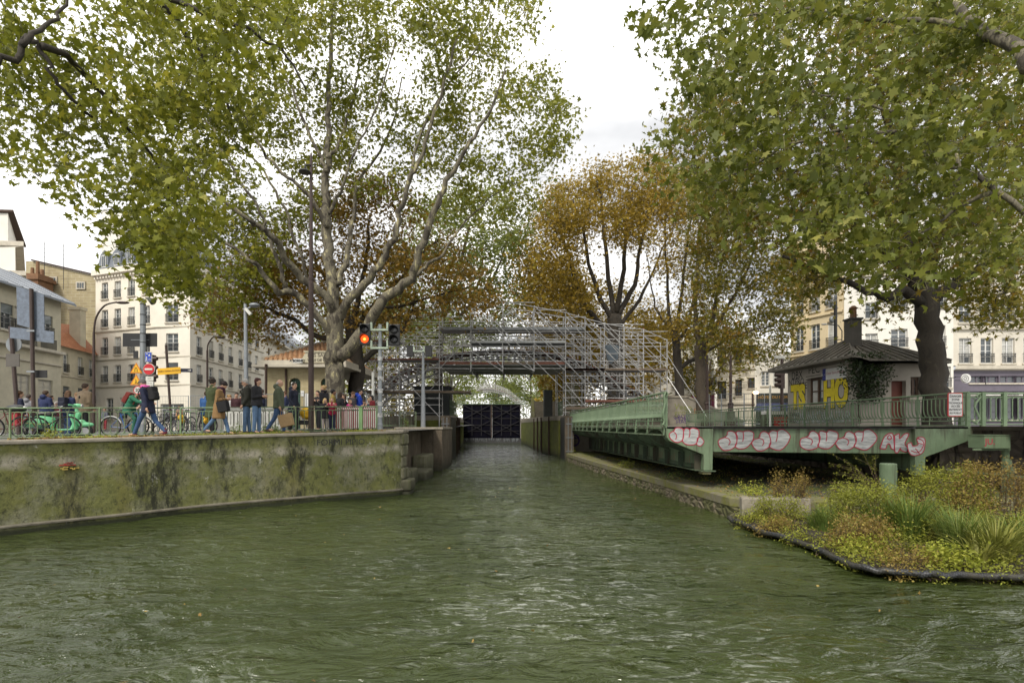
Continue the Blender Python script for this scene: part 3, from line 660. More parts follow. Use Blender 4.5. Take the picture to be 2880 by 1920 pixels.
# ================================================================ the trees
def lim(Y, pts, r0, r1, dy=0):
    n = len(pts); return ([(p[0], p[1], (p[2] if len(p) > 2 else Y + dy*i/(n-1))) for i, p in enumerate(pts)], r0, r1)
A = 25.5
def adep(px, py, rng):
    d = math.hypot((px-960)/420, (py-640)/420); return rng.uniform(26.2, 30.5) if d < 1 else rng.uniform(25.5-4.5*min(1,d-.9), 29.5)
tree('big plane tree with pale mottled forking trunk behind the quay railing, left of the signals', (-8.4, A, 2.0), [
 lim(A, [(950,1235),(944,1130),(941,1040),(941,974),(945,878)], .60, .45),
 lim(A, [(945,900),(936,821),(927,725),(919,630),(916,553),(918,476),(920,400),(925,250),(932,100),(940,-40)], .40, .08, 1),
 lim(A, [(955,900),(968,867),(1025,794),(1075,737),(1106,668),(1125,599),(1151,515),(1182,430),(1240,270),(1285,110)], .30, .06, -1.5),
 lim(A, [(948,1010),(991,974),(1044,897),(1086,836),(1155,786),(1174,718),(1209,630),(1240,553),(1274,476),(1310,420),(1370,330),(1420,200)], .40, .05, -2),
 lim(A, [(1155,786),(1197,752),(1236,721),(1278,660),(1350,580),(1440,520)], .13, .03, 1.5),
 lim(A, [(945,800),(975,737),(985,668),(995,591),(1002,515),(1029,488),(1100,360),(1130,220)], .2, .04, 3),
 lim(A, [(936,900),(926,848),(868,794),(815,744),(788,698),(757,656),(715,626),(704,618),(612,551),(539,508),(440,450)], .27, .05, -5),
 lim(A, [(936,960),(914,913),(865,859),(811,817),(777,821),(734,760),(700,729),(600,660),(500,610)], .27, .05, -3),
 lim(A, [(815,820),(800,783),(773,718),(746,637),(723,584),(660,480),(600,360),(560,250)], .14, .04, -2),
 lim(A, [(920,640),(891,584),(853,534),(810,500),(750,442),(727,400),(660,290),(590,180)], .15, .04, -2),
 lim(A, [(918,480),(905,450),(884,415),(840,300),(800,190),(770,60)], .14, .04, 1),
 lim(A, [(920,440),(949,408),(985,300),(1010,180),(1030,40)], .12, .03, 2),
 lim(A, [(925,600),(949,553),(975,496),(998,423),(1060,300),(1110,120)], .12, .03, -1),
 lim(A, [(1151,515),(1180,400),(1230,280),(1330,150),(1380,40)], .1, .03, 1),
 lim(A, [(868,794),(820,640),(780,540),(700,430),(560,330),(470,280)], .1, .03, -3)],
 [(400,-60),(1490,-60),(1500,70),(1470,130),(1570,220),(1600,320),(1585,420),(1530,500),(1500,600),(1350,640),(1230,570),(1180,600),(1100,520),(1020,560),(960,520),(900,640),(850,760),(790,860),(720,930),(640,960),(560,880),(430,720),(350,450)],
 (22, 29), 1380, PLANE_LEAF, LM_PLANE, BK_PLANE, dfun=adep, rk=.84, per=34, crad=.46, size=.212, gap=.49, gsc=.5, twig=.018, seed=2, maxtw=3.5)
H = 12.5
tree('nearer plane tree with big leaves reaching in from the upper left corner', (-13.5, 8.5, 1.8), [
 lim(9, [(-700,1250,8.5),(-680,700,8.5),(-500,300,8.7),(-250,200,9),(-60,190,9.5),(25,165,9.8),(70,118,10),(112,122,10),(150,200,10.2),(190,270,10.5),(260,330,11)], .10, .025),
 lim(9, [(60,130),(110,80),(160,40),(230,-30)], .05, .02, 1),
 lim(9, [(-400,250,9),(-200,30,9.5),(100,-70,11),(400,-30,12),(560,150,13),(650,330,13.5)], .15, .03),
 lim(9, [(120,130,10),(220,190,11),(330,330,12),(420,430,13),(500,560,13.5)], .07, .02),
 lim(9, [(400,-30,12),(620,60,12.5),(780,130,13),(860,250,13)], .07, .02)],
 [(-60,-60),(900,-60),(840,100),(760,260),(680,420),(620,560),(600,700),(560,840),(520,850),(430,860),(400,780),(290,640),(170,570),(90,490),(30,480),(-60,420)],
 (10.5, 15.5), 400, PLANE_LEAF, LM_PLANE, BK_DARK, per=26, crad=.34, size=.19, gap=.5, gsc=.8, twig=.01, seed=5, maxtw=2.5)
B = 31
tree('brown horse chestnut with black trunk behind the big pale plane tree', (-9.0, B, 2.1), [
 lim(B, [(1003,1215),(1000,1120),(1003,1040),(1000,960),(985,900)], .5, .36),
 lim(B, [(1000,1030),(1060,985),(1110,950),(1150,900),(1170,820)], .2, .05, 1),
 lim(B, [(990,910),(950,840),(900,760),(870,680)], .22, .06, 2),
 lim(B, [(990,910),(1010,820),(1030,720),(1040,620)], .22, .06, -1),
 lim(B, [(990,930),(1050,860),(1110,800),(1180,720),(1230,680)], .18, .05, 2),
 lim(B, [(985,960),(900,950),(830,900),(760,870),(680,840)], .2, .05, -2),
 lim(B, [(1000,880),(1120,860),(1240,830),(1330,800)], .12, .04, 1)],
 [(560,900),(590,790),(680,710),(760,640),(850,560),(960,500),(1080,500),(1170,580),(1260,660),(1340,760),(1400,830),(1380,900),(1290,860),(1200,900),(1080,930),(1000,900),(900,950),(800,960),(700,950),(620,930)],
 (28, 35), 900, CH_LEAF, LM_CHEST, BK_DARK, per=26, crad=.6, size=.27, gap=.45, gsc=.5, twig=.02, seed=3, name='horse_chestnut')
tree('yellow green leafy tree behind the left part of the scaffold', (-6.5, 46, 3.0), [
 lim(46, [(1230,1150),(1235,1000),(1250,880),(1290,760),(1320,640)], .4, .1), lim(46, [(1240,940),(1330,850),(1400,760),(1430,650)], .2, .06), lim(46, [(1240,960),(1160,860),(1140,740)], .2, .06)],
 [(1120,640),(1220,540),(1330,520),(1440,540),(1490,640),(1480,800),(1450,900),(1380,960),(1250,980),(1120,960),(1080,880)],
 (42, 52), 820, SM_LEAF, LM_FAR, BK_MID, per=26, crad=.8, size=.34, gap=.5, seed=6, maxtw=4, name='leafy_tree')
D = 45
tree('golden brown horse chestnut with upright pruned limbs above the scaffold', (8.6, D, 3.0), [
 lim(D, [(1735,1200),(1732,1040),(1730,960),(1728,890)], .75, .6),
 lim(D, [(1728,930),(1680,900),(1630,830),(1600,720),(1570,640),(1545,600)], .3, .06, 2),
 lim(D, [(1728,910),(1690,840),(1655,740),(1640,640),(1610,560)], .26, .06, -2),
 lim(D, [(1725,890),(1712,780),(1700,660),(1690,560),(1680,500)], .26, .06, 1),
 lim(D, [(1733,880),(1750,780),(1760,680),(1770,580),(1790,500)], .26, .06, -1),
 lim(D, [(1738,890),(1785,800),(1800,700),(1825,600),(1850,500)], .26, .06, 2),
 lim(D, [(1740,920),(1800,840),(1840,760),(1880,660)], .2, .05, 1)],
 [(1464,722),(1520,588),(1550,533),(1593,502),(1648,465),(1703,475),(1734,465),(1783,447),(1820,441),(1869,453),(1905,502),(1893,612),(1832,620),(1810,700),(1770,660),(1745,720),(1720,650),(1690,690),(1650,650),(1620,780),(1660,850),(1610,900),(1477,888),(1458,796)],
 (40, 50), 900, CH_LEAF, LM_GOLD, BK_DARK, per=28, crad=.8, size=.34, gap=.49, seed=8, name='horse_chestnut', maxtw=3.5)
tree('low golden tree crowded behind the right half of the scaffold', (12, 56, 3.0), [
 lim(56, [(1640,1196),(1640,1000),(1660,880),(1640,800)], .35, .1), lim(56, [(1645,980),(1560,900),(1520,820)], .2, .05), lim(56, [(1650,950),(1760,900),(1860,860)], .2, .05)],
 [(1460,1000),(1470,820),(1560,740),(1680,760),(1760,820),(1830,840),(1900,880),(1880,1080),(1700,1090),(1560,1060)],
 (50, 62), 800, CH_LEAF, LM_GOLD, BK_MID, per=24, crad=.95, size=.42, gap=.5, seed=9, maxtw=4)
E = 40
tree('slim tree with bare upright stems just right of the scaffold', (12.6, E, 3.0), [
 lim(E, [(1912,1199),(1910,1060),(1905,1000),(1898,940)], .36, .28),
 lim(E, [(1898,950),(1880,880),(1875,760),(1870,640),(1880,540)], .16, .04, 1), lim(E, [(1900,940),(1915,860),(1925,740),(1940,620),(1960,520)], .17, .04, -1),
 lim(E, [(1905,960),(1940,900),(1955,800),(1975,680),(1990,560)], .13, .04), lim(E, [(1912,1030),(1950,1010),(1990,960),(2010,880),(2020,760)], .2, .04),
 lim(E, [(1895,930),(1850,880),(1830,800),(1820,700)], .1, .03)],
 [(1830,640),(1860,500),(1930,440),(2010,480),(2030,640),(2030,800),(1990,900),(1960,960),(1850,950),(1830,800)],
 (37, 44), 420, CH_LEAF, LM_GOLD, BK_DARK, per=20, crad=.55, size=.27, gap=.5, seed=10, maxtw=3)
tree('ivy flecked tree with spreading green brown crown left of the graffitied hut', (13.2, 37, 2.3), [
 lim(37, [(1976,1175),(1972,1090),(1970,1000),(1968,960)], .40, .30),
 lim(37, [(1968,970),(1955,890),(1958,780),(1965,640),(1950,540)], .2, .04, 1), lim(37, [(1970,980),(2010,920),(2060,840),(2110,740),(2130,640)], .17, .04, -2),
 lim(37, [(1972,1000),(2030,960),(2110,930),(2180,920)], .13, .03, -3), lim(37, [(2000,930),(2020,800),(2040,680),(2060,580)], .13, .03)],
 [(1940,560),(2040,500),(2150,600),(2250,700),(2290,800),(2260,900),(2220,960),(2200,1010),(2140,1030),(2060,1000),(2010,1030),(1990,960),(1960,900),(1940,700)],
 (32, 39), 620, CH_LEAF, LM_CHESTG, BK_MID, per=28, crad=.6, size=.27, gap=.46, seed=11, maxtw=3.5)
F = 18.3
tree('large horse chestnut with thick black trunk beside the graffitied hut', (14.4, F, 2.25), [
 lim(F, [(2640,1215),(2630,1110),(2622,1000),(2610,900),(2592,810)], .44, .35),
 lim(F, [(2600,850),(2545,820),(2498,832),(2419,810),(2320,765),(2200,720)], .2, .05, -1.5),
 lim(F, [(2605,860),(2680,800),(2760,750),(2880,690)], .24, .06, -1),
 lim(F, [(2592,820),(2565,700),(2540,560),(2510,400),(2470,220),(2430,60)], .30, .06, 1.5),
 lim(F, [(2600,800),(2640,660),(2700,500),(2780,330),(2850,180)], .24, .06, 2),
 lim(F, [(2585,790),(2480,690),(2350,600),(2220,500),(2060,380),(1980,300)], .22, .05, 2),
 lim(F, [(2580,770),(2480,600),(2380,420),(2280,260),(2200,120)], .2, .05, 3),
 lim(F, [(2540,560),(2590,400),(2640,240),(2660,60)], .13, .04, 2),
 lim(F, [(2350,600),(2220,590),(2100,560),(1990,540)], .09, .03, 1)],
 [(1900,450),(1890,380),(1950,230),(2050,80),(2150,-60),(2940,-60),(2940,930),(2850,890),(2790,930),(2700,870),(2560,840),(2520,880),(2470,930),(2420,880),(2350,830),(2260,840),(2240,780),(2150,740),(2000,660),(1940,560)],
 (15.5, 24), 1250, CH_LEAF, LM_CHESTG, BK_DARK, per=27, crad=.5, size=.25, gap=.46, gsc=.55, seed=12, name='horse_chestnut', maxtw=3.2, twig=.02)
tree('plane tree with big pale leaves hanging in from the upper right corner', (15, 9, 2.2), [
 lim(9, [(3900,1250,9),(3700,600,9),(3300,300,9),(2950,200,9),(2800,110,10),(2700,30,11),(2600,-40,12)], .20, .07),
 lim(9, [(3700,700,9),(3300,700,9),(2960,620,9.5),(2750,500,10),(2620,400,11),(2480,300,12),(2240,265,14)], .075, .025),
 lim(11, [(2620,400),(2400,360,12),(2200,420,13),(2020,520,14)], .06, .02), lim(11, [(2700,470),(2450,400,12),(2250,480,13),(2100,620,13.5)], .05, .015),
 lim(10, [(2800,540),(2650,620,10.5),(2500,700,11)], .05, .015), lim(10, [(2750,80,10.5),(2500,60,12),(2200,40,13),(1950,60,14)], .06, .02)],
 [(1790,60),(1870,20),(1960,-60),(2940,-60),(2940,760),(2750,760),(2600,830),(2500,830),(2400,790),(2300,740),(2200,690),(2000,640),(1930,520),(1850,470),(1830,400),(1890,330),(1880,200),(1800,90)],
 (9, 14.5), 500, PLANE_LEAF, LM_PLANE2, BK_PLANE, per=24, crad=.34, size=.192, gap=.5, gsc=.9, twig=.009, seed=14, maxtw=2.5)
# avenue trees far behind the lock
SP = [(-13,58,13,'olive',LM_CHESTG),(-20,66,15,'',LM_FAR),(-10,84,14,'',LM_FAR),(-12,104,15,'',LM_FAR),(-27,92,16,'',LM_CHEST),(6.5,64,11,'',LM_CHEST),(9,80,13,'',LM_CHESTG),(8,100,14,'',LM_FAR),(16,72,14,'',LM_GOLD),(24,90,16,'',LM_GOLD),(-4,135,17,'',LM_FAR),(5,140,16,'',LM_FAR),(22,60,13,'',LM_CHESTG),(-2,170,14,'',LM_FAR)]
LB = ['olive tree just left of the lock behind the scaffold', 'bright green tree second row left of the lock', 'green tree left of the far iron footbridge', 'green tree standing past the left end of the far footbridge', 'brown tree far behind the lock house',
 'small brown tree hanging low right of the lock gate', 'dark green tree right of the far footbridge', 'green tree past the right end of the far footbridge', 'golden tree behind the right scaffold tower', 'golden tree far right behind the slim trees',
 'pale green tree at the left end of the canal view', 'pale green tree at the right end of the canal view', 'olive tree behind the slim trees near the corner building', 'bright green tree closing the canal view under the arch']
for i, (x, y, h, _, lm) in enumerate(SP):
    rr = np.random.default_rng(40+i); z0 = 3.0 if y < 100 else 3.8
    ex = []
    cz = z0 + h*.60; rx = h*.36; rz_ = h*.44
    while len(ex) < 210:
        q = rr.normal(size=3); q /= np.linalg.norm(q); q *= rr.uniform(.35, 1)**.5
        p = Vector((x+q[0]*rx, y+q[1]*rx, cz+q[2]*rz_))
        if mnoise.noise(p*.3+Vector((i,0,0))) > -.22: ex.append(p)
    def pp(p): return ((p[0])/p[1]*FPX+CXP, HZ-(p[2]-EYE)/p[1]*FPX, p[1])
    L_ = [([pp((x,y,z0-.3)), pp((x+.1,y,z0+h*.25)), pp((x-.2,y,z0+h*.5)), pp((x,y,z0+h*.85))], .32, .08)]
    for a in range(4):
        an = a*1.6+i; L_.append(([pp((x,y,z0+h*.28)), pp((x+math.cos(an)*rx*.4,y+math.sin(an)*rx*.4,z0+h*.5)), pp((x+math.cos(an)*rx*.75,y+math.sin(an)*rx*.75,z0+h*.72))], .17, .05))
    tree(LB[i], (x,y,z0), L_, None, None, 0, SM_LEAF, lm, BK_MID, per=22, crad=.95, size=.42 if y < 100 else .55, seed=60+i, extra=ex, maxtw=3.5, name='avenue_tree', group='trees lining the canal behind the lock', twig=.025)

def hedge(label, x0, x1, y, z0, z1, n, lm, seed, size=.4, group=None):
    rr = np.random.default_rng(seed); t = thing('hedge', label, 'hedge', ((x0+x1)/2, y, z0)); P = np.stack([rr.uniform(x0,x1,n), rr.normal(y,1.2,n), z0+(z1-z0)*rr.uniform(0,1,n)**.8], 1)
    P = P[[mnoise.noise(Vector(p)*.35+Vector((seed,0,0)))*1.2 > (p[2]-z0)/(z1-z0)-.85 for p in P]]
    leaves(P, rr.uniform(.6,1.3,len(P))*size, SM_LEAF, lm, 'foliage', t); mb = MB()
    for k in range(int((x1-x0)/2)+2): x = rr.uniform(x0,x1); mb.tube([(x,y,z0-.3),(x+rr.normal()*.3,y,z0+(z1-z0)*.6)], [.12,.05], 5)
    mb.build('stem', BK_MID, t, world=True)
hedge('bright green thicket closing the canal view behind the far footbridge', -18, 10, 150, 2.2, 13, 5200, LM_FAR, 71, .6)
hedge('dark hedge on the left bank behind the scaffold', -34, -9.5, 78, 2.0, 7.5, 5200, LM_CHESTG, 72)
hedge('olive hedge on the right bank behind the scaffold', 3.0, 20, 76, 3.0, 7.5, 3600, LM_GOLD, 73)
hedge('dark hedge between the lock house and the scaffold', -17, -7.2, 50, 2.0, 5.5, 2600, LM_CHESTG, 74, .3)
hedge('low dark hedge right of the lock under the scaffold', 6.6, 15, 55, 2.2, 5.6, 2400, LM_CHESTG, 75, .3)
# ================================================================ buildings
def glassm():
    g = G('window_glass'); c = g.mix(g.noise(.8, det=2), (.04,.048,.055), (.13,.15,.165)); g.fin(c, .06); g.b.inputs['Specular IOR Level'].default_value = .8; return g.m
GLASS = glassm()
WFR = mat('window_frame_white', (.62,.62,.60), .5, var=.1); WFB = mat('window_frame_brown', (.09,.055,.035), .6)
CURT = mat('net_curtain', (.46,.46,.43), .9, var=.25, scale=3); SHUT = mat('grey_shutter', (.36,.34,.29), .7, var=.2, scale=3)
IRW = mat('wrought_iron', (.03,.032,.035), .5, .3)
CREAM = mat('cream_render', (.78,.735,.64), .9, var=.10, scale=.5, bump=.15); CREAM2 = mat('grey_and_shaded_cream', (.60,.56,.48), .9, var=.16, scale=.45, bump=.2)
WHITE = mat('white_render', (.72,.70,.64), .9, var=.10, scale=.4, bump=.15); YEL = mat('yellow_stone', (.66,.55,.36), .9, var=.12, scale=.5, bump=.2)
OLDR = mat('old_render', (.50,.46,.35), .9, var=.22, scale=.7, bump=.25); ZINC = mat('zinc_roof', (.20,.22,.25), .45, .3, var=.25, scale=1.2)
MOULD = mat('stone_moulding', (.50,.46,.38), .85, var=.2, scale=2)
WINC = {}
def winmesh(w, h, style, frame, rail):
    k = (w, h, style, frame.name, rail)
    if k in WINC: return WINC[k]
    f = MB(); f.bx(-w/2, -w/2+.09, .16, .22, 0, h); f.bx(w/2-.09, w/2, .16, .22, 0, h); f.bx(-w/2+.09, w/2-.09, .16, .22, h-.1, h); f.bx(-w/2+.09, w/2-.09, .16, .22, 0, .1)
    f.bx(-.05, .05, .15, .21, .1, h-.1)
    nb = 3 if h > 1.5 else 1
    for i in range(1, nb+1):
        z = .1+(h-.2)*i/(nb+1); f.bx(-w/2+.09, -.05, .165, .21, z-.02, z+.02); f.bx(.05, w/2-.09, .165, .21, z-.02, z+.02)
    p = MB()
    if style == 'shut':
        for i in range(int(h/.09)): p.bx(-w/2+.02, w/2-.02, .10, .14, i*.09+.01, i*.09+.08)
    elif style == 'half': p.bx(-w/2+.09, w/2-.09, .2, .215, .1, h-.1); p.bx(-w/2+.03, w/2-.03, .08, .12, h*.62, h)
    else: p.bx(-w/2+.09, w/2-.09, .2, .215, .1, h-.1)
    c = None
    if style == 'curtain':
        c = MB(); c.bx(-w/2+.1, -w*.07, .196, .199, .1, h-.12); c.bx(w*.12, w/2-.1, .196, .199, h*.25, h-.12)
    r = None
    if rail:
        r = MB(); r.bx(-w/2-.05, w/2+.05, -.10, -.07, .80, .85); r.bx(-w/2-.05, w/2+.05, -.10, -.07, .08, .11); r.bx(-w/2-.05, w/2+.05, -.10, -.07, .60, .63)
        for i in range(int(w/.11)+1): x = -w/2+i*w/int(w/.11); r.bx(x-.012, x+.012, -.10, -.075, .11, .8)
        for x in (-w/2-.05, w/2+.02): r.bx(x, x+.03, -.1, .0, .8, .84)
    s = MB(); s.bx(-w/2-.12, w/2+.12, -.12, .2, -.12, -.003)
    def me(mb, n, m):
        if mb is None: return None
        o = mb.build(n, m); d = o.data; bpy.data.objects.remove(o); return d
    WINC[k] = (me(f,'window',frame), me(p, 'pane', SHUT if style == 'shut' else GLASS), me(c,'curtain',CURT), me(r,'balcony_rail',IRW), me(s,'sill',MOULD))
    return WINC[k]
def window(root, P, ang, w, h, style='plain', frame=None, rail=True):
    ms = winmesh(round(w,2), round(h,2), style, frame or WFR, rail)
    o = bpy.data.objects.new('window', ms[0]); COL.objects.link(o); o.parent = root; o.location = Vector(P)-root.location; o.rotation_euler = (0,0,ang)
    for n, m in zip(('pane','curtain','balcony_rail','sill'), ms[1:]):
        if m: c = bpy.data.objects.new(n, m); COL.objects.link(c); c.parent = o
    return o
def facade(root, p0, p1, z0, z1, wins, m, name='wall', th=.3):
    """wall from p0 (left) to p1 (right) seen from outside; wins = [(u_center, w, zsill, h, style, frame, rail)]; real openings"""
    p0 = Vector((p0[0], p0[1], 0)); p1 = Vector((p1[0], p1[1], 0)); d = (p1-p0); Lg = d.length; d.normalize(); nn = Vector((d.y, -d.x, 0)); ang = math.atan2(d.y, d.x)
    us = sorted({0, Lg} | {max(0,min(Lg,round(q[0]-q[1]/2,3))) for q in wins} | {max(0,min(Lg,round(q[0]+q[1]/2,3))) for q in wins})
    zs = sorted({z0, z1} | {round(q[2],3) for q in wins} | {round(q[2]+q[3],3) for q in wins}); zs = [z for z in zs if z0 <= z <= z1]
    mb = MB(); P = lambda u, z, o=0: p0 + d*u + nn*(-o) + Vector((0,0,z))
    for i in range(len(us)-1):
        for j in range(len(zs)-1):
            uc = (us[i]+us[i+1])/2; zc = (zs[j]+zs[j+1])/2
            if any(abs(uc-q[0]) < q[1]/2 and q[2] < zc < q[2]+q[3] for q in wins): continue
            mb.add([P(us[i],zs[j]), P(us[i+1],zs[j]), P(us[i+1],zs[j+1]), P(us[i],zs[j+1])], [(0,1,2,3)])
    for q in wins:
        a, b, c, e = q[0]-q[1]/2, q[0]+q[1]/2, q[2], q[2]+q[3]
        a = max(a, 0); b = min(b, Lg)
        vs = [P(a,c),P(b,c),P(b,e),P(a,e),P(a,c,th),P(b,c,th),P(b,e,th),P(a,e,th)]
        mb.add(vs, [(0,4,5,1),(1,5,6,2),(2,6,7,3),(3,7,4,0)])
    mb.build(name, m, root, world=True)
    for q in wins:
        if q[4] == 'none': continue
        window(root, P(q[0], q[2]), ang, q[1], q[3], q[4], q[5] if len(q) > 5 else None, q[6] if len(q) > 6 else True)
def pxu(p0, p1, px):
    """distance along p0-p1 where photo column px meets the wall"""
    k = (px-CXP)/FPX; dx, dy = p1[0]-p0[0], p1[1]-p0[1]; t = (p0[0]-k*p0[1])/(k*dy-dx); return t*math.hypot(dx, dy)
def band(root, pts, z, h, out, m, name='string_course', back=0):
    mb = MB(); P = [Vector((a,b,0)) for a,b in pts]; n = len(P); vs = []
    for i in range(n):
        a = P[max(i-1,0)]; b = P[min(i+1,n-1)]; d = (b-a).normalized(); nn = Vector((d.y,-d.x,0))
        for o, zz in ((0,z),(out,z+h*.25),(out,z+h),(-.05-back,z+h+.02)): v = P[i]+nn*o; vs.append((v.x,v.y,zz))
    mb.add(vs, [(4*i+j, 4*i+4+j, 4*i+5+j, 4*i+1+j) for i in range(n-1) for j in range(3)] ); return mb.build(name, m, root, world=True)
rs = random.Random(11)
def grid(p0, p1, pxs, w, rows, styles=('plain','curtain','curtain','plain'), frame=None, rail=True):
    out = []
    for px in pxs:
        u = pxu(p0, p1, px)
        for z, h in rows: out.append((u, w, z, h, rs.choice(styles), frame, rail))
    return out
def body(root, pts, z0, z1, m, name='rear_wall'):
    """plain hidden walls and flat roof closing a building; pts plan polygon (the front edge is skipped by the caller)"""
    mb = MB(); n = len(pts); vs = [(a,b,z0) for a,b in pts]+[(a,b,z1) for a,b in pts]
    mb.add(vs, [(i, i+1, n+i+1, n+i) for i in range(n-1)]); return mb.build(name, m, root, world=True)
ROWS = [(15.7,1.75),(12.7,1.85),(9.75,1.85),(6.85,1.8)]
# --- white corner building with the cut corner
a, b, c, d_ = (-44.5,57), (-36.05,54), (-32.3,53.5), (-33.8,72.5)
t = thing('corner_building', 'cream five storey corner building with cut corner and grey mansard roof', 'building', (-36, 56, 1.8))
facade(t, a, b, 1.5, 18.3, grid(a, b, (295,331,370,412), .95, ROWS) + grid(a, b, (308,348,385), 1.1, [(3.0,2.2)], ('plain',)), CREAM)
facade(t, b, c, 1.5, 18.3, [(pxu(b,c,484), 1.35, z, h, st, None, True) for (z,h), st in zip(ROWS, ('plain','plain','plain','half'))] + [(pxu(b,c,484), 2.6, 2.6, 1.9, 'plain')], CREAM)
rowR = [(15.6,1.75),(12.6,1.9),(9.6,1.9),(6.75,1.85)]
facade(t, c, d_, 1.5, 18.3, grid(c, d_, (560,594,621,648,676,701,722), 1.0, rowR, ('curtain','plain','curtain','shut')) + grid(c, d_, (575,640), 1.8, [(2.4,2.3)], ('plain',)), CREAM2)  # receding front in greyer cream: its shade is put into the colour
for z in (12.15, 9.15, 6.3): band(t, [a,b,c,d_], z, .16, .12, MOULD)
band(t, [a,b,c,d_], 18.0, .75, .45, CREAM, 'cornice', .2)
mb = MB()
for p, q in ((a,b),(b,c),(c,d_)):
    p = Vector((*p,0)); q = Vector((*q,0)); dd = (q-p).normalized(); nn = Vector((dd.y,-dd.x,0)); k = int((q-p).length/.45)
    for i in range(k): o = p+dd*(i+.5)*.45+nn*.12; MB().box((o.x,o.y,17.95), (.2,.28,.22), math.atan2(dd.y,dd.x)).build('dentil', CREAM, t, world=True)
def mansard(root, pts, z, h, inset, m, name='roof'):
    mb = MB(); P = [Vector((x,y,0)) for x,y in pts]; n = len(P); rows = []
    for i in range(n):
        a_ = P[max(i-1,0)]; b_ = P[min(i+1,n-1)]; dd = (b_-a_).normalized(); nn = Vector((dd.y,-dd.x,0))
        rows += [P[i]-nn*.05+Vector((0,0,z)), P[i]-nn*inset*.35+Vector((0,0,z+h*.6)), P[i]-nn*inset+Vector((0,0,z+h)), P[i]-nn*(inset+3.5)+Vector((0,0,z+h+1.0))]
    mb.add(rows, [(4*i+j, 4*i+4+j, 4*i+5+j, 4*i+1+j) for i in range(n-1) for j in range(3)] + [(0,1,2,3)]); return mb.build(name, m, root, world=True)
rf = mansard(t, [a,b,c,d_], 18.75, 2.9, 1.3, ZINC)
mb = MB(); mb.bx(-43.8,-41.4,56.9,59,18.7,25.2); ch = mb.build('chimney', WHITE, t, world=True)
for p, q, pxs in ((a,b,(290,325,362,400)),(b,c,(470,500)),(c,d_,(560,600,650,700))):
    for px in pxs:
        u = pxu(p,q,px); dd = (Vector((*q,0))-Vector((*p,0))).normalized(); nn = Vector((dd.y,-dd.x,0)); o = Vector((*p,0))+dd*u+nn*.0; an = math.atan2(dd.y,dd.x)
        mb = MB(); M = Matrix.Rotation(an,3,'Z')
        def lp(x,y,z): return o + M@Vector((x,y,z))
        mb.add([lp(-.6,.1,18.85),lp(.6,.1,18.85),lp(.6,.1,20.5),lp(0,.1,20.95),lp(-.6,.1,20.5)]+[lp(-.6,1.3,18.85),lp(.6,1.3,18.85),lp(.6,1.3,20.5),lp(0,1.3,20.95),lp(-.6,1.3,20.5)], [(0,1,2,3,4),(1,6,7,2),(2,7,8,3),(3,8,9,4),(4,9,5,0)])
        w_ = mb.build('dormer', ZINC, t, world=True)
        mb = MB(); mb.add([lp(-.35,.06,19.1),lp(.35,.06,19.1),lp(.35,.06,20.4),lp(-.35,.06,20.4)], [(0,1,2,3)]); g_ = mb.build('pane', WFR, w_, world=False); 
        for v in g_.data.vertices: v.co = v.co - t.location
        mb = MB(); mb.add([lp(-.25,.03,19.2),lp(-.04,.03,19.2),lp(-.04,.03,20.3),lp(-.25,.03,20.3),lp(.04,.03,19.2),lp(.25,.03,19.2),lp(.25,.03,20.3),lp(.04,.03,20.3)], [(0,1,2,3),(4,5,6,7)]); g_ = mb.build('pane', GLASS, w_)
        for v in g_.data.vertices: v.co = v.co - t.location
# rows of smaller building continuing the street
e_, f_ = (-33.9,72.6), (-40.6,112)
t = thing('street_building', 'lower cream building beyond the corner building, with a planted top balcony', 'building', (-37, 90, 1.8))
facade(t, e_, f_, 1.5, 14.2, grid(e_, f_, (757,775,789,803,816,828,840,852), 1.1, [(11.4,1.9),(8.4,1.9),(5.4,1.9)], frame=WFB), CREAM2)
band(t, [e_,f_], 14.2, .3, .9, MOULD, 'balcony_floor'); mansard(t, [e_,f_], 14.5, 4.5, 2.5, ZINC)
mb = MB()
for i in range(70): u = i/70; x = e_[0]+(f_[0]-e_[0])*u+.75; y = e_[1]+(f_[1]-e_[1])*u; mb.bx(x-.02,x+.02,y-.02,y+.02,14.5,15.45)
mb.beam((e_[0]+.75,e_[1],15.45),(f_[0]+.75,f_[1],15.45),.06,.06); mb.build('balcony_rail', IRW, t, world=True)
mb = MB()
for i in range(9): u=(i+.5)/9; x=e_[0]+(f_[0]-e_[0])*u-.3; y=e_[1]+(f_[1]-e_[1])*u; MB().box((x,y,15.6),(.1,1.6,2.0)).build('window', GLASS, t, world=True)
# --- old low building at the far left
p, q = (-31.6,24), (-34.0,40.2)
t = thing('old_house', 'old cream plaster house with zinc roof and shuttered doors at the far left', 'house', (-33, 33, 1.8))
def pz(px, y, D): return EYE+(HZ-y)/FPX*D
facade(t, p, q, 1.5, 11.6, [(pxu(p,q,58),1.1,8.6,1.7,'shut'),(pxu(p,q,134),1.1,8.6,1.7,'half'),(pxu(p,q,66),1.3,3.9,1.9,'shut',WFR,False),(pxu(p,q,128),1.5,3.7,1.9,'shut',WFR,False),(pxu(p,q,20),1.1,8.6,1.7,'half')], OLDR)
for z, o, h in ((7.55,.35,.25),(6.7,.12,.12)): band(t, [p,q], z, h, o, MOULD)
body(t, [q, (-44,41.5), (-44,24), p], 1.5, 11.6, OLDR)
mb = MB(); mb.add([(-31.1,22,11.55),(-33.4,40.9,11.55),(-38.5,41.0,14.1),(-37,22,14.1),(-31.1,22,11.4),(-33.4,40.9,11.4)], [(0,1,2,3),(0,4,5,1)])
for i in range(16):
    u = i/15; a0 = Vector((-31.15-2.3*u, 22.1+18.7*u, 11.6)); b0 = Vector((-37-1.5*u, 22.1+18.8*u, 14.13)); mb.beam(a0, b0, .06, .08)
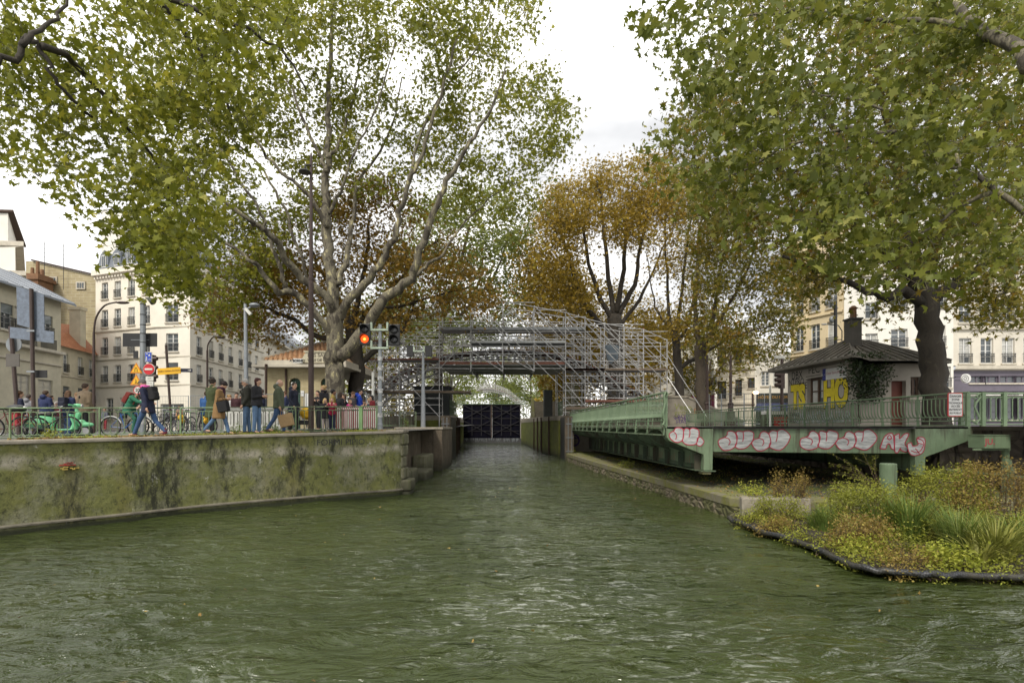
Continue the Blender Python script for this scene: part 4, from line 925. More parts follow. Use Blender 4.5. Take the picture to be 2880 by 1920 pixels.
mb.build('roof', ZINC, t, world=True)
mb = MB()
for px in (66, 124):
    u = pxu(p,q,px); dd = Vector((q[0]-p[0],q[1]-p[1],0)).normalized(); o = Vector((*p,0))+dd*u
    for i in range(15): v = o+dd*(i-7)*.11+Vector((.35,0,0)); mb.bx(v.x-.015,v.x+.015,v.y-.015,v.y+.015,7.82,8.5)
    mb.beam(o-dd*.8+Vector((.35,0,8.5)), o+dd*.8+Vector((.35,0,8.5)), .05,.05)
mb.build('balcony_rail', IRW, t, world=True)
t = thing('tall_white_house', 'tall white house with overhanging eaves at the extreme left', 'house', (-46, 46, 1.8))
facade(t, (-52,45), (-42.1,45.2), 1.5, 17.6, [(2,1.2,13.5,1.8,'plain'),(6.3,1.2,13.5,1.8,'curtain')], WHITE); facade(t, (-42.1,45.2), (-52,56), 1.5, 17.6, [], WHITE)
band(t, [(-52,45),(-42.1,45.2),(-52,56)], 17.4, .5, .7, MOULD, 'cornice', 3); band(t, [(-52,45),(-42.1,45.2),(-52,56)], 14.9, .5, .9, MOULD, 'cornice', .1)
facade(t, (-52,45.3), (-43.0,45.5), 17.9, 20.6, [], WHITE, 'attic_wall'); facade(t, (-43.0,45.5),(-50,54),17.9,20.6,[],WHITE,'attic_wall'); band(t, [(-52,45.3),(-43.0,45.5),(-50,54)], 20.4, .25, .6, RUST, 'roof', 3)
# stone gable wall
def masonry(name, a, b, mort, sx, sz, ax=(0,0,0)):
    g = G(name); br = g.n('ShaderNodeTexBrick'); br.inputs['Scale'].default_value = 1; br.inputs['Brick Width'].default_value = sx; br.inputs['Row Height'].default_value = sz; br.inputs['Mortar Size'].default_value = sz*.07
    s = g.sep(); cb = g.n('ShaderNodeCombineXYZ'); g.l(g.math('ADD', s[0], s[1]), cb.inputs[0]); g.l(s[2], cb.inputs[1]); g.l(cb.outputs[0], br.inputs['Vector'])
    br.inputs['Color1'].default_value = (*a,1); br.inputs['Color2'].default_value = (*b,1); br.inputs['Mortar'].default_value = (*mort,1)
    c = g.mix(g.ramp(g.noise(1.2, det=6, ro=.7), [(.35,0.),(.7,.6)]), br.outputs['Color'], (a[0]*.55,a[1]*.5,a[2]*.45)); c = g.mix(.25, c, g.mix(g.noise(5), a, b)); return g.fin(c, .9, g.bump(br.outputs['Fac'], -.5, .02))
GABLE = masonry('rubble_gable', (.44,.38,.23), (.30,.25,.15), (.50,.46,.36), .9, .32)
LBR = masonry('pale_brick', (.46,.40,.24), (.36,.30,.17), (.27,.24,.17), .24, .085)
BRK = masonry('red_brick', (.17,.085,.045), (.25,.13,.06), (.2,.16,.12), .24, .08)
t = thing('stone_gable_house', 'high rough stone gable wall with two tiny windows behind the old house', 'house', (-52, 62, 1.8))
mb = MB(); P = [(-56.5,62,1),(-48.4,62,1),(-48.4,62,19.7),(-55.7,62,21.4),(-56.5,62,21.4)]; mb.add(P+[(x,y+9,z) for x,y,z in P], [(0,1,2,3,4),(1,6,7,2),(2,7,8,3)])
mb.build('gable_wall', GABLE, t, world=True)
for px, y0, y1 in ((149,781,794),(228,795,811)):
    a0 = at(px-10,y1,61.97); b0 = at(px+10,y0,61.97); mb = MB(); mb.bx(a0.x-.12,b0.x+.12,61.86,61.99,a0.z-.12,b0.z+.12); w_ = mb.build('window', MOULD, t, world=True)
    mb = MB()
    for i in range(3): w = (b0.x-a0.x)/3; mb.bx(a0.x+w*i+.06,a0.x+w*(i+1)-.04,61.82,61.855,a0.z+.05,b0.z-.05)
    g_ = mb.build('pane', GLASS, w_)
    for v in g_.data.vertices: v.co = v.co-t.location
mb = MB(); P = [(-56.6,61.9,21.4),(-48.4,61.9,19.7)]; mb.beam((-55.7,61.95,21.5),(-48.4,61.95,19.8),.4,.15); mb.build('coping', RUST, t, world=True)
mb = MB(); mb.bx(-54.9,-52.9,59.5,61.5,14,19.3); mb.bx(-55.1,-52.7,59.3,61.7,18.6,19.0); mb.lathe([(.2,0),(.16,.9)],(-54.4,60.5,19.3),8); mb.lathe([(.2,0),(.16,1.6)],(-53.8,60.5,19.3),8); mb.lathe([(.2,0),(.16,.7)],(-53.3,60.5,19.3),8)
mb.build('chimney', BRK, t, world=True)
mb = MB()
for x, h in ((-54.0,4.6),(-51.8,4.2)):
    mb.tube([(x,61.6,18),(x,61.6,20.8+h*.6)], .03, 5)
    for k in range(4): mb.tube([(x-.9+.15*k,61.6,20.5+h*.6-.5*k),(x+.9-.15*k,61.6,20.5+h*.6-.5*k)], .015, 4)
mb.build('antenna', IRW, t, world=True)
# orange roofed house
t = thing('orange_roof_house', 'small plastered house with orange tiled roof and big chimney stack', 'house', (-42.5, 52, 1.8))
p, q = (-43.0,50.4), (-42.6,55)
p, q = (-42.6,49.8), (-44.6,57.2)
facade(t, p, q, 1.5, 9.9, grid(p, q, (185,226,257), .95, [(7.4,1.8)]) + grid(p, q, (187,228,260), 1.2, [(4.6,1.5)], ('half',)), OLDR)
band(t, [p,q], 7.0, .12, .1, MOULD); band(t, [p,q], 4.0, .12, .1, MOULD)
ORT = masonry('orange_tiles', (.34,.13,.06), (.42,.19,.09), (.25,.09,.04), .3, .2)
mb = MB(); mb.add([(-42.1,49.3,9.8),(-44.2,57.4,9.8),(-47.5,57.6,13.2),(-48.5,49.6,12.4)], [(0,1,2,3)]); mb.build('roof', ORT, t, world=True)
body(t, [(-50,50),(-42.6,49.8)], 1.5, 9.8, OLDR)
mb = MB(); a0 = at(195,953,54.5); b0 = at(226,871,54.5); mb.bx(a0.x,b0.x,54.5,55.2,9.8,b0.z); mb.bx(a0.x-.1,b0.x+.1,54.4,55.3,b0.z,b0.z+.3); mb.build('chimney', OLDR, t, world=True)
# ---------------------------------------------------------------- right bank
t = thing('yellow_building', 'yellow stone building with iron balconies behind the hut chimney', 'building', (26.5, 50, 2))
p, q = (27.2,52), (29.2,47)
facade(t, p, q, 2, 20, grid(p, q, (2247,2292,2340), 1.0, [(9.4,2.3),(12.9,2.3),(16.4,2.1),(5.6,2.4)]), YEL)
for z in (12.3, 8.9, 15.9): band(t, [p,q], z, .2, .15, YEL)
body(t, [(29.2,47),(33,47.2)], 2, 20, YEL); body(t, [(31.6,60),(27.2,52)], 2, 20, WHITE, 'side_wall')
t = thing('cream_building', 'pale cream plaster building behind the hut roof', 'building', (33, 46.5, 2))
p, q = (29.2,46.9), (37.25,45)
facade(t, p, q, 2, 20, [(pxu(p,q,2529),1.25,9.0,1.6,'plain'),(pxu(p,q,2529),1.25,12.3,1.6,'plain'),(pxu(p,q,2451),.95,8.9,1.4,'curtain'),(pxu(p,q,2451),.95,11.6,1.4,'plain'),(pxu(p,q,2640),1.0,9.0,1.8,'curtain'),(pxu(p,q,2640),1.0,12.3,1.8,'plain'),(pxu(p,q,2655),1.0,5.5,1.8,'plain')], WHITE)
for px in (2451,2529): band(t, [p,q], 15.2, .2, .15, MOULD); break
t = thing('grey_shop_building', 'weathered plaster building above a grey violet shopfront at the right edge', 'building', (41, 45, 2))
p, q = (37.3,45.2), (47,45)
facade(t, p, q, 7.3, 20, grid(p, q, (2715,2776,2836,2896), 1.05, [(7.55,2.15),(11.0,2.1),(14.4,2.0)], ('curtain','curtain','plain')), CREAM2)
band(t, [p,q], 10.35, .22, .2, MOULD); band(t, [p,q], 6.95, .4, .35, MOULD, 'cornice')
VIO = mat('violet_shopfront', (.12,.105,.135), .6, var=.15, scale=1)
facade(t, p, q, 2, 6.95, grid(p, q, (2750,2786,2836,2880), 1.35, [(5.9,.6)], ('plain',), VIO, False) + grid(p, q, (2750,2786,2836,2880), 1.5, [(2.8,2.4)], ('plain',), VIO, False), VIO, 'shopfront')
mb = MB(); mb.bx(38.2,47,43.6,44.9,4.75,5.0); mb.build('awning', mat('pale_awning', (.6,.6,.56), .8), t, world=True)
text_mb('FRANÇAIS', .22, (40.9,43.55,4.87), (1,0,0), (0,0,1), (0,-1,0), .02, bold=.005).build('lettering', IRW, t, world=True)
t = thing('round_shop_sign', 'round white sign on a bracket at the shopfront by the tree trunk', 'sign', (36.6,43,6))
M = Matrix.Rotation(R(90),3,'X'); mb = MB(); mb.lathe([(.37,0),(.37,.12)], at(2715,1064,43), 20, M); mb.build('disc', WFR, t, world=True)
mb = MB(); c_ = at(2715,1064,42.86); mb.ring(c_, .26, .015, 24, 4); mb.ring(c_, .12, .015, 20, 4); mb.build('ring_mark', IRW, t, world=True)
mb = MB(); 
for dz in (-.15,.15): mb.beam(c_+Vector((-.35,.1,dz)), c_+Vector((-.75,.1,dz)), .05,.05)
mb.beam(c_+Vector((-.7,.1,.1)), c_+Vector((-.7,2.2,.1)), .05,.05); mb.build('bracket', IRW, t, world=True)
# hotel
t = thing('hotel_building', 'white hotel with dark sign board and blue awnings behind the traffic light', 'building', (28, 57, 2.2))
p, q = (26.4,58), (30.1,57)
facade(t, p, q, 2.2, 10.2, grid(p, q, (2153,2186), .85, [(6.6,1.6)], rail=False), WHITE)
dd = Vector((q[0]-p[0],q[1]-p[1],0)).normalized(); nn = Vector((dd.y,-dd.x,0)); an = math.atan2(dd.y,dd.x)
text_mb('HOTEL DU NORD', .62, Vector((28.3,57.45,9.4)), dd, (0,0,1), nn, .05, bold=.01).build('lettering', mat('grey_letter', (.10,.10,.10), .8), t, world=True)
mb = MB(); mb.box(Vector((28.3,57.4,5.3))+nn*.12, (3.75,.1,1.0), an); mb.box(Vector((28.3,57.4,3.4))+nn*.1, (3.75,.1,2.4), an); sb = mb.build('sign_board', mat('dark_sign', (.02,.026,.024), .5), t, world=True)
text_mb('HÔTEL DU NORD', .40, Vector((28.2,57.4,5.35)), dd, (0,0,1), nn, .19, bold=.012).build('gold_lettering', mat('gold_letter', (.32,.19,.06), .5, .4), t, world=True)
mb = MB(); vs = [Vector((26.6,57.9,4.75))+nn*.15, Vector((29.9,57.05,4.75))+nn*.15, Vector((29.9,57.05,3.9))+nn*1.8, Vector((26.0,58.2,3.9))+nn*1.8]; mb.add(vs+[v-Vector((0,0,.07)) for v in vs], [(0,1,2,3),(7,6,5,4),(3,2,6,7)]); mb.build('awning', mat('blue_awning', (.035,.045,.10), .8, var=.3, scale=2), t, world=True)
LAMPW = mat('warm_bulb', (1,.8,.5), .5, emit=(1,.62,.28), es=9)
t = thing('string_of_bulbs', 'warm glowing bulbs hanging under the hotel awning', 'lights', (28,56,3.9)); mb = MB()
for i in range(9): mb.ball(Vector((26.3+i*.42,56.1-i*.08,3.72+.05*math.sin(i*2.1))), .055, 8, 5)
mb.build('bulbs', LAMPW, t, world=True); mb = MB(); mb.tube([Vector((26.2+i*.42,56.1-i*.08,3.82+.03*math.sin(i))) for i in range(10)], .012, 4); mb.build('wire', IRW, t, world=True)
t = thing('facade_lamps', 'pair of glowing round lamps on the pillar left of the hotel sign', 'lights', (25.3,55.5,5.2)); mb = MB()
for px in (2122,2129.5): mb.ball(at(px,1104,56), .14, 10, 7)
mb.build('globe', LAMPW, t, world=True); mb = MB(); mb.tube([at(2117,1106,56),at(2117,1150,56)],.12,6); mb.beam(at(2117,1106,56),at(2132,1106,56),.05,.05); mb.build('post', RUST, t, world=True)
# stone lined building
STL = G('lined_stone'); s_ = STL.sep(); ln = STL.math('FRACT', STL.math('MULTIPLY', s_[2], 1.55)); STL.fin(STL.mix(STL.ramp(ln, [(.0,1.),(.07,1.),(.09,0.)]), STL.mix(STL.noise(.8), (.60,.56,.47), (.70,.66,.56)), (.22,.20,.17)), .9)
t = thing('lined_stone_building', 'pale building faced with horizontal stone lines left of the hotel', 'building', (25, 59.5, 2.2))
p, q, r_ = (23.2,60.3), (25.6,58.6), (26.5,58.1)
facade(t, p, q, 2.2, 13, [(pxu(p,q,2030),.95,5.3,2.0,'plain',WFB),(pxu(p,q,2077),.7,5.6,1.8,'plain',WFB),(pxu(p,q,2030),.95,9.2,2.0,'plain',WFB),(pxu(p,q,2077),.7,9.2,1.8,'plain',WFB)], STL.m)
facade(t, q, r_, 2.2, 13, [(.7,.75,6.4,1.15,'plain',WFB),(.7,.75,9.8,1.3,'plain',WFB)], STL.m)
for z in (4.6, 8.4): band(t, [p,q,r_], z, .25, .2, MOULD)
# magenta shop
t = thing('magenta_shop_building', 'long white building with a magenta shopfront between the slim trees', 'building', (20, 66, 2.2))
p, q = (18.6,72), (23.3,61.5)
facade(t, p, q, 6.2, 12.5, grid(p, q, (1897,1912,1935,1962,2005), .95, [(7.0,1.9)], ('plain','shut','curtain')), WHITE); facade(t, p, q, 2.2, 5.9, [], WHITE, 'base_wall'); band(t, [p,q], 5.9, .3, .15, MOULD); band(t, [p,q], 12.4, .3, .3, MOULD, 'cornice')
MAG = mat('magenta_paint', (.26,.008,.085), .5, var=.1); dd = Vector((q[0]-p[0],q[1]-p[1],0)).normalized(); nn = Vector((dd.y,-dd.x,0)); ua = pxu(p,q,1946); ub = pxu(p,q,2010)
mb = MB(); P0 = Vector((*p,0)); A_ = P0+dd*ua+nn*.1; B_ = P0+dd*ub+nn*.1; mb.add([A_+Vector((0,0,2.2)),B_+Vector((0,0,2.2)),B_+Vector((0,0,6.1)),A_+Vector((0,0,6.1))]+[v-nn*.1 for v in (A_+Vector((0,0,2.2)),B_+Vector((0,0,2.2)),B_+Vector((0,0,6.1)),A_+Vector((0,0,6.1)))], [(0,1,2,3),(0,4,5,1),(1,5,6,2),(2,6,7,3),(3,7,4,0)]); mb.build('shopfront', MAG, t, world=True)
mb = MB()
for i in range(4): v = B_-dd*.9+nn*.02+Vector((0,0,3.3+i*.35)); mb.beam(v-dd*.5, v+dd*.5, .03,.07)
mb.build('white_lines', WFR, t, world=True)
t = thing('far_white_building', 'far white building glimpsed between scaffold and slim trees', 'building', (22, 80, 2.5))
p, q = (20,92),(22.6,76)
facade(t, p, q, 2, 15, grid(p, q, (1790,1808,1826,1850,1870), 1.1, [(9.6,2),(6.4,2)]), WHITE)
facade(t, (22.6,76),(40,78), 2, 15, [], WHITE, 'side_wall')
# ---------------------------------------------------------------- lock keeper's house
t = thing('lock_house', 'pale brick lock house with clay tile roof behind the big plane tree', 'house', (-10.4, 29, 2.1))
Y0 = 28.6
wx0, wx1 = at(751,1100,Y0).x, at(957,1100,Y0).x
GD = mat('green_door', (.012,.06,.035), .5, var=.25, scale=6)
def archwall(x0, x1, y, z0, z1, ops, m, root, name='wall', sgn=-1):
    us = sorted({x0, x1} | {o[0] for o in ops} | {o[1] for o in ops}); mb = MB()
    for i in range(len(us)-1):
        a_, b_ = us[i], us[i+1]; op = [o for o in ops if o[0] <= (a_+b_)/2 <= o[1]]
        if not op: mb.add([(a_,y,z0),(b_,y,z0),(b_,y,z1),(a_,y,z1)], [(0,1,2,3)]); continue
        o = op[0]; n = 8; c = (a_+b_)/2; w = (b_-a_)/2; arc = [(a_+(b_-a_)*k/n, o[3]-o[4]*(1-math.sqrt(max(0,1-((a_+(b_-a_)*k/n-c)/w)**2)))) for k in range(n+1)]
        if o[2] > z0: mb.add([(a_,y,z0),(b_,y,z0),(b_,y,o[2]),(a_,y,o[2])], [(0,1,2,3)])
        for k in range(n): mb.add([(arc[k][0],y,arc[k][1]),(arc[k+1][0],y,arc[k+1][1]),(arc[k+1][0],y,z1),(arc[k][0],y,z1),(arc[k][0],y+.3,arc[k][1]),(arc[k+1][0],y+.3,arc[k+1][1])], [(0,1,2,3),(0,4,5,1)])
        for xx in (a_,b_): mb.add([(xx,y,o[2]),(xx,y+.3,o[2]),(xx,y+.3,o[3]-o[4]),(xx,y,o[3]-o[4])], [(0,1,2,3)])
    return mb.build(name, m, root, world=True)
dx0, dx1 = at(813,1,Y0).x, at(845,1,Y0).x; zt = pz(0,1063,Y0); sx0, sx1 = at(902,1,Y0).x, at(934,1,Y0).x
archwall(wx0, wx1, Y0, 1.8, 5.35, [(dx0,dx1,1.8,zt,.2),(sx0,sx1,3.1,zt,.2)], LBR, t)
mb = MB()
for i in range(6): w = (dx1-dx0)/6; mb.bx(dx0+w*i+.01, dx0+w*(i+1)-.01, Y0+.2, Y0+.26, 2.0, zt)
d0 = mb.build('door', GD, t, world=True)
for xa in (sx0,):
    mb = MB()
    for i in range(4): w = (sx1-sx0)/4; mb.bx(xa+w*i+.01, xa+w*(i+1)-.01, Y0+.2, Y0+.26, 3.1, zt)
    mb.build('shutter', GD, t, world=True)
body(t, [(wx0,Y0+7),(wx0,Y0)], 1.8, 5.35, LBR, 'side_wall')
mb = MB(); mb.bx(wx0-.55, wx1+.5, Y0-.6, Y0+7, 5.36, 5.5); mb.bx(wx0-.35, wx1+.4, Y0-.35, Y0+6.8, 5.5, 5.75); mb.build('eave_slab', MOULD, t, world=True)
px0, px1 = at(856,1,Y0-.4).x, at(945,1,Y0-.4).x
mb = MB(); mb.prism([(px0-.25,5.6),(px1+.3,5.6),(px1,6.15),(px0+.1,6.15)], (0,Y0-.45,0), (1,0,0), (0,0,1), (0,1,0), .3); mb.bx(px0, px1, Y0-.5, Y0-.1, 6.153, 6.22); mb.build('name_panel', mat('carved_panel', (.50,.46,.34), .9, var=.15, scale=2), t, world=True)
text_mb('DES SAINTS', .27, ((px0+px1)/2+.05, Y0-.45, 5.99), (1,0,0), (0,0,1), (0,-1,0), .012, bold=.006).build('lettering', mat('carved_letter', (.16,.14,.11), .9), t, world=True)
text_mb('VILLE DE PARIS', .2, ((px0+px1)/2, Y0-.45, 5.73), (1,0,0), (0,0,1), (0,-1,0), .012, bold=.006).build('lettering', MATS['carved_letter'], t, world=True)
pl = text_mb('A BORNEY', .17, (at(837,1,Y0-.6).x, Y0-.61, 5.68), (1,0,0), (0,0,1), (0,-1,0), .015, bold=.008); pl.build('lettering', IRW, t, world=True)
mb = MB(); mb.bx(at(824,1,Y0-.6).x, at(851,1,Y0-.6).x, Y0-.607, Y0-.57, 5.57, 5.80); mb.build('name_plate', WFR, t, world=True)
# tiled hip roof with modelled tile rows
TILE = mat('clay_tile', (.44,.22,.11), .8, var=.35, scale=7, col2=(.58,.40,.24), f2=.5)
mb = MB(); ex0, ex1, ey0, ey1, ez = wx0-.1, wx1+.2, Y0-.2, Y0+6.6, 5.78; rx0, rx1, ry, rz_ = ex0+2.0, ex1-1.5, Y0+3.2, 7.15
mb.add([(ex0,ey0,ez),(ex1,ey0,ez),(ex1,ey1,ez),(ex0,ey1,ez),(rx0,ry,rz_),(rx1,ry,rz_)], [(0,1,5,4),(1,2,5),(2,3,4,5),(3,0,4)])
nr = 13
for k in range(nr):
    f = k/nr; xa = ex0+(rx0-ex0)*f; xb = ex1+(rx1-ex1)*f; y = ey0+(ry-ey0)*f; z = ez+(rz_-ez)*f; n = int((xb-xa)/.26)
    for i in range(n):
        x = xa+.13+i*.26; mb.tube([(x,y-.03,z+.045),(x,y+.27,z+.14)], [.10,.075], 5, cap=True)
mb.build('roof', TILE, t, world=True)
mb = MB(); mb.tube([(ex0-.03,ey0-.05,ez+.06),(rx0,ry,rz_+.1),(rx1,ry,rz_+.1),(ex1,ey0-.05,ez+.06)], .1, 6); mb.build('ridge_tiles', MOULD, t, world=True)
mb = MB(); mb.tube([(at(747,1,Y0-.7).x,Y0-.65,5.5),(at(747,1,Y0-.7).x,Y0-.65,1.9)], .07, 6); mb.tube([(at(804,1,Y0-.1).x,Y0-.1,5.3),(at(804,1,Y0-.1).x,Y0-.1,1.9)], .06, 6); mb.build('downpipe', RUST, t, world=True)
# white hatch marks of posters
mb = MB(); mb.bx(at(858,1,Y0).x, at(870,1,Y0).x, Y0-.02, Y0-.003, 3.0, 4.0); mb.bx(at(820,1,Y0).x, at(833,1,Y0).x, Y0-.06, Y0-.003, 4.25, 4.6); mb.bx(at(797,1,Y0).x, at(803,1,Y0).x, Y0-.03, Y0-.003, 3.85, 4.15); mb.bx(at(847,1,Y0).x, at(856,1,Y0).x, Y0-.05, Y0-.003, 3.85, 4.15); mb.build('notice', WFR, t, world=True)
# ================================================================ swing bridge lying open along the right bank
def paintm(name, a, b, rust=.62):
    g = G(name); n = g.noise(1.4, det=7, ro=.7); st = g.noise(1.1, g.map((3,3,.25)), 6, .7)
    c = g.mix(g.ramp(n, [(.35,0.),(.65,1.)]), a, b); c = g.mix(g.ramp(st, [(rust-.05,0.),(rust+.05,.75)]), c, (.055,.04,.025))
    zz_ = g.n('ShaderNodeMapRange'); g.l(g.sep()[2], zz_.inputs[0]); zz_.inputs[1].default_value = 1.85; zz_.inputs[2].default_value = 2.2
    if a[1] > .17: c = g.mix(g.math('MULTIPLY', zz_.outputs[0], g.ramp(g.noise(.9, g.map((1.6,1.6,.35)), 7, .75), [(.46,0.),(.60,.9)])), c, (.045,.038,.026))
    sp_ = g.ramp(g.noise(14, det=6, ro=.8), [(.62,0.),(.70,.6)]); c = g.mix(sp_, c, (.10,.055,.03))
    return g.fin(c, .6, g.bump(g.noise(30, det=4), .15, .01))
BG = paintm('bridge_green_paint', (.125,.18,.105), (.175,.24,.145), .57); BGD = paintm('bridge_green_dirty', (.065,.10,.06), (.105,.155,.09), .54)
BGR = paintm('bridge_rail_green', (.11,.165,.095), (.16,.225,.135), .68)
BGK = paintm('bridge_green_dark', (.035,.055,.034), (.06,.09,.055), .5)  # darker green with more streaks, sets the stiffeners off from the web panels
XL = lambda D: 4.33-.018*(D-15); XR = lambda D: 12.86-.0457*(D-15)
br = thing('swing_bridge', 'green riveted swing bridge lying open along the right bank, tagged with silver bubble graffiti', 'bridge', (8.5, 15, 1.0))
mb = MB(); mb.add([(XL(15)+.03,15,2.18),(XR(15)-.03,15,2.18),(XR(36.6)-.03,36.6,2.18),(XL(36.6)+.03,36.6,2.18)]+[(XL(15)+.03,15,2.235),(XR(15)-.03,15,2.235),(XR(36.6)-.03,36.6,2.235),(XL(36.6)+.03,36.6,2.235)], [(3,2,1,0),(4,5,6,7),(0,1,5,4),(1,2,6,5),(2,3,7,6),(3,0,4,7)])
mb.build('deck', mat('dark_deck', (.06,.06,.058), .9, bump=.3), br, world=True)
NP = 14; DD = np.linspace(15.3, 36.3, NP+1)
# fascia plates with scalloped lower edge and the curved ribs
mb = MB(); seg = 12
for i in range(NP):
    a, b = DD[i], DD[i+1]
    for k in range(seg):
        f0, f1 = k/seg, (k+1)/seg; y0, y1 = a+(b-a)*f0, a+(b-a)*f1
        z0 = 2.02+.13*math.sqrt(max(0,1-(2*f0-1)**2)); z1 = 2.02+.13*math.sqrt(max(0,1-(2*f1-1)**2))
        mb.add([(XL(y0),y0,z0),(XL(y1),y1,z1),(XL(y1),y1,2.232),(XL(y0),y0,2.232)], [(0,3,2,1)])
mb.build('scalloped_fascia', BG, br, world=True)
mb = MB(); mb.beam((XL(15.2)-.01,15.2,2.0),(XL(36.3)-.01,36.3,2.0),.09,.035); mb.beam((XL(15.2)-.02,15.2,2.2),(XL(36.3)-.02,36.3,2.2),.03,.05); mb.build('edge_angle', BG, br, world=True)
for D in DD:
    mb = MB(); xl = XL(D); top = [(xl+.02,2.0),(xl+.05,1.90),(xl+.16,1.80),(xl+.45,1.68),(5.25,1.50),(5.38,1.42)]; low = [(5.4,1.42),(5.4,2.18),(xl+.02,2.18)]
    mb.prism([(xl+.02,1.99)]+top[1:]+low[1:2]+[(xl+.02,2.1)], (0,D-.01,0), (1,0,0), (0,0,1), (0,1,0), .02)
    for (x0,z0),(x1,z1) in zip(top[:-1], top[1:]): mb.beam((x0,D,z0),(x1,D,z1),.12,.02,(0,0,1))
    mb.build('cantilever_rib', BGD, br, world=True)
GB_ = lambda D: 1.02-.013*(D-15)
for gx, sg in ((5.42, -1), (11.5, 1)):
    mb = MB(); mb.add([(gx,15.2,GB_(15)),(gx,36.3,GB_(36)),(gx,36.3,2.17),(gx,15.2,2.17)], [(0,1,2,3)]); mb.add([(gx+.02,15.2,GB_(15)),(gx+.02,36.3,GB_(36)),(gx+.02,36.3,2.17),(gx+.02,15.2,2.17)], [(3,2,1,0)])
    mb.build('girder_web', BG, br, world=True)
    mb = MB(); mb.beam((gx,15.2,GB_(15)-.02),(gx,36.3,GB_(36)-.02),.42,.03,(0,0,1)); mb.beam((gx,15.2,2.16),(gx,36.3,2.16),.36,.03,(0,0,1)); mb.beam((gx+sg*.02,15.2,GB_(15)+.07),(gx+sg*.02,36.3,GB_(36)+.07),.02,.13); mb.build('girder_flange', BGD, br, world=True)
    for D in DD:
        mb = MB(); mb.bx(gx-.19, gx-.005, D-.015, D+.015, GB_(D), 1.46) if sg < 0 else mb.bx(gx+.025, gx+.17, D-.01, D+.01, GB_(D), 1.46)
        mb.bx(gx+sg*.02-.012, gx+sg*.02+.012, D-.07, D+.07, GB_(D), 1.46); mb.build('web_stiffener', BGK, br, world=True)
mb = MB()
for D in DD:
    for k in range(8):
        z = GB_(D)+.12+k*.05
        mb.box((5.385,D-.045,z),(.03,.02,.02)); mb.box((5.385,D+.045,z),(.03,.02,.02))
for i in range(330): D = 15.4+i*.063; mb.box((5.395,D,GB_(D)+.1),(.03,.025,.025))
mb.build('rivets', BGD, br, world=True)
mb = MB()
for D in np.linspace(17,35,10): mb.bx(5.45,11.48,D-.06,D+.06,1.75,2.17)
mb.build('cross_beams', BGD, br, world=True)
# end frame
def pris(pts, y, t, m, name, parent=br):
    mb = MB(); mb.prism(pts, (0,y,0), (1,0,0), (0,0,1), (0,1,0), t); o = mb.build(name, m, parent, world=True); bv = o.modifiers.new('b','BEVEL'); bv.width=.008; bv.segments=1; return o
pris([(4.34,2.232),(4.34,2.05),(4.36,1.93),(4.44,1.83),(5.39,1.45),(5.39,1.01),(5.64,1.01),(5.66,2.232)], 15.0, .2, BG, 'end_bracket')
pris([(5.665,2.19),(5.665,1.55),(5.72,1.52),(11.335,1.47),(11.335,2.19)], 15.12, .2, BG, 'end_girder')
pris([(11.34,2.232),(11.34,.85),(11.62,.85),(11.63,1.38),(12.75,1.80),(12.90,1.86),(12.97,1.97),(12.96,2.232)], 15.0, .2, BG, 'end_bracket')
MB().bx(5.30,5.72,14.95,15.5,.975,1.005).build('bearing_plate', BGD, br, world=True); MB().bx(5.36,5.6,15.0,15.3,.90,.97).build('wooden_block', STONEM, br, world=True)
MB().bx(5.67,11.3,15.0,15.5,2.195,2.232).build('deck_edge', mat('dirt_edge', (.05,.045,.035), .9, var=.5, scale=6), br, world=True)
# railings
def scroll(mb, x, y, z, r, w=.018):
    mb.ring((x,y,z), r, w*.5, 10, 4, 'x')
def railing(XF, sg, nm):
    for i in range(NP):
        a, b = DD[i]-.3*(i==0), DD[i+1]; mb = MB(); L_ = lambda y, o=0: XF(y)+o*sg
        for z, r in ((3.2,.03),(3.07,.016),(2.52,.016),(2.40,.016),(2.27,.016)): mb.tube([(L_(a),a,z),(L_(b),b,z)], r, 6, cap=True)
        n = max(8, int(round((b-a)/.15)))
        for k in range(n):
            y = a+(b-a)*(k+.5)/n; x = L_(y)
            mb.tube([(x,y,3.07),(x,y,2.74),(L_(y,.02),y,2.62),(L_(y,.075),y,2.53),(L_(y,.11),y,2.50)], [.017,.017,.019,.022,.012], 5)
            if k % 3 == 1: scroll(mb, x, y, 3.135, .045)
            if k % 2 == 0: scroll(mb, x, y, 2.46, .04, .014)
        for k in range(2): y = a+(b-a)*(k+.5)/2; mb.tube([(L_(y),y,2.24),(L_(y),y,2.52)], .014, 4)
        mb.build('railing_panel', BGR, br, world=True)
    for i in range(NP+1):
        y = DD[i] if i else 15.05; mb = MB(); x = XF(y); mb.beam((x,y,2.2),(x,y,3.19),.045 if i else .10,.035 if i else .08); mb.beam((x+sg*.05,y,2.0 if sg < 0 else 2.23),(x,y,2.55),.03,.03)
        mb.build('railing_post', BGR, br, world=True)
railing(XL, -1, 'l'); railing(XR, 1, 'r')
mb = MB(); x = XL(15)-.05
mb.tube([(x,14.98,2.38),(x-.04,14.96,2.62),(x+.02,14.97,2.9),(x-.01,14.97,3.1),(x+.05,14.98,3.22),(x+.10,14.98,3.15),(x+.06,14.98,3.08)], [.03,.035,.03,.03,.03,.025,.015], 7); mb.tube([(x,14.97,2.38),(x-.04,14.97,2.3),(x+.02,14.98,2.25)], [.03,.035,.02], 7)
mb.build('end_scroll', BGR, br, world=True)
mb = MB(); x = XR(15)+.03
mb.tube([(x+.12,14.95,3.08),(x+.20,14.95,3.16),(x+.24,14.95,3.06),(x+.12,14.95,2.9),(x+.08,14.95,2.78),(x+.16,14.95,2.6),(x+.22,14.95,2.45),(x+.12,14.95,2.33),(x+.04,14.95,2.38)], .028, 7); mb.build('end_scroll', BGR, br, world=True)
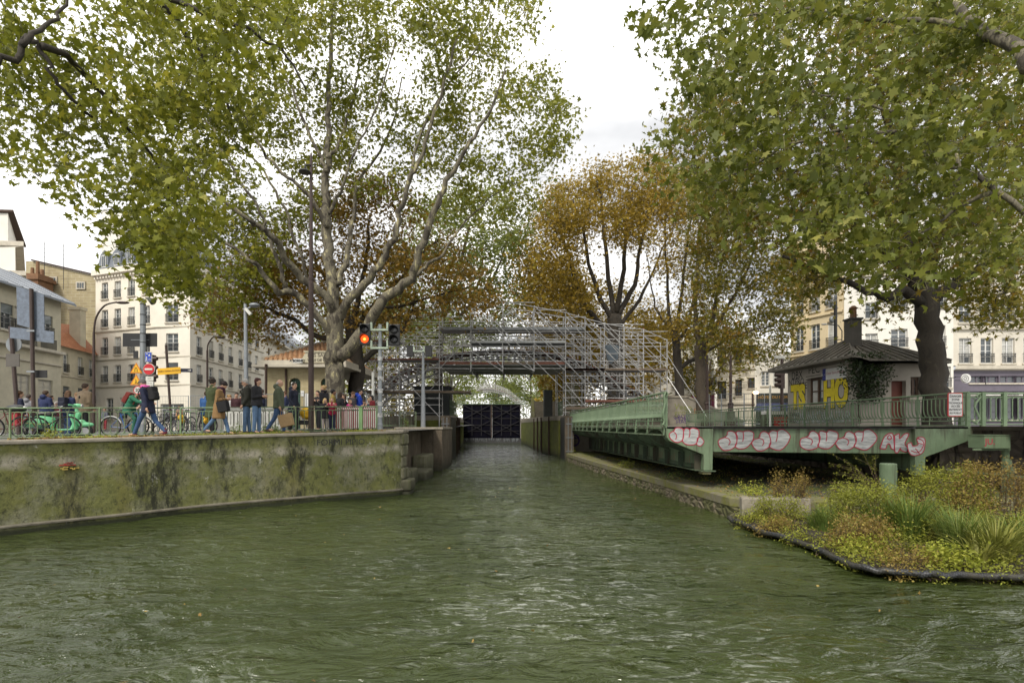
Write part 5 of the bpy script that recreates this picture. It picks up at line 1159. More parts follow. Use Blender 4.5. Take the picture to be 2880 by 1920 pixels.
# graffiti on the end frame
SIL = mat('silver_spray', (.42,.43,.43), .6, var=.55, scale=5, stretch=(.6,.6,3.5)); RED = mat('red_spray', (.36,.025,.055), .7, var=.2, scale=9); PINKW = mat('pale_spray', (.5,.42,.42), .7, var=.2, scale=9)
def gpt(zx, zy, Z, Y):
    ox, oy, sc = Z; p = at(ox+zx/sc, oy+zy/sc, Y); return (p.x, p.z)
Z3_ = (1560,1040,3.459); Z4_ = (2160,1040,3.36)
def blob(fill, strokes, Z, Y, T=lambda p: p, w=.026):
    GJ = random.Random(len(bpy.data.objects)); fill = [(p[0]+GJ.uniform(-5,5), p[1]+GJ.uniform(-5,5)) for p in fill]
    f = [gpt(*T(p), Z, Y) for p in fill]; S = smooth_pts([(a,0,b) for a,b in f+[f[0]]], 4)[:-1]; mb = MB()
    mb.add([(p.x, Y-.006, p.z) for p in S], [tuple(range(len(S)))[::-1]]); mb.build('graffiti_fill', SIL, br, world=True)
    mb = MB()
    for st in [fill+[fill[0]]]+strokes:
        q = smooth_pts([(a,0,b) for a,b in [gpt(*T(p), Z, Y) for p in st]], 4); mb.ribbon([(p.x,p.z) for p in q], w, (0,Y-.009,0), (1,0,0), (0,0,1), (0,-1,0), .0)
    mb.build('graffiti_outline', RED, br, world=True)
blob([(1160,600),(1175,570),(1210,560),(1240,575),(1250,610),(1250,660),(1235,690),(1195,705),(1150,695),(1120,660),(1118,625),(1140,600)], [[(1160,605),(1178,620),(1185,650),(1175,675)]], Z3_, 15.0)
blob([(1252,600),(1260,572),(1285,562),(1312,572),(1335,565),(1365,565),(1395,585),(1405,620),(1400,670),(1370,715),(1320,728),(1270,715),(1242,685),(1250,650)], [[(1312,575),(1315,620),(1305,655)]], Z3_, 14.998)
blob([(1415,652),(1440,665),(1450,695),(1438,725),(1412,740),(1388,725),(1382,695),(1393,665)], [], Z3_, 14.996, w=.022)
JF = [(1600,740),(1590,700),(1612,668),(1650,655),(1672,630),(1680,605),(1710,590),(1750,612),(1770,650),(1770,710),(1745,755),(1690,782),(1640,775)]; JS = [[(1650,655),(1690,668),(1706,700),(1690,730)],[(1672,632),(1665,645)]]
UF = [(1775,650),(1765,612),(1790,590),(1830,602),(1855,590),(1900,590),(1932,620),(1932,680),(1905,720),(1860,760),(1800,765),(1757,742),(1772,700)]; US = [[(1832,605),(1836,650),(1828,695)]]
U2 = [(2095,660),(2090,612),(2120,590),(2162,600),(2182,582),(2230,580),(2282,630),(2285,680),(2250,730),(2190,780),(2110,760),(2080,735),(2100,700)]; U2S = [[(2165,600),(2162,660),(2150,700)]]
for sh, sc in ((0,1.0),(229*3.459,1.075)):
    T = lambda p: (1590+sh+(p[0]-1590)*sc, 590+(p[1]-590)*(1 if sc == 1 else .97)+ (0 if sc == 1 else 2))
    T2 = lambda p: T((p[0]+328, p[1]+4))
    blob(JF, JS, Z3_, 15.118, T); blob(UF, US, Z3_, 15.116, T); blob(JF, JS, Z3_, 15.114, T2); blob(U2, U2S, Z3_, 15.112, T)
def strokes(fill, sts, Z, Y, w=.03): blob(fill, sts, Z, Y, w=w)
blob([(1055,738),(1085,650),(1112,610),(1150,597),(1185,612),(1195,690),(1192,752),(1160,742),(1148,700),(1125,700),(1105,750)], [[(1125,640),(1145,615),(1165,640),(1145,660),(1125,640)]], Z4_, 15.118, w=.028)
blob([(1198,620),(1235,605),(1245,650),(1290,605),(1330,610),(1290,690),(1325,740),(1305,775),(1262,765),(1245,735),(1225,775),(1198,760)], [], Z4_, 15.116, w=.028)
blob([(1310,700),(1350,690),(1370,720),(1420,700),(1400,650),(1430,632),(1475,650),(1482,700),(1465,770),(1415,800),(1360,802),(1325,770)], [[(1400,650),(1450,660),(1470,700),(1440,760),(1400,780),(1350,760)],[(1420,690),(1460,700)],[(1390,740),(1430,790)],[(1410,640),(1440,655)]], Z4_, 14.99, w=.024)
# red scrawls on the girder web panels
mb = MB()
for j, D in enumerate((15.9,17.4,18.9)):
    pts = [(D+.3+.09*k, 1.36-.30*(k%2)-(.02*k)) for k in range(8)]; mb.ribbon(pts, .025, (5.405,0,0), (0,1,0), (0,0,1), (-1,0,0), 0)
mb.build('graffiti_scrawl', RED, br, world=True)
# sign on the right railing
sg_ = thing('warning_sign', 'white red bordered warning sign hung on the right bridge railing', 'sign', (12.45,14.95,2.5))
a0, a1 = at(2666,1171,14.92), at(2708,1104,14.92)
def rrect(x0,x1,z0,z1,r=.04,n=4):
    P = []
    for cx_,cz_,s in ((x1-r,z0+r,-90),(x1-r,z1-r,0),(x0+r,z1-r,90),(x0+r,z0+r,180)):
        for k in range(n+1): P.append((cx_+r*math.cos(R(s+90*k/n)), cz_+r*math.sin(R(s+90*k/n))))
    return P
mb = MB(); mb.prism(rrect(a0.x,a1.x,a0.z,a1.z), (0,14.92,0), (1,0,0), (0,0,1), (0,1,0), .02); mb.build('border', mat('sign_red', (.45,.04,.04), .5), sg_, world=True)
mb = MB(); mb.prism(rrect(a0.x+.025,a1.x-.025,a0.z+.025,a1.z-.025,.025), (0,14.915,0), (1,0,0), (0,0,1), (0,1,0), .004); mb.build('panel', mat('sign_white', (.62,.62,.62), .5, var=.12, scale=8), sg_, world=True)
for i, tx in enumerate(('DANGER','ZONE','TECHNIQUE','ACCÈS','INTERDIT','AU PUBLIC')):
    z = a1.z-.10-i*.094; text_mb(tx, .082 if len(tx) < 9 else .07, ((a0.x+a1.x)/2, 14.915, z), (1,0,0), (0,0,1), (0,-1,0), .003, bold=.002).build('lettering', mat('sign_black', (.02,.02,.02), .5), sg_, world=True)
# street railing continuing to the right
t = thing('street_railing', 'green iron street railing right of the warning sign', 'railing', (14, 15.5, 2.25))
for i, (xa, xb) in enumerate(((13.05,13.68),(13.68,14.3),(14.3,14.95),(14.95,15.6),(15.6,17))):
    y = 15.5; mb = MB()
    for z, r in ((3.20,.028),(3.09,.014),(2.40,.014),(2.30,.02)): mb.tube([(xa,y,z),(xb,y,z)], r, 6)
    n = int((xb-xa)/.14)
    for k in range(n):
        x = xa+(xb-xa)*(k+.5)/n; mb.tube([(x,y,3.0),(x,y,2.55),(x+.02,y,2.46),(x+.05,y,2.42)], .016, 5)
        if k < n-1: mb.ring((x+(xb-xa)/n/2,y,3.0),(xb-xa)/n/2,.011,8,4,'y',0,180); mb.ring((x+(xb-xa)/n/2,y,2.5),(xb-xa)/n/2,.011,8,4,'y',180,360)
    mb.build('railing_panel', BGR, t, world=True); mb = MB(); mb.bx(xa-.05,xa+.05,15.45,15.55,2.25,3.24); mb.build('railing_post', BGR, t, world=True)
# stone wall fittings
t = thing('green_cabinet', 'green painted metal box on a bracket post by the stone wall, tagged in red', 'box', (13.1,14.2,1.9))
a0, a1 = at(2769,1260,14), at(2842,1224,14); mb = MB(); mb.bx(a0.x,a1.x,14,14.5,a0.z,a1.z); mb.bx(a0.x-.02,a1.x+.02,13.98,14.52,a1.z,a1.z+.02); o = mb.build('cabinet', BG, t, world=True)
text_mb('JU.', .22, (a0.x+.14,14,(a0.z+a1.z)/2), (1,0,0), (0,0,1), (0,-1,0), .004, bold=.003).build('graffiti', RED, t, world=True)
a2 = at(2826,1335,14.2); mb = MB(); mb.bx(a2.x,a2.x+.13,14.2,14.3,a2.z-.6,a0.z); mb.bx(a2.x-.02,a2.x+.15,14.15,14.2,a2.z+.1,a2.z+.4); mb.bx(a0.x-.2,a1.x+.1,14.1,14.14,a0.z-.06,a0.z-.01); mb.build('post', BG, t, world=True)
t = thing('green_pipe', 'green handrail pipe running along the foot of the stone wall', 'pipe', (12.5,14.8,.9)); mb = MB(); p, q = at(2660,1320,15.3), at(2950,1348,13.8); mb.tube([p,q], .045, 8); mb.build('pipe', BG, t, world=True)
mb = MB(); mb.tube([at(2848,1312,13.9), at(2848,1375,13.9)], .06, 8); mb.build('post', BG, t, world=True)
t = thing('mooring_post', 'thick round green steel post among the bushes', 'post', (9.38,13.3,.5)); mb = MB(); c_ = at(2498,1302,13.3); mb.lathe([(.185,.3-c_.z),(.185,-.03),(.175,-.005),(.14,.0)], (c_.x,13.3,c_.z), 20); mb.build('cylinder', BG, t, True, world=True) if False else mb.build('cylinder', BG, t, world=True)
# ---------------------------------------------------------------- abutment stair of the footbridge (right)
t = thing('stair_abutment', 'tagged concrete stair parapet rising beside the right end of the scaffold', 'abutment', (11.5,38.5,2.25))
a0 = at(1878,1199,38); b0 = at(1936,1118,38); c0 = at(2030,1160,38); 
mb = MB(); mb.prism([(a0.x,2.2),(c0.x+1.6,2.2),(c0.x+1.6,2.5),(b0.x,b0.z),(a0.x,b0.z)], (0,38.0,0), (1,0,0), (0,0,1), (0,1,0), .35); mb.build('parapet', ABC, t, world=True)
mb = MB(); mb.beam((a0.x-.05,38.17,b0.z+.07),(b0.x,38.17,b0.z+.07),.45,.14); mb.beam((b0.x-.05,38.17,b0.z+.07),(c0.x+1.65,38.17,2.55),.45,.14); mb.build('coping', STONE, t, world=True)
LG = mat('lime_spray', (.20,.23,.05), .8); PU = mat('purple_spray', (.06,.02,.16), .8); ORS = mat('orange_spray', (.45,.16,.05), .8)
for tx, s, px, py, m, an in (('Veep',.62,1921,1145,LG,-4),('groin',.6,1921,1160,LG,3),('CROIX',.4,1918,1171,PU,6),('MONE',.4,1920,1178,PU,-6),('HAER',.42,1922,1185,PU,5),('MIRO',.36,1945,1153,BGR,5),('BUL',.5,1968,1155,ORS,5)):
    c_ = at(px,py,38); text_mb(tx, s, (c_.x,38,c_.z), (math.cos(R(an)),0,math.sin(R(an))), (-math.sin(R(an)),0,math.cos(R(an))), (0,-1,0), .012, bold=-.004).build('graffiti', m, t, world=True)
for tx, s, px, py, m in (('URAK',.45,1634,1192,PU),('G EVR',.42,1655,1194,PU),('VBSEG',.45,1700,1192,IRON),('LSTV',.5,1735,1194,IRON)):
    pass
t2 = bpy.data.objects['bridge_abutment']
for tx, s, px, py, m in (('O',1.3,1612,1240,PU),('V',1.3,1600,1252,PU),('C',.9,1618,1222,PU)):
    c_ = at(px,py,37); text_mb(tx, s, (c_.x,37,c_.z), (1,0,0), (0,0,1), (0,-1,0), .012, bold=-.01).build('graffiti', m, t2, world=True)
for tx, s, D, m in (('GRE',.34,33,PU),('VBSEG',.34,30,IRON),('STV',.34,26,IRON)):
    pass
# ================================================================ graffitied hut
HUTW = mat('hut_render', (.35,.32,.275), .9, var=.15, scale=1.5, bump=.3)
ht = thing('graffiti_hut', 'low grey hut with dark metal roof, chimney and yellow graffiti letters', 'hut', (14.6, 21, 2.25))
p, q = (12.62,24.4), (12.95,20.0)
facade(ht, p, q, 2.2, 4.9, [(pxu(p,q,2292), 1.05, 3.15, 1.15, 'none')], HUTW, 'side_wall')
o = window(ht, (Vector((*p,0))+ (Vector((*q,0))-Vector((*p,0))).normalized()*pxu(p,q,2292)+Vector((0,0,3.15))), math.atan2(q[1]-p[1],q[0]-p[0]), 1.05, 1.15, 'curtain', WFB, False)
facade(ht, q, (15.5,20.0), 2.2, 4.62, [(1.55,.55,2.2,1.75,'none'),(2.2,.4,3.35,.75,'plain',WFB,False)], HUTW, 'front_wall')
MB().bx(14.2,14.8,20.2,20.26,2.2,3.95).build('door', mat('red_brown_door', (.14,.035,.02), .6), ht, world=True); MB().bx(13.95,14.2,20.05,20.2,2.2,3.95).build('door_frame', WFR, ht, world=True)
body(ht, [(15.5,20),(15.5,24.5),(12.62,24.4)], 2.2, 4.8, HUTW)
MB().bx(14.85,15.45,19.9,19.998,3.16,3.24).build('sill', MOULD, ht, world=True)
RF = mat('dark_metal_roof', (.135,.122,.10), .7, .05, var=.35, scale=2, bump=.2)
ev = [(12.0,25.0,4.84),(12.35,19.35,4.84),(12.98,19.35,4.62),(15.95,19.35,4.62),(15.95,25.1,4.7)]; ap = [(13.75,21.8,5.75),(14.6,21.9,5.72)]
mb = MB(); mb.add(ev+ap, [(0,1,5),(1,2,5),(2,3,6,5),(3,4,6),(4,0,5,6)][0:5]); mb.add([(x,y,z-.09) for x,y,z in ev]+ev, [(0,1,6,5),(1,2,7,6),(2,3,8,7),(3,4,9,8),(4,0,5,9),(4,3,2,1,0)])
def seam(a_, b_): mb.beam(Vector(a_)+Vector((0,0,.03)), Vector(b_)+Vector((0,0,.03)), .05, .07)
def lerp(a_, b_, f): return tuple(a_[i]+(b_[i]-a_[i])*f for i in range(3))
for k in range(1,14):
    f = k/14; e0 = lerp(ev[0], ev[1], f); g0 = lerp(ev[0], ap[0], min(1, f*1.7)) if f < .59 else lerp(ap[0], ev[1], (f-.59)/.41*.97); seam(e0, g0)
for k in range(1,9):
    f = k/9; e0 = lerp(ev[2], ev[3], f); g0 = lerp(ev[2], ap[0], f*3.2) if f*3.2 < 1 else (lerp(ap[0], ap[1], (f-.31)/.35) if f < .66 else lerp(ap[1], ev[3], (f-.66)/.34)); seam(e0, g0)
for a_, b_ in ((ev[0],ap[0]),(ev[1],ap[0]),(ev[2],ap[0]),(ap[0],ap[1]),(ev[3],ap[1])): seam(a_, b_)
mb.build('roof', RF, ht, world=True)
mb = MB(); a0, a1 = at(2394,984,20.9), at(2424,897,20.9); mb.bx(a0.x,a1.x,20.9,21.35,5.2,a1.z); mb.bx(a0.x-.04,a1.x+.04,20.86,21.39,a1.z,a1.z+.06); ch = mb.build('chimney', mat('sooty_stack', (.07,.065,.058), .9, bump=.3), ht, world=True)
mb = MB(); mb.lathe([(.12,0),(.11,.35),(.16,.40),(.06,.5)], ((a0.x+a1.x)/2,21.1,a1.z+.06), 10); o = mb.build('chimney_pot', BRK, ch)
for v in o.data.vertices: v.co = v.co-ht.location
dd = (Vector((*q,0))-Vector((*p,0))).normalized(); nn = Vector((dd.y,-dd.x,0)); YS = mat('yellow_spray', (.62,.50,.02), .7, var=.2, scale=5); BS = mat('black_spray', (.02,.02,.02), .8)
def hutt(tx, px, z, s, hs, m, off, bold=0, par=ht, nm='graffiti'):
    o = Vector((*p,0))+dd*pxu(p,q,px)+Vector((0,0,z)); text_mb(tx, s, o, dd, Vector((0,0,hs)), nn, off, bold=bold).build(nm, m, par, world=True)
hutt('TS', 2245, 3.5, .92, 1.45, BS, .008, .085); hutt('TS', 2245, 3.5, .92, 1.45, YS, .014, .06)
hutt('HO', 2350, 3.55, .92, 1.7, BS, .008, .085); hutt('HO', 2350, 3.55, .92, 1.7, YS, .014, .06)
hutt('PEC', 2290, 4.62, .45, 1, BS, .01); hutt('DBX', 2242, 4.5, .4, 1.2, BS, .01); hutt('NTPRO', 2240, 4.2, .34, 1.2, BS, .01); hutt('OTE', 2258, 4.0, .34, 1.2, BS, .01); hutt('ORA', 2398, 3.75, .35, 1, BS, .01)
hutt('OLNOS', 2280, 2.6, .7, 1, SIL, .012, .03); hutt('GAZIR', 2350, 2.6, .62, 1, SIL, .012, .02); hutt('ERAKS', 2235, 2.75, .25, 1, BS, .016); hutt('SKILO', 2232, 2.5, .25, 1, BS, .016)
for dz in (0,-.14):
    o = Vector((*p,0))+dd*pxu(p,q,2290)+Vector((0,0,4.38+dz)); mb = MB(); mb.beam(o-dd*.55+nn*.01, o+dd*.45+nn*.01, .01, .02); mb.build('graffiti', BS, ht, world=True)
o = Vector((*p,0))+dd*pxu(p,q,2350)+Vector((0,0,4.35)); mb = MB(); mb.prism([(-.55,-.22),(.62,-.22),(.62,.22),(-.55,.22)], o, dd, (0,0,1), nn, .03); mb.build('name_board', WFR, ht, world=True)
mb = MB(); mb.prism([(-.75,-.24),(-.56,-.24),(-.56,.24),(-.75,.24)], o, dd, (0,0,1), nn, .03); mb.build('blue_plate', mat('blue_plate', (.03,.04,.22), .5), ht, world=True)
text_mb('P.K. 1.30', .1, o-dd*.65, dd, (0,0,1), nn, .035).build('lettering', WFR, ht, world=True); text_mb('Canal Saint-Martin', .14, o+Vector((0,0,.03)), dd, (0,0,1), nn, .035).build('lettering', RED, ht, world=True)
# ivy on the corner
iv = thing('ivy_bush', 'dark green ivy clump climbing the near corner of the hut', 'ivy', (12.9,19.9,2.4)); C_ = []
rr = np.random.default_rng(5)
for _ in range(900):
    px = rr.normal(2436,38); py = rr.uniform(1000,1125); 
    if abs(px-2440) > 62*(1-abs(py-1045)/110)+14: continue
    C_.append(tuple(at(px,py,19.7+rr.normal()*.16)))
C_ = np.array(C_); leaves(np.repeat(C_,4,0)+rr.normal(size=(len(C_)*4,3))*.1, rr.uniform(.07,.13,len(C_)*4), SM_LEAF, leaf_mat('ivy_leaf', [(0,(.008,.016,.006)),(.6,(.022,.04,.013)),(1,(.045,.07,.02))], .15, .4), 'foliage', iv)
mb = MB(); mb.tube([at(2418,1190,19.75),at(2414,1100,19.75),at(2425,1020,19.8)],[.05,.04,.02],6); mb.build('stem', BK_MID, iv, world=True)
# ================================================================ footbridge under scaffolding
ARCP = [(1022,1135),(1080,1078),(1150,1040),(1230,1008),(1300,994),(1366,988),(1414,986),(1465,987),(1520,991),(1580,1002),(1640,1022),(1700,1055),(1760,1088),(1830,1122),(1872,1150)]
GRY = mat('grey_arch_steel', (.36,.36,.365), .55, .2, var=.3, scale=3); WOODR = mat('red_brown_planks', (.20,.085,.06), .8, var=.4, scale=4); WOOD = mat('weathered_planks', (.17,.13,.095), .85, var=.35, scale=4)
fb = thing('arched_footbridge', 'grey lattice arch footbridge wrapped inside the scaffold', 'bridge', (.8,40,3))
for ri, (yy, Dref) in enumerate(((39.0,39.0),(42.2,39.0))):
    S = [at(px,py,Dref) for px,py in ARCP]; S = [Vector((s.x,yy,s.z)) for s in S]; S = smooth_pts(S, 3)
    lo = [s-Vector((0,0,.62)) for s in S]; mb = MB()
    for i in range(len(S)-1):
        mb.beam(S[i],S[i+1],.3,.09); mb.beam(lo[i],lo[i+1],.3,.11)
    k = 0; acc = 0
    for i in range(len(S)-1):
        d = S[i+1]-S[i]; mb.beam(lo[i],S[i],.12,.14,(1,0,0))
    mb.build('arch_rib', GRY, fb, world=True)
S = [at(px,py,39) for px,py in ARCP]; S = smooth_pts([Vector((s.x,40.6,s.z)) for s in S], 5); mb = MB()
for i in range(len(S)-1): mb.bx(min(S[i].x,S[i+1].x),max(S[i].x,S[i+1].x)+.04,39.25,41.95,max(S[i].z,S[i+1].z)+.06,max(S[i].z,S[i+1].z)+.13)
mb.build('steps', WOODR, fb, world=True)
mb = MB()
for yy in (39.1,42.1):
    for i in range(0,len(S),2): mb.tube([(S[i].x,yy,S[i].z),(S[i].x,yy,S[i].z+1.1)], .03, 5)
    mb.tube([(s.x,yy,s.z+1.1) for s in S], .035, 5)
mb.build('handrail', GRY, fb, world=True)
STEEL = mat('scaffold_tube_steel', (.50,.50,.50), .5, .35, var=.35, scale=3); STEELD = mat('scaffold_deck_steel', (.26,.27,.28), .6, .2, var=.3, scale=2)
sc_ = thing('scaffolding', 'tall tube scaffolding spanning the canal around the arched footbridge', 'scaffolding', (.6,37,3))
VX = [(1020,948,1165),(1062,925,1190),(1128,892,1190),(1239,862,1190),(1326,845,1046),(1414,852,1046),(1501,866,1046),(1588,882,1160),(1642,898,1158),(1696,912,1155),(1750,922,1152),(1804,929,1150),(1869,958,1145)]
PLN = [36.4,38.0,43.0,44.4]; D0 = 37.0
def zz(py): return EYE+(HZ-py)/FPX*D0
rsc = random.Random(3); XS = [(px-CXP)/FPX*D0 for px,_,_ in VX]
LEV = [zz(1160)+.5*k for k in range(0,17)]
TB_ = {'standard': [], 'transom': [], 'ledger': [], 'brace': []}
for i, (px, tp, bt) in enumerate(VX):
    ztop = zz(tp); zbot = zz(bt) if bt < 1100 else (3.0 if XS[i] > 0 else (2.1 if bt > 1185 else 2.3))
    for yi, y in enumerate(PLN): TB_['standard'].append((yi, [(XS[i],y,zbot),(XS[i],y,ztop)], .03, [z for z in LEV[::2] if zbot < z < ztop]))
    for z in LEV:
        if zbot+.3 < z < ztop:
            TB_['transom'].append((0, [(XS[i],PLN[0],z),(XS[i],PLN[1],z)], .022, []))
            if z > 6.3 and rsc.random() < .5: TB_['transom'].append((2, [(XS[i],PLN[1],z),(XS[i],PLN[2],z)], .022, []))
            if rsc.random() < .6: TB_['transom'].append((3, [(XS[i],PLN[2],z),(XS[i],PLN[3],z)], .022, []))
for i in range(len(VX)-1):
    (pa,ta,ba),(pb,tb,bb) = VX[i], VX[i+1]; zt_ = (zz(ta)+zz(tb))/2; mid = ba < 1100 or bb < 1100; zb_ = zz(1046) if mid else 2.9
    for yi, y in enumerate(PLN):
        for z in LEV:
            if zb_-.1 <= z <= zt_+.3 and rsc.random() < (.9 if yi < 1 else (.34 if i > 3 else .7)): TB_['ledger'].append((yi, [(XS[i]-.05,y,z),(XS[i+1]+.05,y,z+rsc.uniform(-.03,.03))], .023, []))
        TB_['ledger'].append((yi, [(XS[i],y,zz(ta)-.05),(XS[i+1],y,zz(tb)-.05)], .024, []))
    w = XS[i+1]-XS[i]
    for yi, y in enumerate((PLN[0]-.05, PLN[1]+.05, PLN[2]-.05, PLN[3]+.05)):
        z = zt_-.1
        while z > zb_+.6:
            dz = w*1.05 if w > 1.6 else w*1.15
            s = 1 if i >= 4 else (-1 if rsc.random() < .6 else 1); za, zb2 = (z, max(z-dz,zb_)) if s > 0 else (max(z-dz,zb_), z)
            if rsc.random() < (.9 if yi == 0 else (.4 if i > 3 else .75)): TB_['brace'].append((yi, [(XS[i],y,za),(XS[i+1],y,zb2)], .025, []))
            z -= dz if not (.3 < rsc.random() < .75) else dz*.5
for nm_, L_ in TB_.items():
    L_.sort(key=lambda q: q[0]); rest = MB()
    for k, (yi, pts, r, cp) in enumerate(L_):
        mb = MB() if k < 100 else rest; mb.tube(pts, r*1.15, 6)
        for z in cp: mb.lathe([(.05,-.03),(.06,0),(.05,.03)], (pts[0][0],pts[0][1],z), 6)
        if k < 100: mb.build(nm_, STEEL, sc_, world=True)
    if rest.v: tag(rest.build(nm_+'s_behind', STEEL, sc_, world=True), kind='stuff')
# long raking tubes on the front of the right half
mb = MB()
for i in range(4, 11):
    a_ = (XS[i], PLN[0]-.1, zz(VX[i][1])); k = min(i+3, 12); mb.tube([a_, (XS[k], PLN[0]-.1, zz(VX[i][1])-(XS[k]-XS[i])*.98)], .026, 5)
    mb.tube([(XS[i]+.25, PLN[1]+.1, zz(VX[i][1])-.1), (XS[k], PLN[1]+.1, zz(VX[i][1])-(XS[k]-XS[i])*.8)], .026, 5)
mb.tube([(XS[12],PLN[0],zz(1000)),(XS[12]+2.4,PLN[0]-.8,2.9)], .026, 5)
mb.tube([(XS[12],PLN[0],zz(1060)),(at(1943,1160,35).x,35,at(1,1160,35).z)], .026, 5)
mb.build('raking_tubes', STEEL, sc_, world=True)
# platforms
def plank(x0, x1, y0, y1, z, m, nm='platform'):
    mb = MB(); n = max(1,int((y1-y0)/.3))
    for k in range(n): mb.bx(x0, x1, y0+k*(y1-y0)/n+.01, y0+(k+1)*(y1-y0)/n-.01, z, z+.05)
    return mb.build(nm, m, sc_, world=True)
zp = zz(1030)
plank(XS[3], XS[7], PLN[0], 43.0, zp, STEELD)
for j in range(3, 7): MB().bx(XS[j]+.05, XS[j+1]-.05, PLN[0]-.05, PLN[0]-.01, zp+.06, zp+.24).build('toe_board', WOODR if j != 5 else WOOD, sc_, world=True)
for j in range(4, 7): MB().bx(XS[j]-.06, XS[j]+.06, PLN[0], 43.2, zp-.22, zp-.01).build('platform_beam', STEELD, sc_, world=True)
for i0, i1, py, m, h in ((3,8,928,STEELD,.2),(4,7,965,mat('pale_board', (.40,.41,.41), .6),.16),(7,12,1041,WOOD,.14),(0,3,1013,WOODR,.10),(0,2,962,WOODR,.08),(8,12,1128,WOODR,.16),(0,4,1103,WOOD,.15),(7,9,1041,WOODR,.15),(7,12,1148,WOOD,.2)):
    mb = MB(); mb.bx(XS[i0], XS[i1], PLN[0]-.03-.01*i0, PLN[0]+.03, zz(py)-h/2, zz(py)+h/2); mb.build('toe_board', m, sc_, world=True); plank(XS[i0], XS[i1], PLN[0]+.06, PLN[1]-.06, zz(py)-h/2, STEELD)
    if py in (928,): plank(XS[i0], XS[i1], PLN[2], PLN[3], zz(py)-h/2, STEELD)
mb = MB(); c_ = [at(px,py,36.9) for px,py in ((1702,970),(1722,968),(1742,972),(1738,1010),(1718,1022),(1708,1008))]; mb.add(c_+[v+Vector((0,.25,0)) for v in c_], [(0,1,2,3,4,5),(11,10,9,8,7,6)]+[(i,(i+1)%6,6+(i+1)%6,6+i) for i in range(6)]); mb.build('tarpaulin', mat('blue_grey_tarp', (.11,.14,.17), .5, bump=.8, bscale=5), sc_, world=True)
# red clamps
mb = MB()
for _ in range(150):
    i = rsc.randrange(0, 13); z = rsc.choice(LEV)+rsc.uniform(-.2,.2)
    if z < zz(VX[i][1]) and z > zz(min(VX[i][2],1150)): mb.lathe([(.032,-.06),(.032,.06)], (XS[i],PLN[0],z), 6)
mb.build('red_marks', mat('red_tape', (.38,.04,.03), .5), sc_, world=True)
# dark stone towers / hoist behind the scaffold legs
t = thing('site_cabin', 'dark site cabin under the left part of the scaffold', 'cabin', (-6.5,40,2.9)); MB().bx(-7.2,-4.6,39.2,41,3.02,5.1).build('cabin', mat('dark_cabin', (.03,.035,.035), .7), t, world=True); MB().bx(-7.3,-4.5,39.1,41.1,5.1,5.2).build('roof', IRON, t, world=True)
t = thing('control_kiosk', 'dark lock control kiosk right of the lock under the scaffold', 'cabin', (4.6,60,3.0)); MB().bx(3.5,4.4,58,59.5,3.1,6.2).build('cabin', MATS['dark_cabin'], t, world=True); MB().bx(5.3,6.5,52,54,3.0,6.4).build('stone_pillar', RUBBLE, t, world=True)
for x, lab in ((-4.55,'green guard rail at the left lip of the lock mouth'),(3.75,'green guard rail at the right lip of the lock mouth')):
    t = thing('guard_rail', lab, 'railing', (x,39.2,3.03)); mb = MB()
    for z in (3.35,3.7,4.15): mb.tube([(x,39.3,z),(x,43.5,z)], .03, 6); mb.tube([(x-.5*(1 if x<0 else -1),39.3,z),(x,39.3,z)], .03, 6)
    for y in np.linspace(39.3,43.5,7): mb.tube([(x,y,3.03),(x,y,4.15)], .03, 6)
    mb.build('bars', BGR, t, world=True)
# second footbridge far away
t = thing('far_footbridge', 'distant pale iron arch footbridge seen through the lock opening', 'bridge', (-6,120,8)); D2 = 120
AR2 = [(1268,1152),(1290,1130),(1318,1108),(1345,1097),(1366,1093),(1390,1095),(1415,1103),(1440,1118),(1468,1142)]
PGR = mat('pale_grey_iron', (.34,.34,.33), .6, .2)
for yy in (120,123):
    S = smooth_pts([Vector(((px-CXP)/FPX*D2,yy,EYE+(HZ-py)/FPX*D2)) for px,py in AR2], 4); mb = MB()
    for i in range(len(S)-1): mb.beam(S[i],S[i+1],.25,.16); mb.beam(S[i]-Vector((0,0,.5)),S[i+1]-Vector((0,0,.5)),.25,.14); mb.beam(S[i]-Vector((0,0,.5)),S[i],.1,.1,(1,0,0))
    mb.build('arch_rib', PGR, t, world=True); mb = MB()
    for i in range(0,len(S)): mb.beam(S[i],S[i]+Vector((0,0,1.15)),.07,.07,(1,0,0))
    for i in range(len(S)-1):
        mb.beam(S[i]+Vector((0,0,1.15)),S[i+1]+Vector((0,0,1.15)),.09,.09); mb.beam(S[i]+Vector((0,0,.15)),S[i+1]+Vector((0,0,1.1)),.05,.05); mb.beam(S[i]+Vector((0,0,1.1)),S[i+1]+Vector((0,0,.15)),.05,.05)
    mb.build('railing', PGR, t, world=True)
mb = MB()
for i in range(len(S)-1): mb.bx(S[i].x,S[i+1].x,120.2,122.8,S[i].z+.05,S[i].z+.15)
mb.build('deck', WOODR, t, world=True)
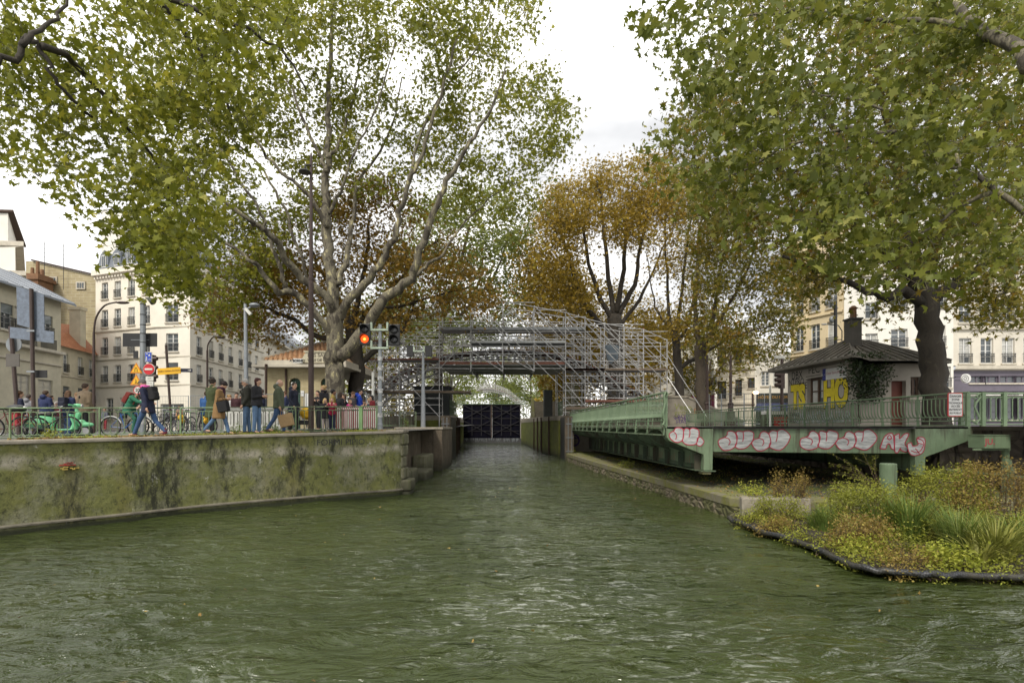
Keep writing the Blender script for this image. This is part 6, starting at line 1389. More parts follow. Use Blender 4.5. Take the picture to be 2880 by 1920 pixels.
# ================================================================ left quay furniture
BLK = mat('black_paint', (.022,.022,.024), .45, var=.2); BROWNP = mat('brown_post_paint', (.055,.035,.03), .5, .2, var=.25, scale=6); GALV = mat('galvanised_steel', (.27,.29,.31), .5, .5, var=.25, scale=3); WHT = mat('white_plastic', (.60,.60,.56), .55, var=.18, scale=2)
def gp(px, D, dz=0): x = (px-CXP)/FPX*D; return Vector((x, D, zg(x)+dz))
def railing_run(label, pts, h, name='quay_railing', zf=None, group=None, spc=.175, open_end=False):
    t = thing(name, label, 'railing', (pts[0][0], pts[0][1], 2), group=group); P = [Vector((a,b,(zf or zg)(a))) for a,b in pts]
    for i in range(len(P)-1):
        a, b = P[i], P[i+1]; d = b-a; L_ = d.length; n = max(1, round(L_/spc)); mb = MB(); u = Vector((0,0,1)); ang = math.atan2(d.y, d.x); M = Matrix.Rotation(ang,3,'Z')
        for z, r in ((h,.024),(h*.87,.011),(h*.12,.013),(.05,.016)): mb.tube([a+u*z, b+u*z], r, 6)
        for k in range(n):
            o = a+d*((k+.5)/n); w = L_/n/2
            mb.tube([o+u*h*.80, o+u*h*.22], .0105, 5)
            for k0, s0, zc in ((0,180,h*.79),(180,360,h*.21)):
                if k < n-1: mb.tube([o+d.normalized()*w+u*zc+d.normalized()*(w*math.cos(R(k0+(s0-k0)*j/6)))+u*(w*.95*math.sin(R(k0+(s0-k0)*j/6))) for j in range(7)], .009, 4, cap=False)
            if k % 5 == 2: mb.tube([o+u*h*.935+d.normalized()*.045*math.cos(R(45*j))+u*.045*math.sin(R(45*j)) for j in range(9)], .008, 4, cap=False)
        mb.build('railing_panel', RGL, t, world=True)
    for a in P: mb = MB(); mb.beam(a-Vector((0,0,.05)), a+Vector((0,0,h)), .045,.045); mb.build('railing_post', RGL, t, world=True)
    return t
RGL = paintm('left_rail_green', (.15,.22,.12), (.22,.31,.17), .6)
RLP = [(-22,8.2),(-19.9,10.4),(-18.0,12.4),(-16.2,13.9),(-14.4,15.3),(-12.6,16.3),(-10.75,17.3),(-8.9,18.0),(-7.5,18.5),(-6.1,19.0),(-4.85,19.45)]
railing_run('long green scrolled iron railing along the left quay behind the walkers', RLP, .9)
railing_run('short green railing on the recessed block left of the second signal post', [(-7.3,30.0),(-6.3,30.0),(-5.4,30.0)], .85, 'block_railing', lambda x: 2.2)
mb = MB(); a = gp(1015, 19.2); mb.beam(a-Vector((0,0,.05)), a+Vector((0,0,.88)), .12,.10); o = mb.build('barrier_post', mat('bright_green_post', (.22,.38,.16), .5, var=.2), None); tag(o, 'wide bright green post at the right end of the quay railing', 'post')
mb = MB(); a = gp(1062, 19.45); mb.beam(a-Vector((0,0,.05)), a+Vector((0,0,.88)), .12,.10); o = mb.build('barrier_post', RGL, None); tag(o, 'dull green flat post touching the boat signal mast', 'post')
# striped barrier behind the railing end
t = thing('striped_barrier', 'red and white striped works barrier behind the railing where the children lean', 'barrier', (-6,20.2,2.05))
RW = mat('barrier_red', (.22,.012,.014), .5); p, q = gp(945,20.4), gp(1062,20.6)
for nm, m, ph in (('red_stripes', RW, 0), ('white_stripes', WHT, 1)):
    mb = MB(); n = 44; d = (q-p)/n
    for k in range(n):
        if k % 2 != ph: continue
        a = p+d*k; b = a+d*.96
        mb.add([a+Vector((0,0,.12)), b+Vector((0,0,.12)), b+Vector((-.0,0,.80)), a+Vector((0,0,.80)), a+Vector((0,.02,.12)), b+Vector((0,.02,.12)), b+Vector((0,.02,.80)), a+Vector((0,.02,.80))], [(0,1,2,3),(5,4,7,6),(3,2,6,7)])
        c = a+Vector((0,-.03,.84)); mb.add([c, c+d, c+d+Vector((.04,0,.09)), c+Vector((.04,0,.09))], [(0,1,2,3)])
    mb.build(nm, m, t, world=True)
# boat signals
def signal(label, base, h, heads, zs, parent_loc, front, loclab=None):
    t = thing('boat_signal', label, 'signal light', base); mb = MB(); mb.lathe([(.075,0),(.075,1.2),(.06,1.25),(.055,h)], base, 12); 
    for z in (1.0,1.9,2.6): mb.lathe([(.085,z),(.085,z+.04)], base, 12)
    mb.build('mast', GALV, t, world=True)
    return t
b0 = gp(1069, 18.9); t = thing('boat_signal', 'tall boat signal with a lit red lamp beside the right end of the quay railing', 'signal light', b0)
mb = MB(); mb.lathe([(.10,-.05),(.10,.25),(.085,.28),(.075,1.6),(.062,3.78)], b0, 12); mb.build('mast', GALV, t, world=True)
mb = MB()
for z in (.5,.9,1.35,1.8,2.15,2.5): mb.lathe([(.092,z),(.09,z+.14)], b0, 12)
mb.build('sticker', mat('torn_stickers', (.5,.5,.5), .7, var=.7, scale=14), t, world=True)
PG = mat('pale_green_bracket', (.42,.50,.40), .5, var=.15); LENS = mat('dark_lens', (.015,.015,.018), .15)
HY = 18.75
def head(root, px0, px1, py0, py1, D, lamps, back=False):
    a, b = at(px0,py1,D), at(px1,py0,D); mb = MB(); mb.bx(a.x,b.x,D,D+.16,a.z,b.z); o = mb.build('signal_head', BLK, root, world=True); bv = o.modifiers.new('b','BEVEL'); bv.width=.02; bv.segments=2
    w = b.x-a.x; hh = b.z-a.z; cx = (a.x+b.x)/2
    for k, lit in enumerate(lamps):
        cz = b.z-hh*(.28+.45*k); r = w*.40; M = Matrix.Rotation(R(90),3,'X')
        sgn = 1 if back else -1; y = D+.16 if back else D
        mb = MB(); mb.ball((cx,y-.0*sgn,cz), (r*.92,.05,r*.92), 14, 8); l_ = mb.build('lens', lit or LENS, root, True, world=True)
        mb = MB(); n = 14; vs = []
        for j in range(n+1):
            th = R(-20+220*j/n); vs += [(cx+r*math.cos(th),y,cz+r*math.sin(th)), (cx+r*math.cos(th),y+sgn*.20*max(.15,math.sin(th*.9)),cz+r*math.sin(th)*1.02)]
        mb.add(vs, [(2*j,2*j+1,2*j+3,2*j+2) for j in range(n)]); hd = mb.build('hood', BLK, root, world=True); sm_ = hd.modifiers.new('s','SOLIDIFY'); sm_.thickness=.008
LIT = G('lit_red_lamp'); lc = LIT.n('ShaderNodeVectorMath', operation='DISTANCE'); 
LIT.b.inputs['Base Color'].default_value = (1,.05,.01,1); LIT.b.inputs['Emission Color'].default_value = (1,.075,.008,1); LIT.b.inputs['Emission Strength'].default_value = 1.35
head(t, 1010.5, 1040.5, 909.5, 969, HY, (None, LIT.m)); head(t, 1093, 1123, 911.5, 971, HY, (None, None))
mb = MB(); c_ = at(1025,953,HY-.052); mb.ball((c_.x,HY-.03,c_.z), (.055,.035,.055), 12, 6); mb.build('filament_glow', mat('lamp_core', (1,.4,.05), .4, emit=(1,.30,.04), es=2.2), t, True, world=True)
for py in (927,978):
    a, b = at(1042,py,HY+.08), at(1092,py,HY+.08); mb = MB(); mb.bx(a.x-.0,b.x,HY+.05,HY+.12,a.z-.035,a.z+.03); mb.bx(a.x,a.x+.06,HY+.04,HY+.13,a.z+.032,a.z+.26); mb.bx(b.x-.06,b.x,HY+.04,HY+.13,a.z+.032,a.z+.26); mb.build('bracket', PG, t, world=True)
b0 = Vector((at(1190,1,28.6).x, 28.6, 2.2)); t = thing('boat_signal', 'smaller boat signal seen from behind on the concrete block by the scaffold', 'signal light', b0)
mb = MB(); mb.lathe([(.13,0),(.12,1.4),(.085,2.6),(.07,4.15)], b0, 12); mb.build('mast', GALV, t, world=True)
for x0,x1 in ((1144,1162),(1196,1213)):
    a, b = at(x0,1001,28.5), at(x1,979,28.5); mb = MB(); mb.bx(a.x,b.x,28.5,28.7,a.z,b.z+.15); o = mb.build('signal_head', BLK, t, world=True)
a, b = at(1162,987,28.5), at(1194,987,28.5); mb = MB(); mb.bx(a.x,b.x,28.5,28.56,a.z-.03,a.z+.03); mb.bx(a.x,a.x+.06,28.5,28.56,a.z+.032,a.z+.25); mb.bx(b.x-.06,b.x,28.5,28.56,a.z+.032,a.z+.25); mb.build('bracket', PG, t, world=True)
# tall dark lamp post
b0 = gp(875, 19.3); t = thing('tall_lamp_post', 'very tall dark brown lamp post with small lantern in front of the plane tree', 'lamp post', b0)
mb = MB(); mb.lathe([(.10,-.05),(.095,3.0),(.085,5.5),(.095,5.52),(.095,5.6),(.075,5.62),(.045,9.9),(.03,10.1)], b0, 12); mb.build('post', BROWNP, t, world=True)
a = at(857,484,19.2); mb = MB(); mb.lathe([(.01,.12),(.10,.10),(.22,.0),(.20,-.03),(.0,-.05)], a, 14); mb.tube([a+Vector((0,0,.1)),a+Vector((.05,0,.25)),a+Vector((.2,.05,.28))],.03,6); mb.build('lantern', BLK, t, world=True)
# grey pole with traffic signs
b0 = gp(402, 18.3); t = thing('sign_pole', 'grey stickered pole carrying a no entry sign and roadworks signs', 'sign pole', b0)
mb = MB(); mb.lathe([(.095,-.05),(.09,2.6),(.08,4.7)], b0, 12); mb.build('pole', GALV, t, world=True)
mb = MB()
for z in (.4,.75,1.05,1.4,1.75,2.05): mb.lathe([(.097,z),(.095,z+.2)], b0, 12)
mb.build('sticker', MATS['torn_stickers'], t, world=True)
mb = MB()
for z in (3.2,3.5,3.8,4.15,4.5): mb.lathe([(.09,z),(.09,z+.03)], b0, 12)
mb.build('band', BLK, t, world=True)
def plate(root, c, w, h, m, D, name='sign_plate', tilt=0, t_=.02):
    mb = MB(); mb.box((c.x,D,c.z), (w,t_,h), 0, 0, R(tilt)); return mb.build(name, m, root, world=True)
SD = 18.12
c = at(391,955,18.4); plate(t, c, 1.18, .46, BLK, 18.45, 'black_panel'); mb = MB(); mb.beam((c.x-.3,18.43,c.z),(c.x+.33,18.43,c.z),.01,.02); mb.build('panel_slot', GALV, t, world=True)
c = at(382,997,18.4); plate(t, c, .16, .26, BLK, 18.4, 'black_box')
BLU = mat('sign_blue', (.02,.06,.42), .4, var=.08); YLW = mat('sign_yellow', (.75,.42,.02), .45, var=.08); ORG = mat('sign_orange', (.60,.20,.01), .45, var=.08); NRED = mat('no_entry_red', (.50,.012,.02), .4, var=.08)
c = at(418,1004,SD); plate(t, c, .235, .34, WHT, SD, 'blue_sign_border'); plate(t, c, .205, .31, BLU, SD-.013, 'blue_sign')
mb = MB(); mb.ball((c.x-.055,SD-.026,c.z-.0), (.018,.004,.018), 8, 5); mb.beam((c.x-.055,SD-.026,c.z-.02),(c.x-.055,SD-.026,c.z-.08),.004,.04,(1,0,0)); mb.beam((c.x-.055,SD-.026,c.z-.07),(c.x-.085,SD-.026,c.z-.14),.004,.02,(1,0,0)); mb.beam((c.x-.055,SD-.026,c.z-.07),(c.x-.03,SD-.026,c.z-.14),.004,.02,(1,0,0)); mb.box((c.x+.04,SD-.026,c.z+.05),(.07,.004,.03)); mb.box((c.x+.04,SD-.026,c.z+.08),(.035,.004,.03)); mb.box((c.x-.04,SD-.026,c.z+.11),(.05,.004,.03)); mb.ring((c.x+.05,SD-.026,c.z-.09),.03,.007,12,4); mb.build('pictogram', WHT, t, world=True)
M = Matrix.Rotation(R(90),3,'X'); c = at(420,1038,SD); mb = MB(); mb.lathe([(.198,0),(.198,.02)], (c.x,SD,c.z), 28, M); mb.build('no_entry_border', WHT, t, world=True); mb = MB(); mb.lathe([(.183,0),(.183,.012)], (c.x,SD-.022,c.z), 28, M); mb.build('no_entry_disc', NRED, t, world=True); mb = MB(); mb.box((c.x,SD-.04,c.z),(.26,.008,.06)); mb.build('no_entry_bar', WHT, t, world=True)
for py in (1037,1070):
    c = at(384,py,SD); mb = MB(); mb.prism([(-.21,-.15),(.21,-.15),(0,.21)], (c.x,SD-.02,c.z), (1,0,0),(0,0,1),(0,1,0), .015); mb.build('warning_border', ORG, t, world=True)
    mb = MB(); mb.prism([(-.15,-.115),(.15,-.115),(0,.145)], (c.x,SD-.024,c.z), (1,0,0),(0,0,1),(0,1,0), .003); mb.build('warning_face', YLW, t, world=True)
    mb = MB()
    if py == 1037: mb.tube([(c.x-.04,SD-.03,c.z-.1),(c.x-.04,SD-.03,c.z-.03),(c.x-.015,SD-.03,c.z+.05)],.008,4); mb.tube([(c.x+.04,SD-.03,c.z-.1),(c.x+.04,SD-.03,c.z-.03),(c.x+.015,SD-.03,c.z+.05)],.008,4)
    else: mb.ball((c.x-.005,SD-.03,c.z+.03),(.015,.004,.015),8,5); mb.tube([(c.x-.005,SD-.03,c.z+.01),(c.x+.005,SD-.03,c.z-.04),(c.x-.03,SD-.03,c.z-.09)],.009,4); mb.tube([(c.x+.0,SD-.03,c.z-.03),(c.x+.03,SD-.03,c.z-.09)],.008,4); mb.box((c.x+.06,SD-.03,c.z-.09),(.05,.004,.025))
    mb.build('pictogram', BLK, t, world=True)
c = at(388,1097,SD); mb = MB(); mb.lathe([(.145,0),(.145,.015)], (c.x,SD,c.z), 24, M); mb.build('speed_border', NRED, t, world=True); mb = MB(); mb.lathe([(.115,0),(.115,.008)], (c.x,SD-.012,c.z), 24, M); mb.build('speed_face', WHT, t, world=True)
text_mb('20', .15, (c.x,SD-.022,c.z), (1,0,0),(0,0,1),(0,-1,0), .002, bold=.004).build('lettering', BLK, t, world=True)
for py, tx in ((1064,'SAUF'),(1077,'riverains'),(1090,'')):
    c = at(421,py,SD); plate(t, c, .26, .135, WHT, SD, 'white_plate')
    if tx: text_mb(tx, .055, (c.x,SD-.012,c.z), (1,0,0),(0,0,1),(0,-1,0), .002).build('lettering', BLK, t, world=True)
mb = MB(); c = at(410,838,18.3); mb.tube([c,c+Vector((.08,0,-.02))],.03,6); mb.tube([c+Vector((.08,0,-.01)),c+Vector((.28,-.03,-.14))],[.05,.12],10); mb.build('loudspeaker', mat('olive_metal', (.07,.075,.05), .5), t, world=True)
# traffic light seen in profile behind the signs
b1 = gp(431, 21); t = thing('traffic_light', 'brown traffic light in profile behind the no entry sign', 'traffic light', b1); mb = MB()
mb.bx(b1.x-.12,b1.x+.02,20.9,21.15,4.0,5.05); mb.tube([b1+Vector((-.05,.05,0)),Vector((b1.x-.05,21.05,4.2))],.05,8); mb.build('housing', BROWNP, t, world=True); mb = MB()
for z in (4.2,4.55,4.9): mb.tube([(b1.x,21,z),(b1.x+.16,21,z+.01)],[.11,.07],10)
mb.build('visor', BROWNP, t, world=True)
# yellow arrow sign on a leaning rusty post
b1 = gp(484, 20.5); top = at(467,970,20.5); t = thing('leaning_sign_post', 'leaning rusty post with a yellow works sign and a dark arrow plate', 'sign', b1); mb = MB(); mb.tube([b1,top],.045,8); mb.build('post', BROWNP, t, world=True)
c = at(475.5,1043,20.4); plate(t, c, .88, .25, YLW, 20.4, 'yellow_plate', -4)
text_mb('VIDÉO VERBALISATION', .082, (c.x,20.385,c.z), (math.cos(R(4)),0,math.sin(R(4))),(-math.sin(R(4)),0,math.cos(R(4))),(0,-1,0), .003, bold=.001).build('lettering', mat('sign_brown', (.20,.08,.01), .6), t, world=True)
c = at(524,1041,20.42); plate(t, c, .44, .14, mat('dark_navy', (.012,.014,.035), .5), 20.44, 'arrow_plate', 1); mb = MB(); mb.beam((c.x+.06,20.42,c.z),(c.x+.14,20.42,c.z),.004,.02,(0,0,1)); mb.prism([(.13,-.035),(.13,.035),(.19,0)], (c.x,20.42,c.z),(1,0,0),(0,0,1),(0,1,0),.004); mb.build('arrow', WHT, t, world=True)
# street lamps
def lamp_curved(label, px, D, ztop_py, hx, hy, m, grp=None, r=.06):
    b = gp(px, D); top = at(px, ztop_py, D); hd = at(hx, hy, D); t = thing('street_lamp', label, 'street lamp', b, group=grp); mb = MB()
    mb.tube([b, Vector((b.x,D,top.z))], [r*1.3, r], 10); s = 1 if hd.x > b.x else -1
    c = smooth_pts([Vector((b.x,D,top.z)), Vector((b.x+s*.08*abs(hd.x-b.x),D,top.z+(hd.z-top.z)*.5)), Vector(((b.x+hd.x*.6+b.x*.0)/1.6,D,top.z+(hd.z-top.z)*.9)), Vector((hd.x-s*.3,D,hd.z+.03))], 5)
    mb.tube(c, r*.75, 8); mb.build('post', m, t, world=True); mb = MB(); mb.ball((hd.x,D,hd.z),(.36,.14,.075),12,6); mb.build('lamp_head', m, t, True, world=True); return t
lamp_curved('brown curved street lamp between old house and corner building', 264, 28, 935, 345, 851, BROWNP)
lamp_curved('thin brown street lamp with curved top left of the walking woman in camel coat', 583, 30, 985, 617, 948, BROWNP, r=.05)
b0 = gp(694,24); t = thing('grey_street_lamp', 'grey street lamp with round head and a white camera right of the corner building', 'street lamp', b0); mb = MB(); tp = at(690,855,24); mb.tube([b0,tp],[.11,.07],10); mb.tube([tp-Vector((0,0,.25)),at(706,863,24)],.035,6); mb.build('post', GALV, t, world=True)
c = at(716,858,24); mb = MB(); mb.ball((c.x,24,c.z),(.24,.2,.11),14,7); mb.build('lamp_head', GALV, t, True, world=True); c = at(697,876,23.9); mb = MB(); mb.box((c.x+.02,23.9,c.z),(.36,.12,.12),0,0,R(48)); mb.build('camera_box', WHT, t, world=True)
# back of big road signs, far left
b0 = gp(96,16.6); t = thing('road_sign_back', 'blue grey backs of two crossed road sign panels on a brown post at far left', 'sign', b0); mb = MB(); tp = at(88,812,16.6); mb.tube([b0,Vector((tp.x,16.6,tp.z))],.055,8); mb.build('post', BROWNP, t, world=True)
BGS = mat('sign_back_grey', (.15,.18,.235), .6, .1, var=.3, scale=9); 
def quadp(pts, D, m, nm, t_=.02): mb = MB(); v = [at(a,b,D) for a,b in pts]; mb.add(v+[p+Vector((0,t_,0)) for p in v], [(0,1,2,3),(7,6,5,4)]+[(i,4+i,4+(i+1)%4,(i+1)%4) for i in range(4)]); return mb.build(nm, m, t, world=True)
quadp([(48,912),(125,934),(123,828),(46,805)][::1], 16.68, BGS, 'upright_panel'); quadp([(28,950),(151,965),(151,932),(28,919)], 16.66, BGS, 'cross_panel')
mb = MB()
for py in (931,1045): c = at(91,py,16.6); mb.beam((c.x-.12,16.54,c.z),(c.x+.12,16.54,c.z),.02,.05)
mb.build('clamp', GALV, t, world=True); plate(t, at(102,1050,16.55), .38, .24, BLK, 16.72, 'black_plate')
b0 = gp(55,17.5); tp = at(30,918,17.5); t = thing('leaning_post', 'leaning brown sign post at the extreme left edge', 'sign', b0); mb = MB(); mb.tube([b0,tp],.06,8); mb.build('post', BROWNP, t, world=True); plate(t, at(32,1012,17.4), .44, .42, mat('brown_grey', (.10,.09,.08), .6), 17.45, 'sign_back'); mb = MB(); c = at(38,1012,17.4); mb.ring((c.x,17.3,c.z-.0), .3, .01, 3,3); mb = MB()
c = at(40,968,17.6); mb.lathe([(.26,0),(.26,.02)], (c.x,17.6,c.z), 20, M); mb.build('round_sign_back', GALV, t, world=True)
# white pole by the barrier
b0 = gp(1049,22); t = thing('white_tube_post', 'plain white tube standing behind the crowd left of the scaffold', 'post', b0); mb = MB(); mb.tube([b0, Vector((b0.x,22,at(1,1046,22).z))], .055, 8); mb.build('tube', WHT, t, world=True)
b0 = Vector((at(2166,1,24).x,24,2.24)); t = thing('white_tube_post', 'plain white tube standing in front of the hotel sign', 'post', b0); mb = MB(); mb.tube([b0, Vector((b0.x,24,at(1,1083,24).z))], .045, 8); mb.build('tube', WHT, t, world=True)
# mesh fence panels
def heras(label, p, q, h, grp):
    t = thing('mesh_fence', label, 'fence panel', p, group=grp); p = Vector(p); q = Vector(q); u = Vector((0,0,1)); mb = MB(); mb.tube([p,p+u*h,q+u*h,q,],.022,6); mb.tube([p+u*.15,q+u*.15],.018,5); mb.build('frame', GALV, t, world=True)
    mb = MB(); n = int((q-p).length/.11)
    for k in range(1,n): a = p+(q-p)*k/n; mb.tube([a+u*.15,a+u*h],.0035,3,cap=False)
    for k in range(1,7): mb.tube([p+u*(.15+(h-.15)*k/7),q+u*(.15+(h-.15)*k/7)],.0035,3,cap=False)
    mb.build('mesh', GALV, t, world=True)
FP = [(440,24,'mesh fence panel behind the sign with the yellow plate'),(533,24,'mesh fence panel behind the parked bicycles'),(640,24,'mesh fence panel behind the white plastic barriers'),(745,24,'mesh fence panel left of the lock house door'),(858,24,'mesh fence panel behind the blond woman'),(950,24.3,'mesh fence panel at the foot of the plane tree trunk'),(1033,24.3,None)]
for a, b in zip(FP[:-1], FP[1:]): heras(a[2], gp(a[0]+3,a[1]), gp(b[0]-3,b[1]), 1.75, 'mesh fence panels around the works')
for a_, b_, l_ in ((2030,2092,'mesh fence panel in front of the stone lined building'),(2094,2150,'mesh fence panel under the hotel awning'),(1995,2028,'mesh fence panel beside the ivy flecked tree')): 
    p_ = Vector((at(a_,1,33).x,33,2.24)); q_ = Vector((at(b_,1,32.5).x,32.5,2.24)); heras(l_, p_, q_, 2.0, 'mesh fence panels on the right street')
# white plastic barriers
def plasbar(label, x0, x1, y):
    t = thing('plastic_barrier', label, 'barrier', ((x0+x1)/2,y,2.02), group='white plastic barriers'); z = 2.0; mb = MB(); xm0, xm1 = x0+.02, x1-.02
    mb.bx(xm0,xm1,y-.1,y+.1,z+.74,z+.92); mb.bx(xm0-.01,xm1+.01,y-.14,y+.14,z+.90,z+.98); mb.bx(xm0,xm1,y-.16,y+.16,z+.06,z+.30)
    n = 5
    for k in range(n+1): x = xm0+(xm1-xm0-.1)*k/n; mb.bx(x,x+.1,y-.12,y+.12,z+.3,z+.742)
    o = mb.build('shell', WHT, t, world=True); bv = o.modifiers.new('b','BEVEL'); bv.width=.015; bv.segments=2
    mb = MB(); mb.bx(xm0+.05,xm1-.05,y-.02,y+.02,z+.30,z+.742); mb.build('slots', mat('barrier_shadow_grey', (.16,.17,.17), .7), t, world=True)
    mb = MB(); mb.bx(xm0+.05,xm0+.3,y-.25,y+.25,z-.0,z+.07); mb.bx(xm1-.3,xm1-.05,y-.25,y+.25,z,z+.07); mb.build('foot', BLK, t, world=True)
xs_ = [at(px,1,20.6).x for px in (634,692,750,806)]
for a_, b_, l_ in zip(xs_[:-1], xs_[1:], ('white plastic barrier behind the woman in the camel coat','white plastic barrier behind the couple in jeans','white plastic barrier behind the bald man with the paper bag')): plasbar(l_, a_, b_, 20.6)
# green waste and street items on the right deck
t = thing('green_bin', 'green metal street cabinet behind the right bridge railing', 'cabinet', (11.9,28,2.24)); a, b = at(2149,1196,26), at(2172,1165,26); mb = MB(); mb.bx(a.x,b.x,26,26.4,2.24,b.z); mb.build('cabinet', BG, t, world=True); mb = MB(); mb.bx(a.x,b.x+1.3,25.95,26.3,b.z+.003,b.z+.16); mb.build('white_top', WHT, t, world=True)
t = thing('red_crate', 'red plastic crate with a white stripe at the foot of the hut', 'crate', (12.2,25.5,2.24)); a, b = at(2188,1198,25.2), at(2213,1172,25.2); mb = MB(); mb.bx(a.x,b.x,25.2,25.6,2.24,b.z); mb.bx(a.x-.02,b.x+.02,25.18,25.62,b.z-.06,b.z); mb.build('shell', mat('red_plastic', (.5,.02,.02), .4), t, world=True); mb = MB(); mb.bx(a.x,b.x,25.16,25.197,2.36,2.41); mb.build('stripe', WHT, t, world=True)
b1 = Vector((at(2199,1,30).x,30,2.24)); t = thing('street_traffic_light', 'dark brown traffic light in profile with a white camera on top, left of the hut', 'traffic light', b1); mb = MB(); mb.tube([b1,at(2199,1010,30)],.09,8); mb.bx(b1.x-.1,b1.x+.12,29.9,30.2,at(1,1092,30).z,at(1,1040,30).z); mb.build('housing', BROWNP, t, world=True); mb = MB()
for py in (1054,1068,1082): c = at(2194,py,30); mb.tube([c,c+Vector((-.28,0,.0))],[.16,.11],10)
mb.build('visor', BROWNP, t, world=True); mb = MB(); c = at(2192,1004,30); mb.box(c,(.5,.2,.16)); mb.build('camera_box', WHT, t, world=True)
def oldlamp(label, px, D, py0):
    b = Vector((at(px,1,D).x,D,2.24)); t = thing('cast_iron_lamp_post', label, 'lamp post', b, group='ornate lamp posts on the right street'); mb = MB(); s = (at(px,1100,D).z-2.24)/3.2
    mb.lathe([(.42,0),(.40,.5*s),(.28,.6*s),(.24,1.2*s),(.30,1.25*s),(.17,1.4*s),(.15,2.0*s),(.20,2.05*s),(.10,2.2*s),(.085,4.6*s),(.06,6.5*s)], b, 10); mb.build('post', BROWNP, t, world=True)
oldlamp('ornate brown lamp post in front of the lined stone building', 2055, 33, 1000); oldlamp('ornate brown lamp post in front of the magenta shop', 1989, 36, 1000)
b = Vector((at(2350,1,34).x,34,2.24)); t = thing('camera_mast', 'dark mast with two dome cameras and a curved lamp behind the hut chimney', 'lamp post', b); mb = MB(); mb.tube([b,at(2350,855,34)],.1,8); mb.tube([at(2350,880,34),at(2336,880,34)],.03,5); mb.tube([at(2368,960,34),at(2368,930,34),at(2358,915,34),at(2320,911,34)],.035,6); mb.tube([at(2350,955,34),at(2368,955,34)],.03,5); mb.build('mast', IRON, t, world=True); mb = MB()
for px, py in ((2325,852),(2339,898)): c = at(px,py,34); mb.ball((c.x,34,c.z),(.15,.15,.2),10,7); mb.beam(c+Vector((0,0,.2)),c+Vector((.4,0,.2)),.05,.05)
mb.build('dome_camera', GALV, t, world=True); mb = MB(); c = at(2318,912,34); mb.ball(c,(.22,.1,.05),10,5); mb.build('lamp_head', GALV, t, world=True)
# ================================================================ bicycles, scooter, pushchair
RUB = mat('tyre_rubber', (.014,.014,.014), .8); CHR = mat('bright_metal', (.42,.42,.43), .3, .8); SPOKE = mat('spoke_grey', (.25,.25,.26), .4, .6)
def bike(label, loc, ang, col, grp='bicycles parked or ridden on the quay', mud=False, child=None, sc=1.0, basket=None):
    t = thing('bicycle', label, 'bicycle', loc, ang, grp); t.scale = (sc,sc,sc); m = mat('bike_'+'_'.join('%d' % int(c*100) for c in col), col, .35, var=.1)
    for x in (-.53,.53):
        mb = MB(); mb.ring((x,0,.34),.325,.02,24,6); w = mb.build('wheel', RUB, t, True)
        mb = MB(); mb.ring((x,0,.34),.30,.009,24,4)
        for k in range(12): a = R(30*k); mb.tube([(x,0,.34),(x+.3*math.cos(a),0,.34+.3*math.sin(a))],.0022,3,cap=False)
        mb.tube([(x,-.05,.34),(x,.05,.34)],.018,6); mb.build('rim', SPOKE, w)
    mb = MB(); bb = (-.06,0,.29); st = (-.20,0,.78); hd = (.33,0,.82); hb = (.37,0,.68)
    for a, b, r in ((bb,(-.22,0,.80),.017),((-.20,0,.74),hd,.016),(bb,hb,.019),((-.53,0,.34),(-.19,0,.70),.010),((-.53,0,.34),bb,.011),(hd,hb,.021),(hb,(.44,0,.5),.015),((.44,0,.5),(.53,0,.34),.013)): mb.tube([a,b],r,7)
    mb.build('frame', m, t)
    mb = MB(); mb.tube([(.33,0,.82),(.32,0,.93)],.014,6); mb.tube([(.22,-.28,.97),(.33,-.2,.98),(.34,0,.94),(.33,.2,.98),(.22,.28,.97)],.012,6); mb.build('handlebar', CHR, t)
    mb = MB(); mb.ball((-.25,0,.90),(.14,.07,.035),10,6); mb.tube([(-.22,0,.79),(-.23,0,.88)],.012,6); mb.build('saddle', BLK, t, True)
    mb = MB(); mb.ring(bb,.09,.006,14,4); mb.tube([(-.06,-.08,.29),(-.02,-.09,.12)],.009,5); mb.tube([(-.06,.08,.29),(-.10,.09,.46)],.009,5); mb.box((-.02,-.12,.12),(.09,.08,.02)); mb.box((-.10,.12,.46),(.09,.08,.02)); mb.build('crank', IRON, t)
    if mud:
        mb = MB()
        for x in (-.53,.53): mb.ring((x,0,.34),.36,.018,14,5,'y',20,170)
        mb.build('mudguard', mat('mud_'+m.name, mud, .5), t)
    if basket: mb = MB(); mb.ball((.46,0,.62),(.11,.13,.10),10,6); mb.ball((.42,0,.50),(.07,.12,.08),8,5); mb.build('basket', mat('basket_'+m.name, basket, .7), t)
    if child: mb = MB(); mb.ball((-.50,0,.62),(.15,.12,.07),10,6); mb.ball((-.60,0,.72),(.05,.13,.16),10,6); mb.ball((-.48,.0,.50),(.08,.17,.12),10,6); mb.build('child_seat', mat('seat_'+m.name, child, .6), t)
    return t
def gl(px, D): return tuple(gp(px,D))
bike('black bicycle leaning in front of the green scooter', gl(130,15.95), R(22), (.02,.02,.022))
bike('dark red bicycle at the far left edge beside the red bag', gl(38,15.9), R(60), (.16,.02,.02))
bike('blue bicycle ridden by the cyclist in the green raincoat', gl(357,18.3), R(4), (.04,.12,.35), mud=(.6,.6,.6))
bike('black bicycle parked right behind the woman with the pink scarf', gl(438,18.6), R(16), (.018,.018,.02))
bike('black city bicycle with yellow child seat parked behind the railing', gl(545,18.7), R(176), (.02,.02,.02), child=(.65,.38,.02), basket=(.6,.36,.02))
bike('dark bicycle lying against the railing near the camel coat', gl(515,19.3), R(150), (.03,.03,.035))
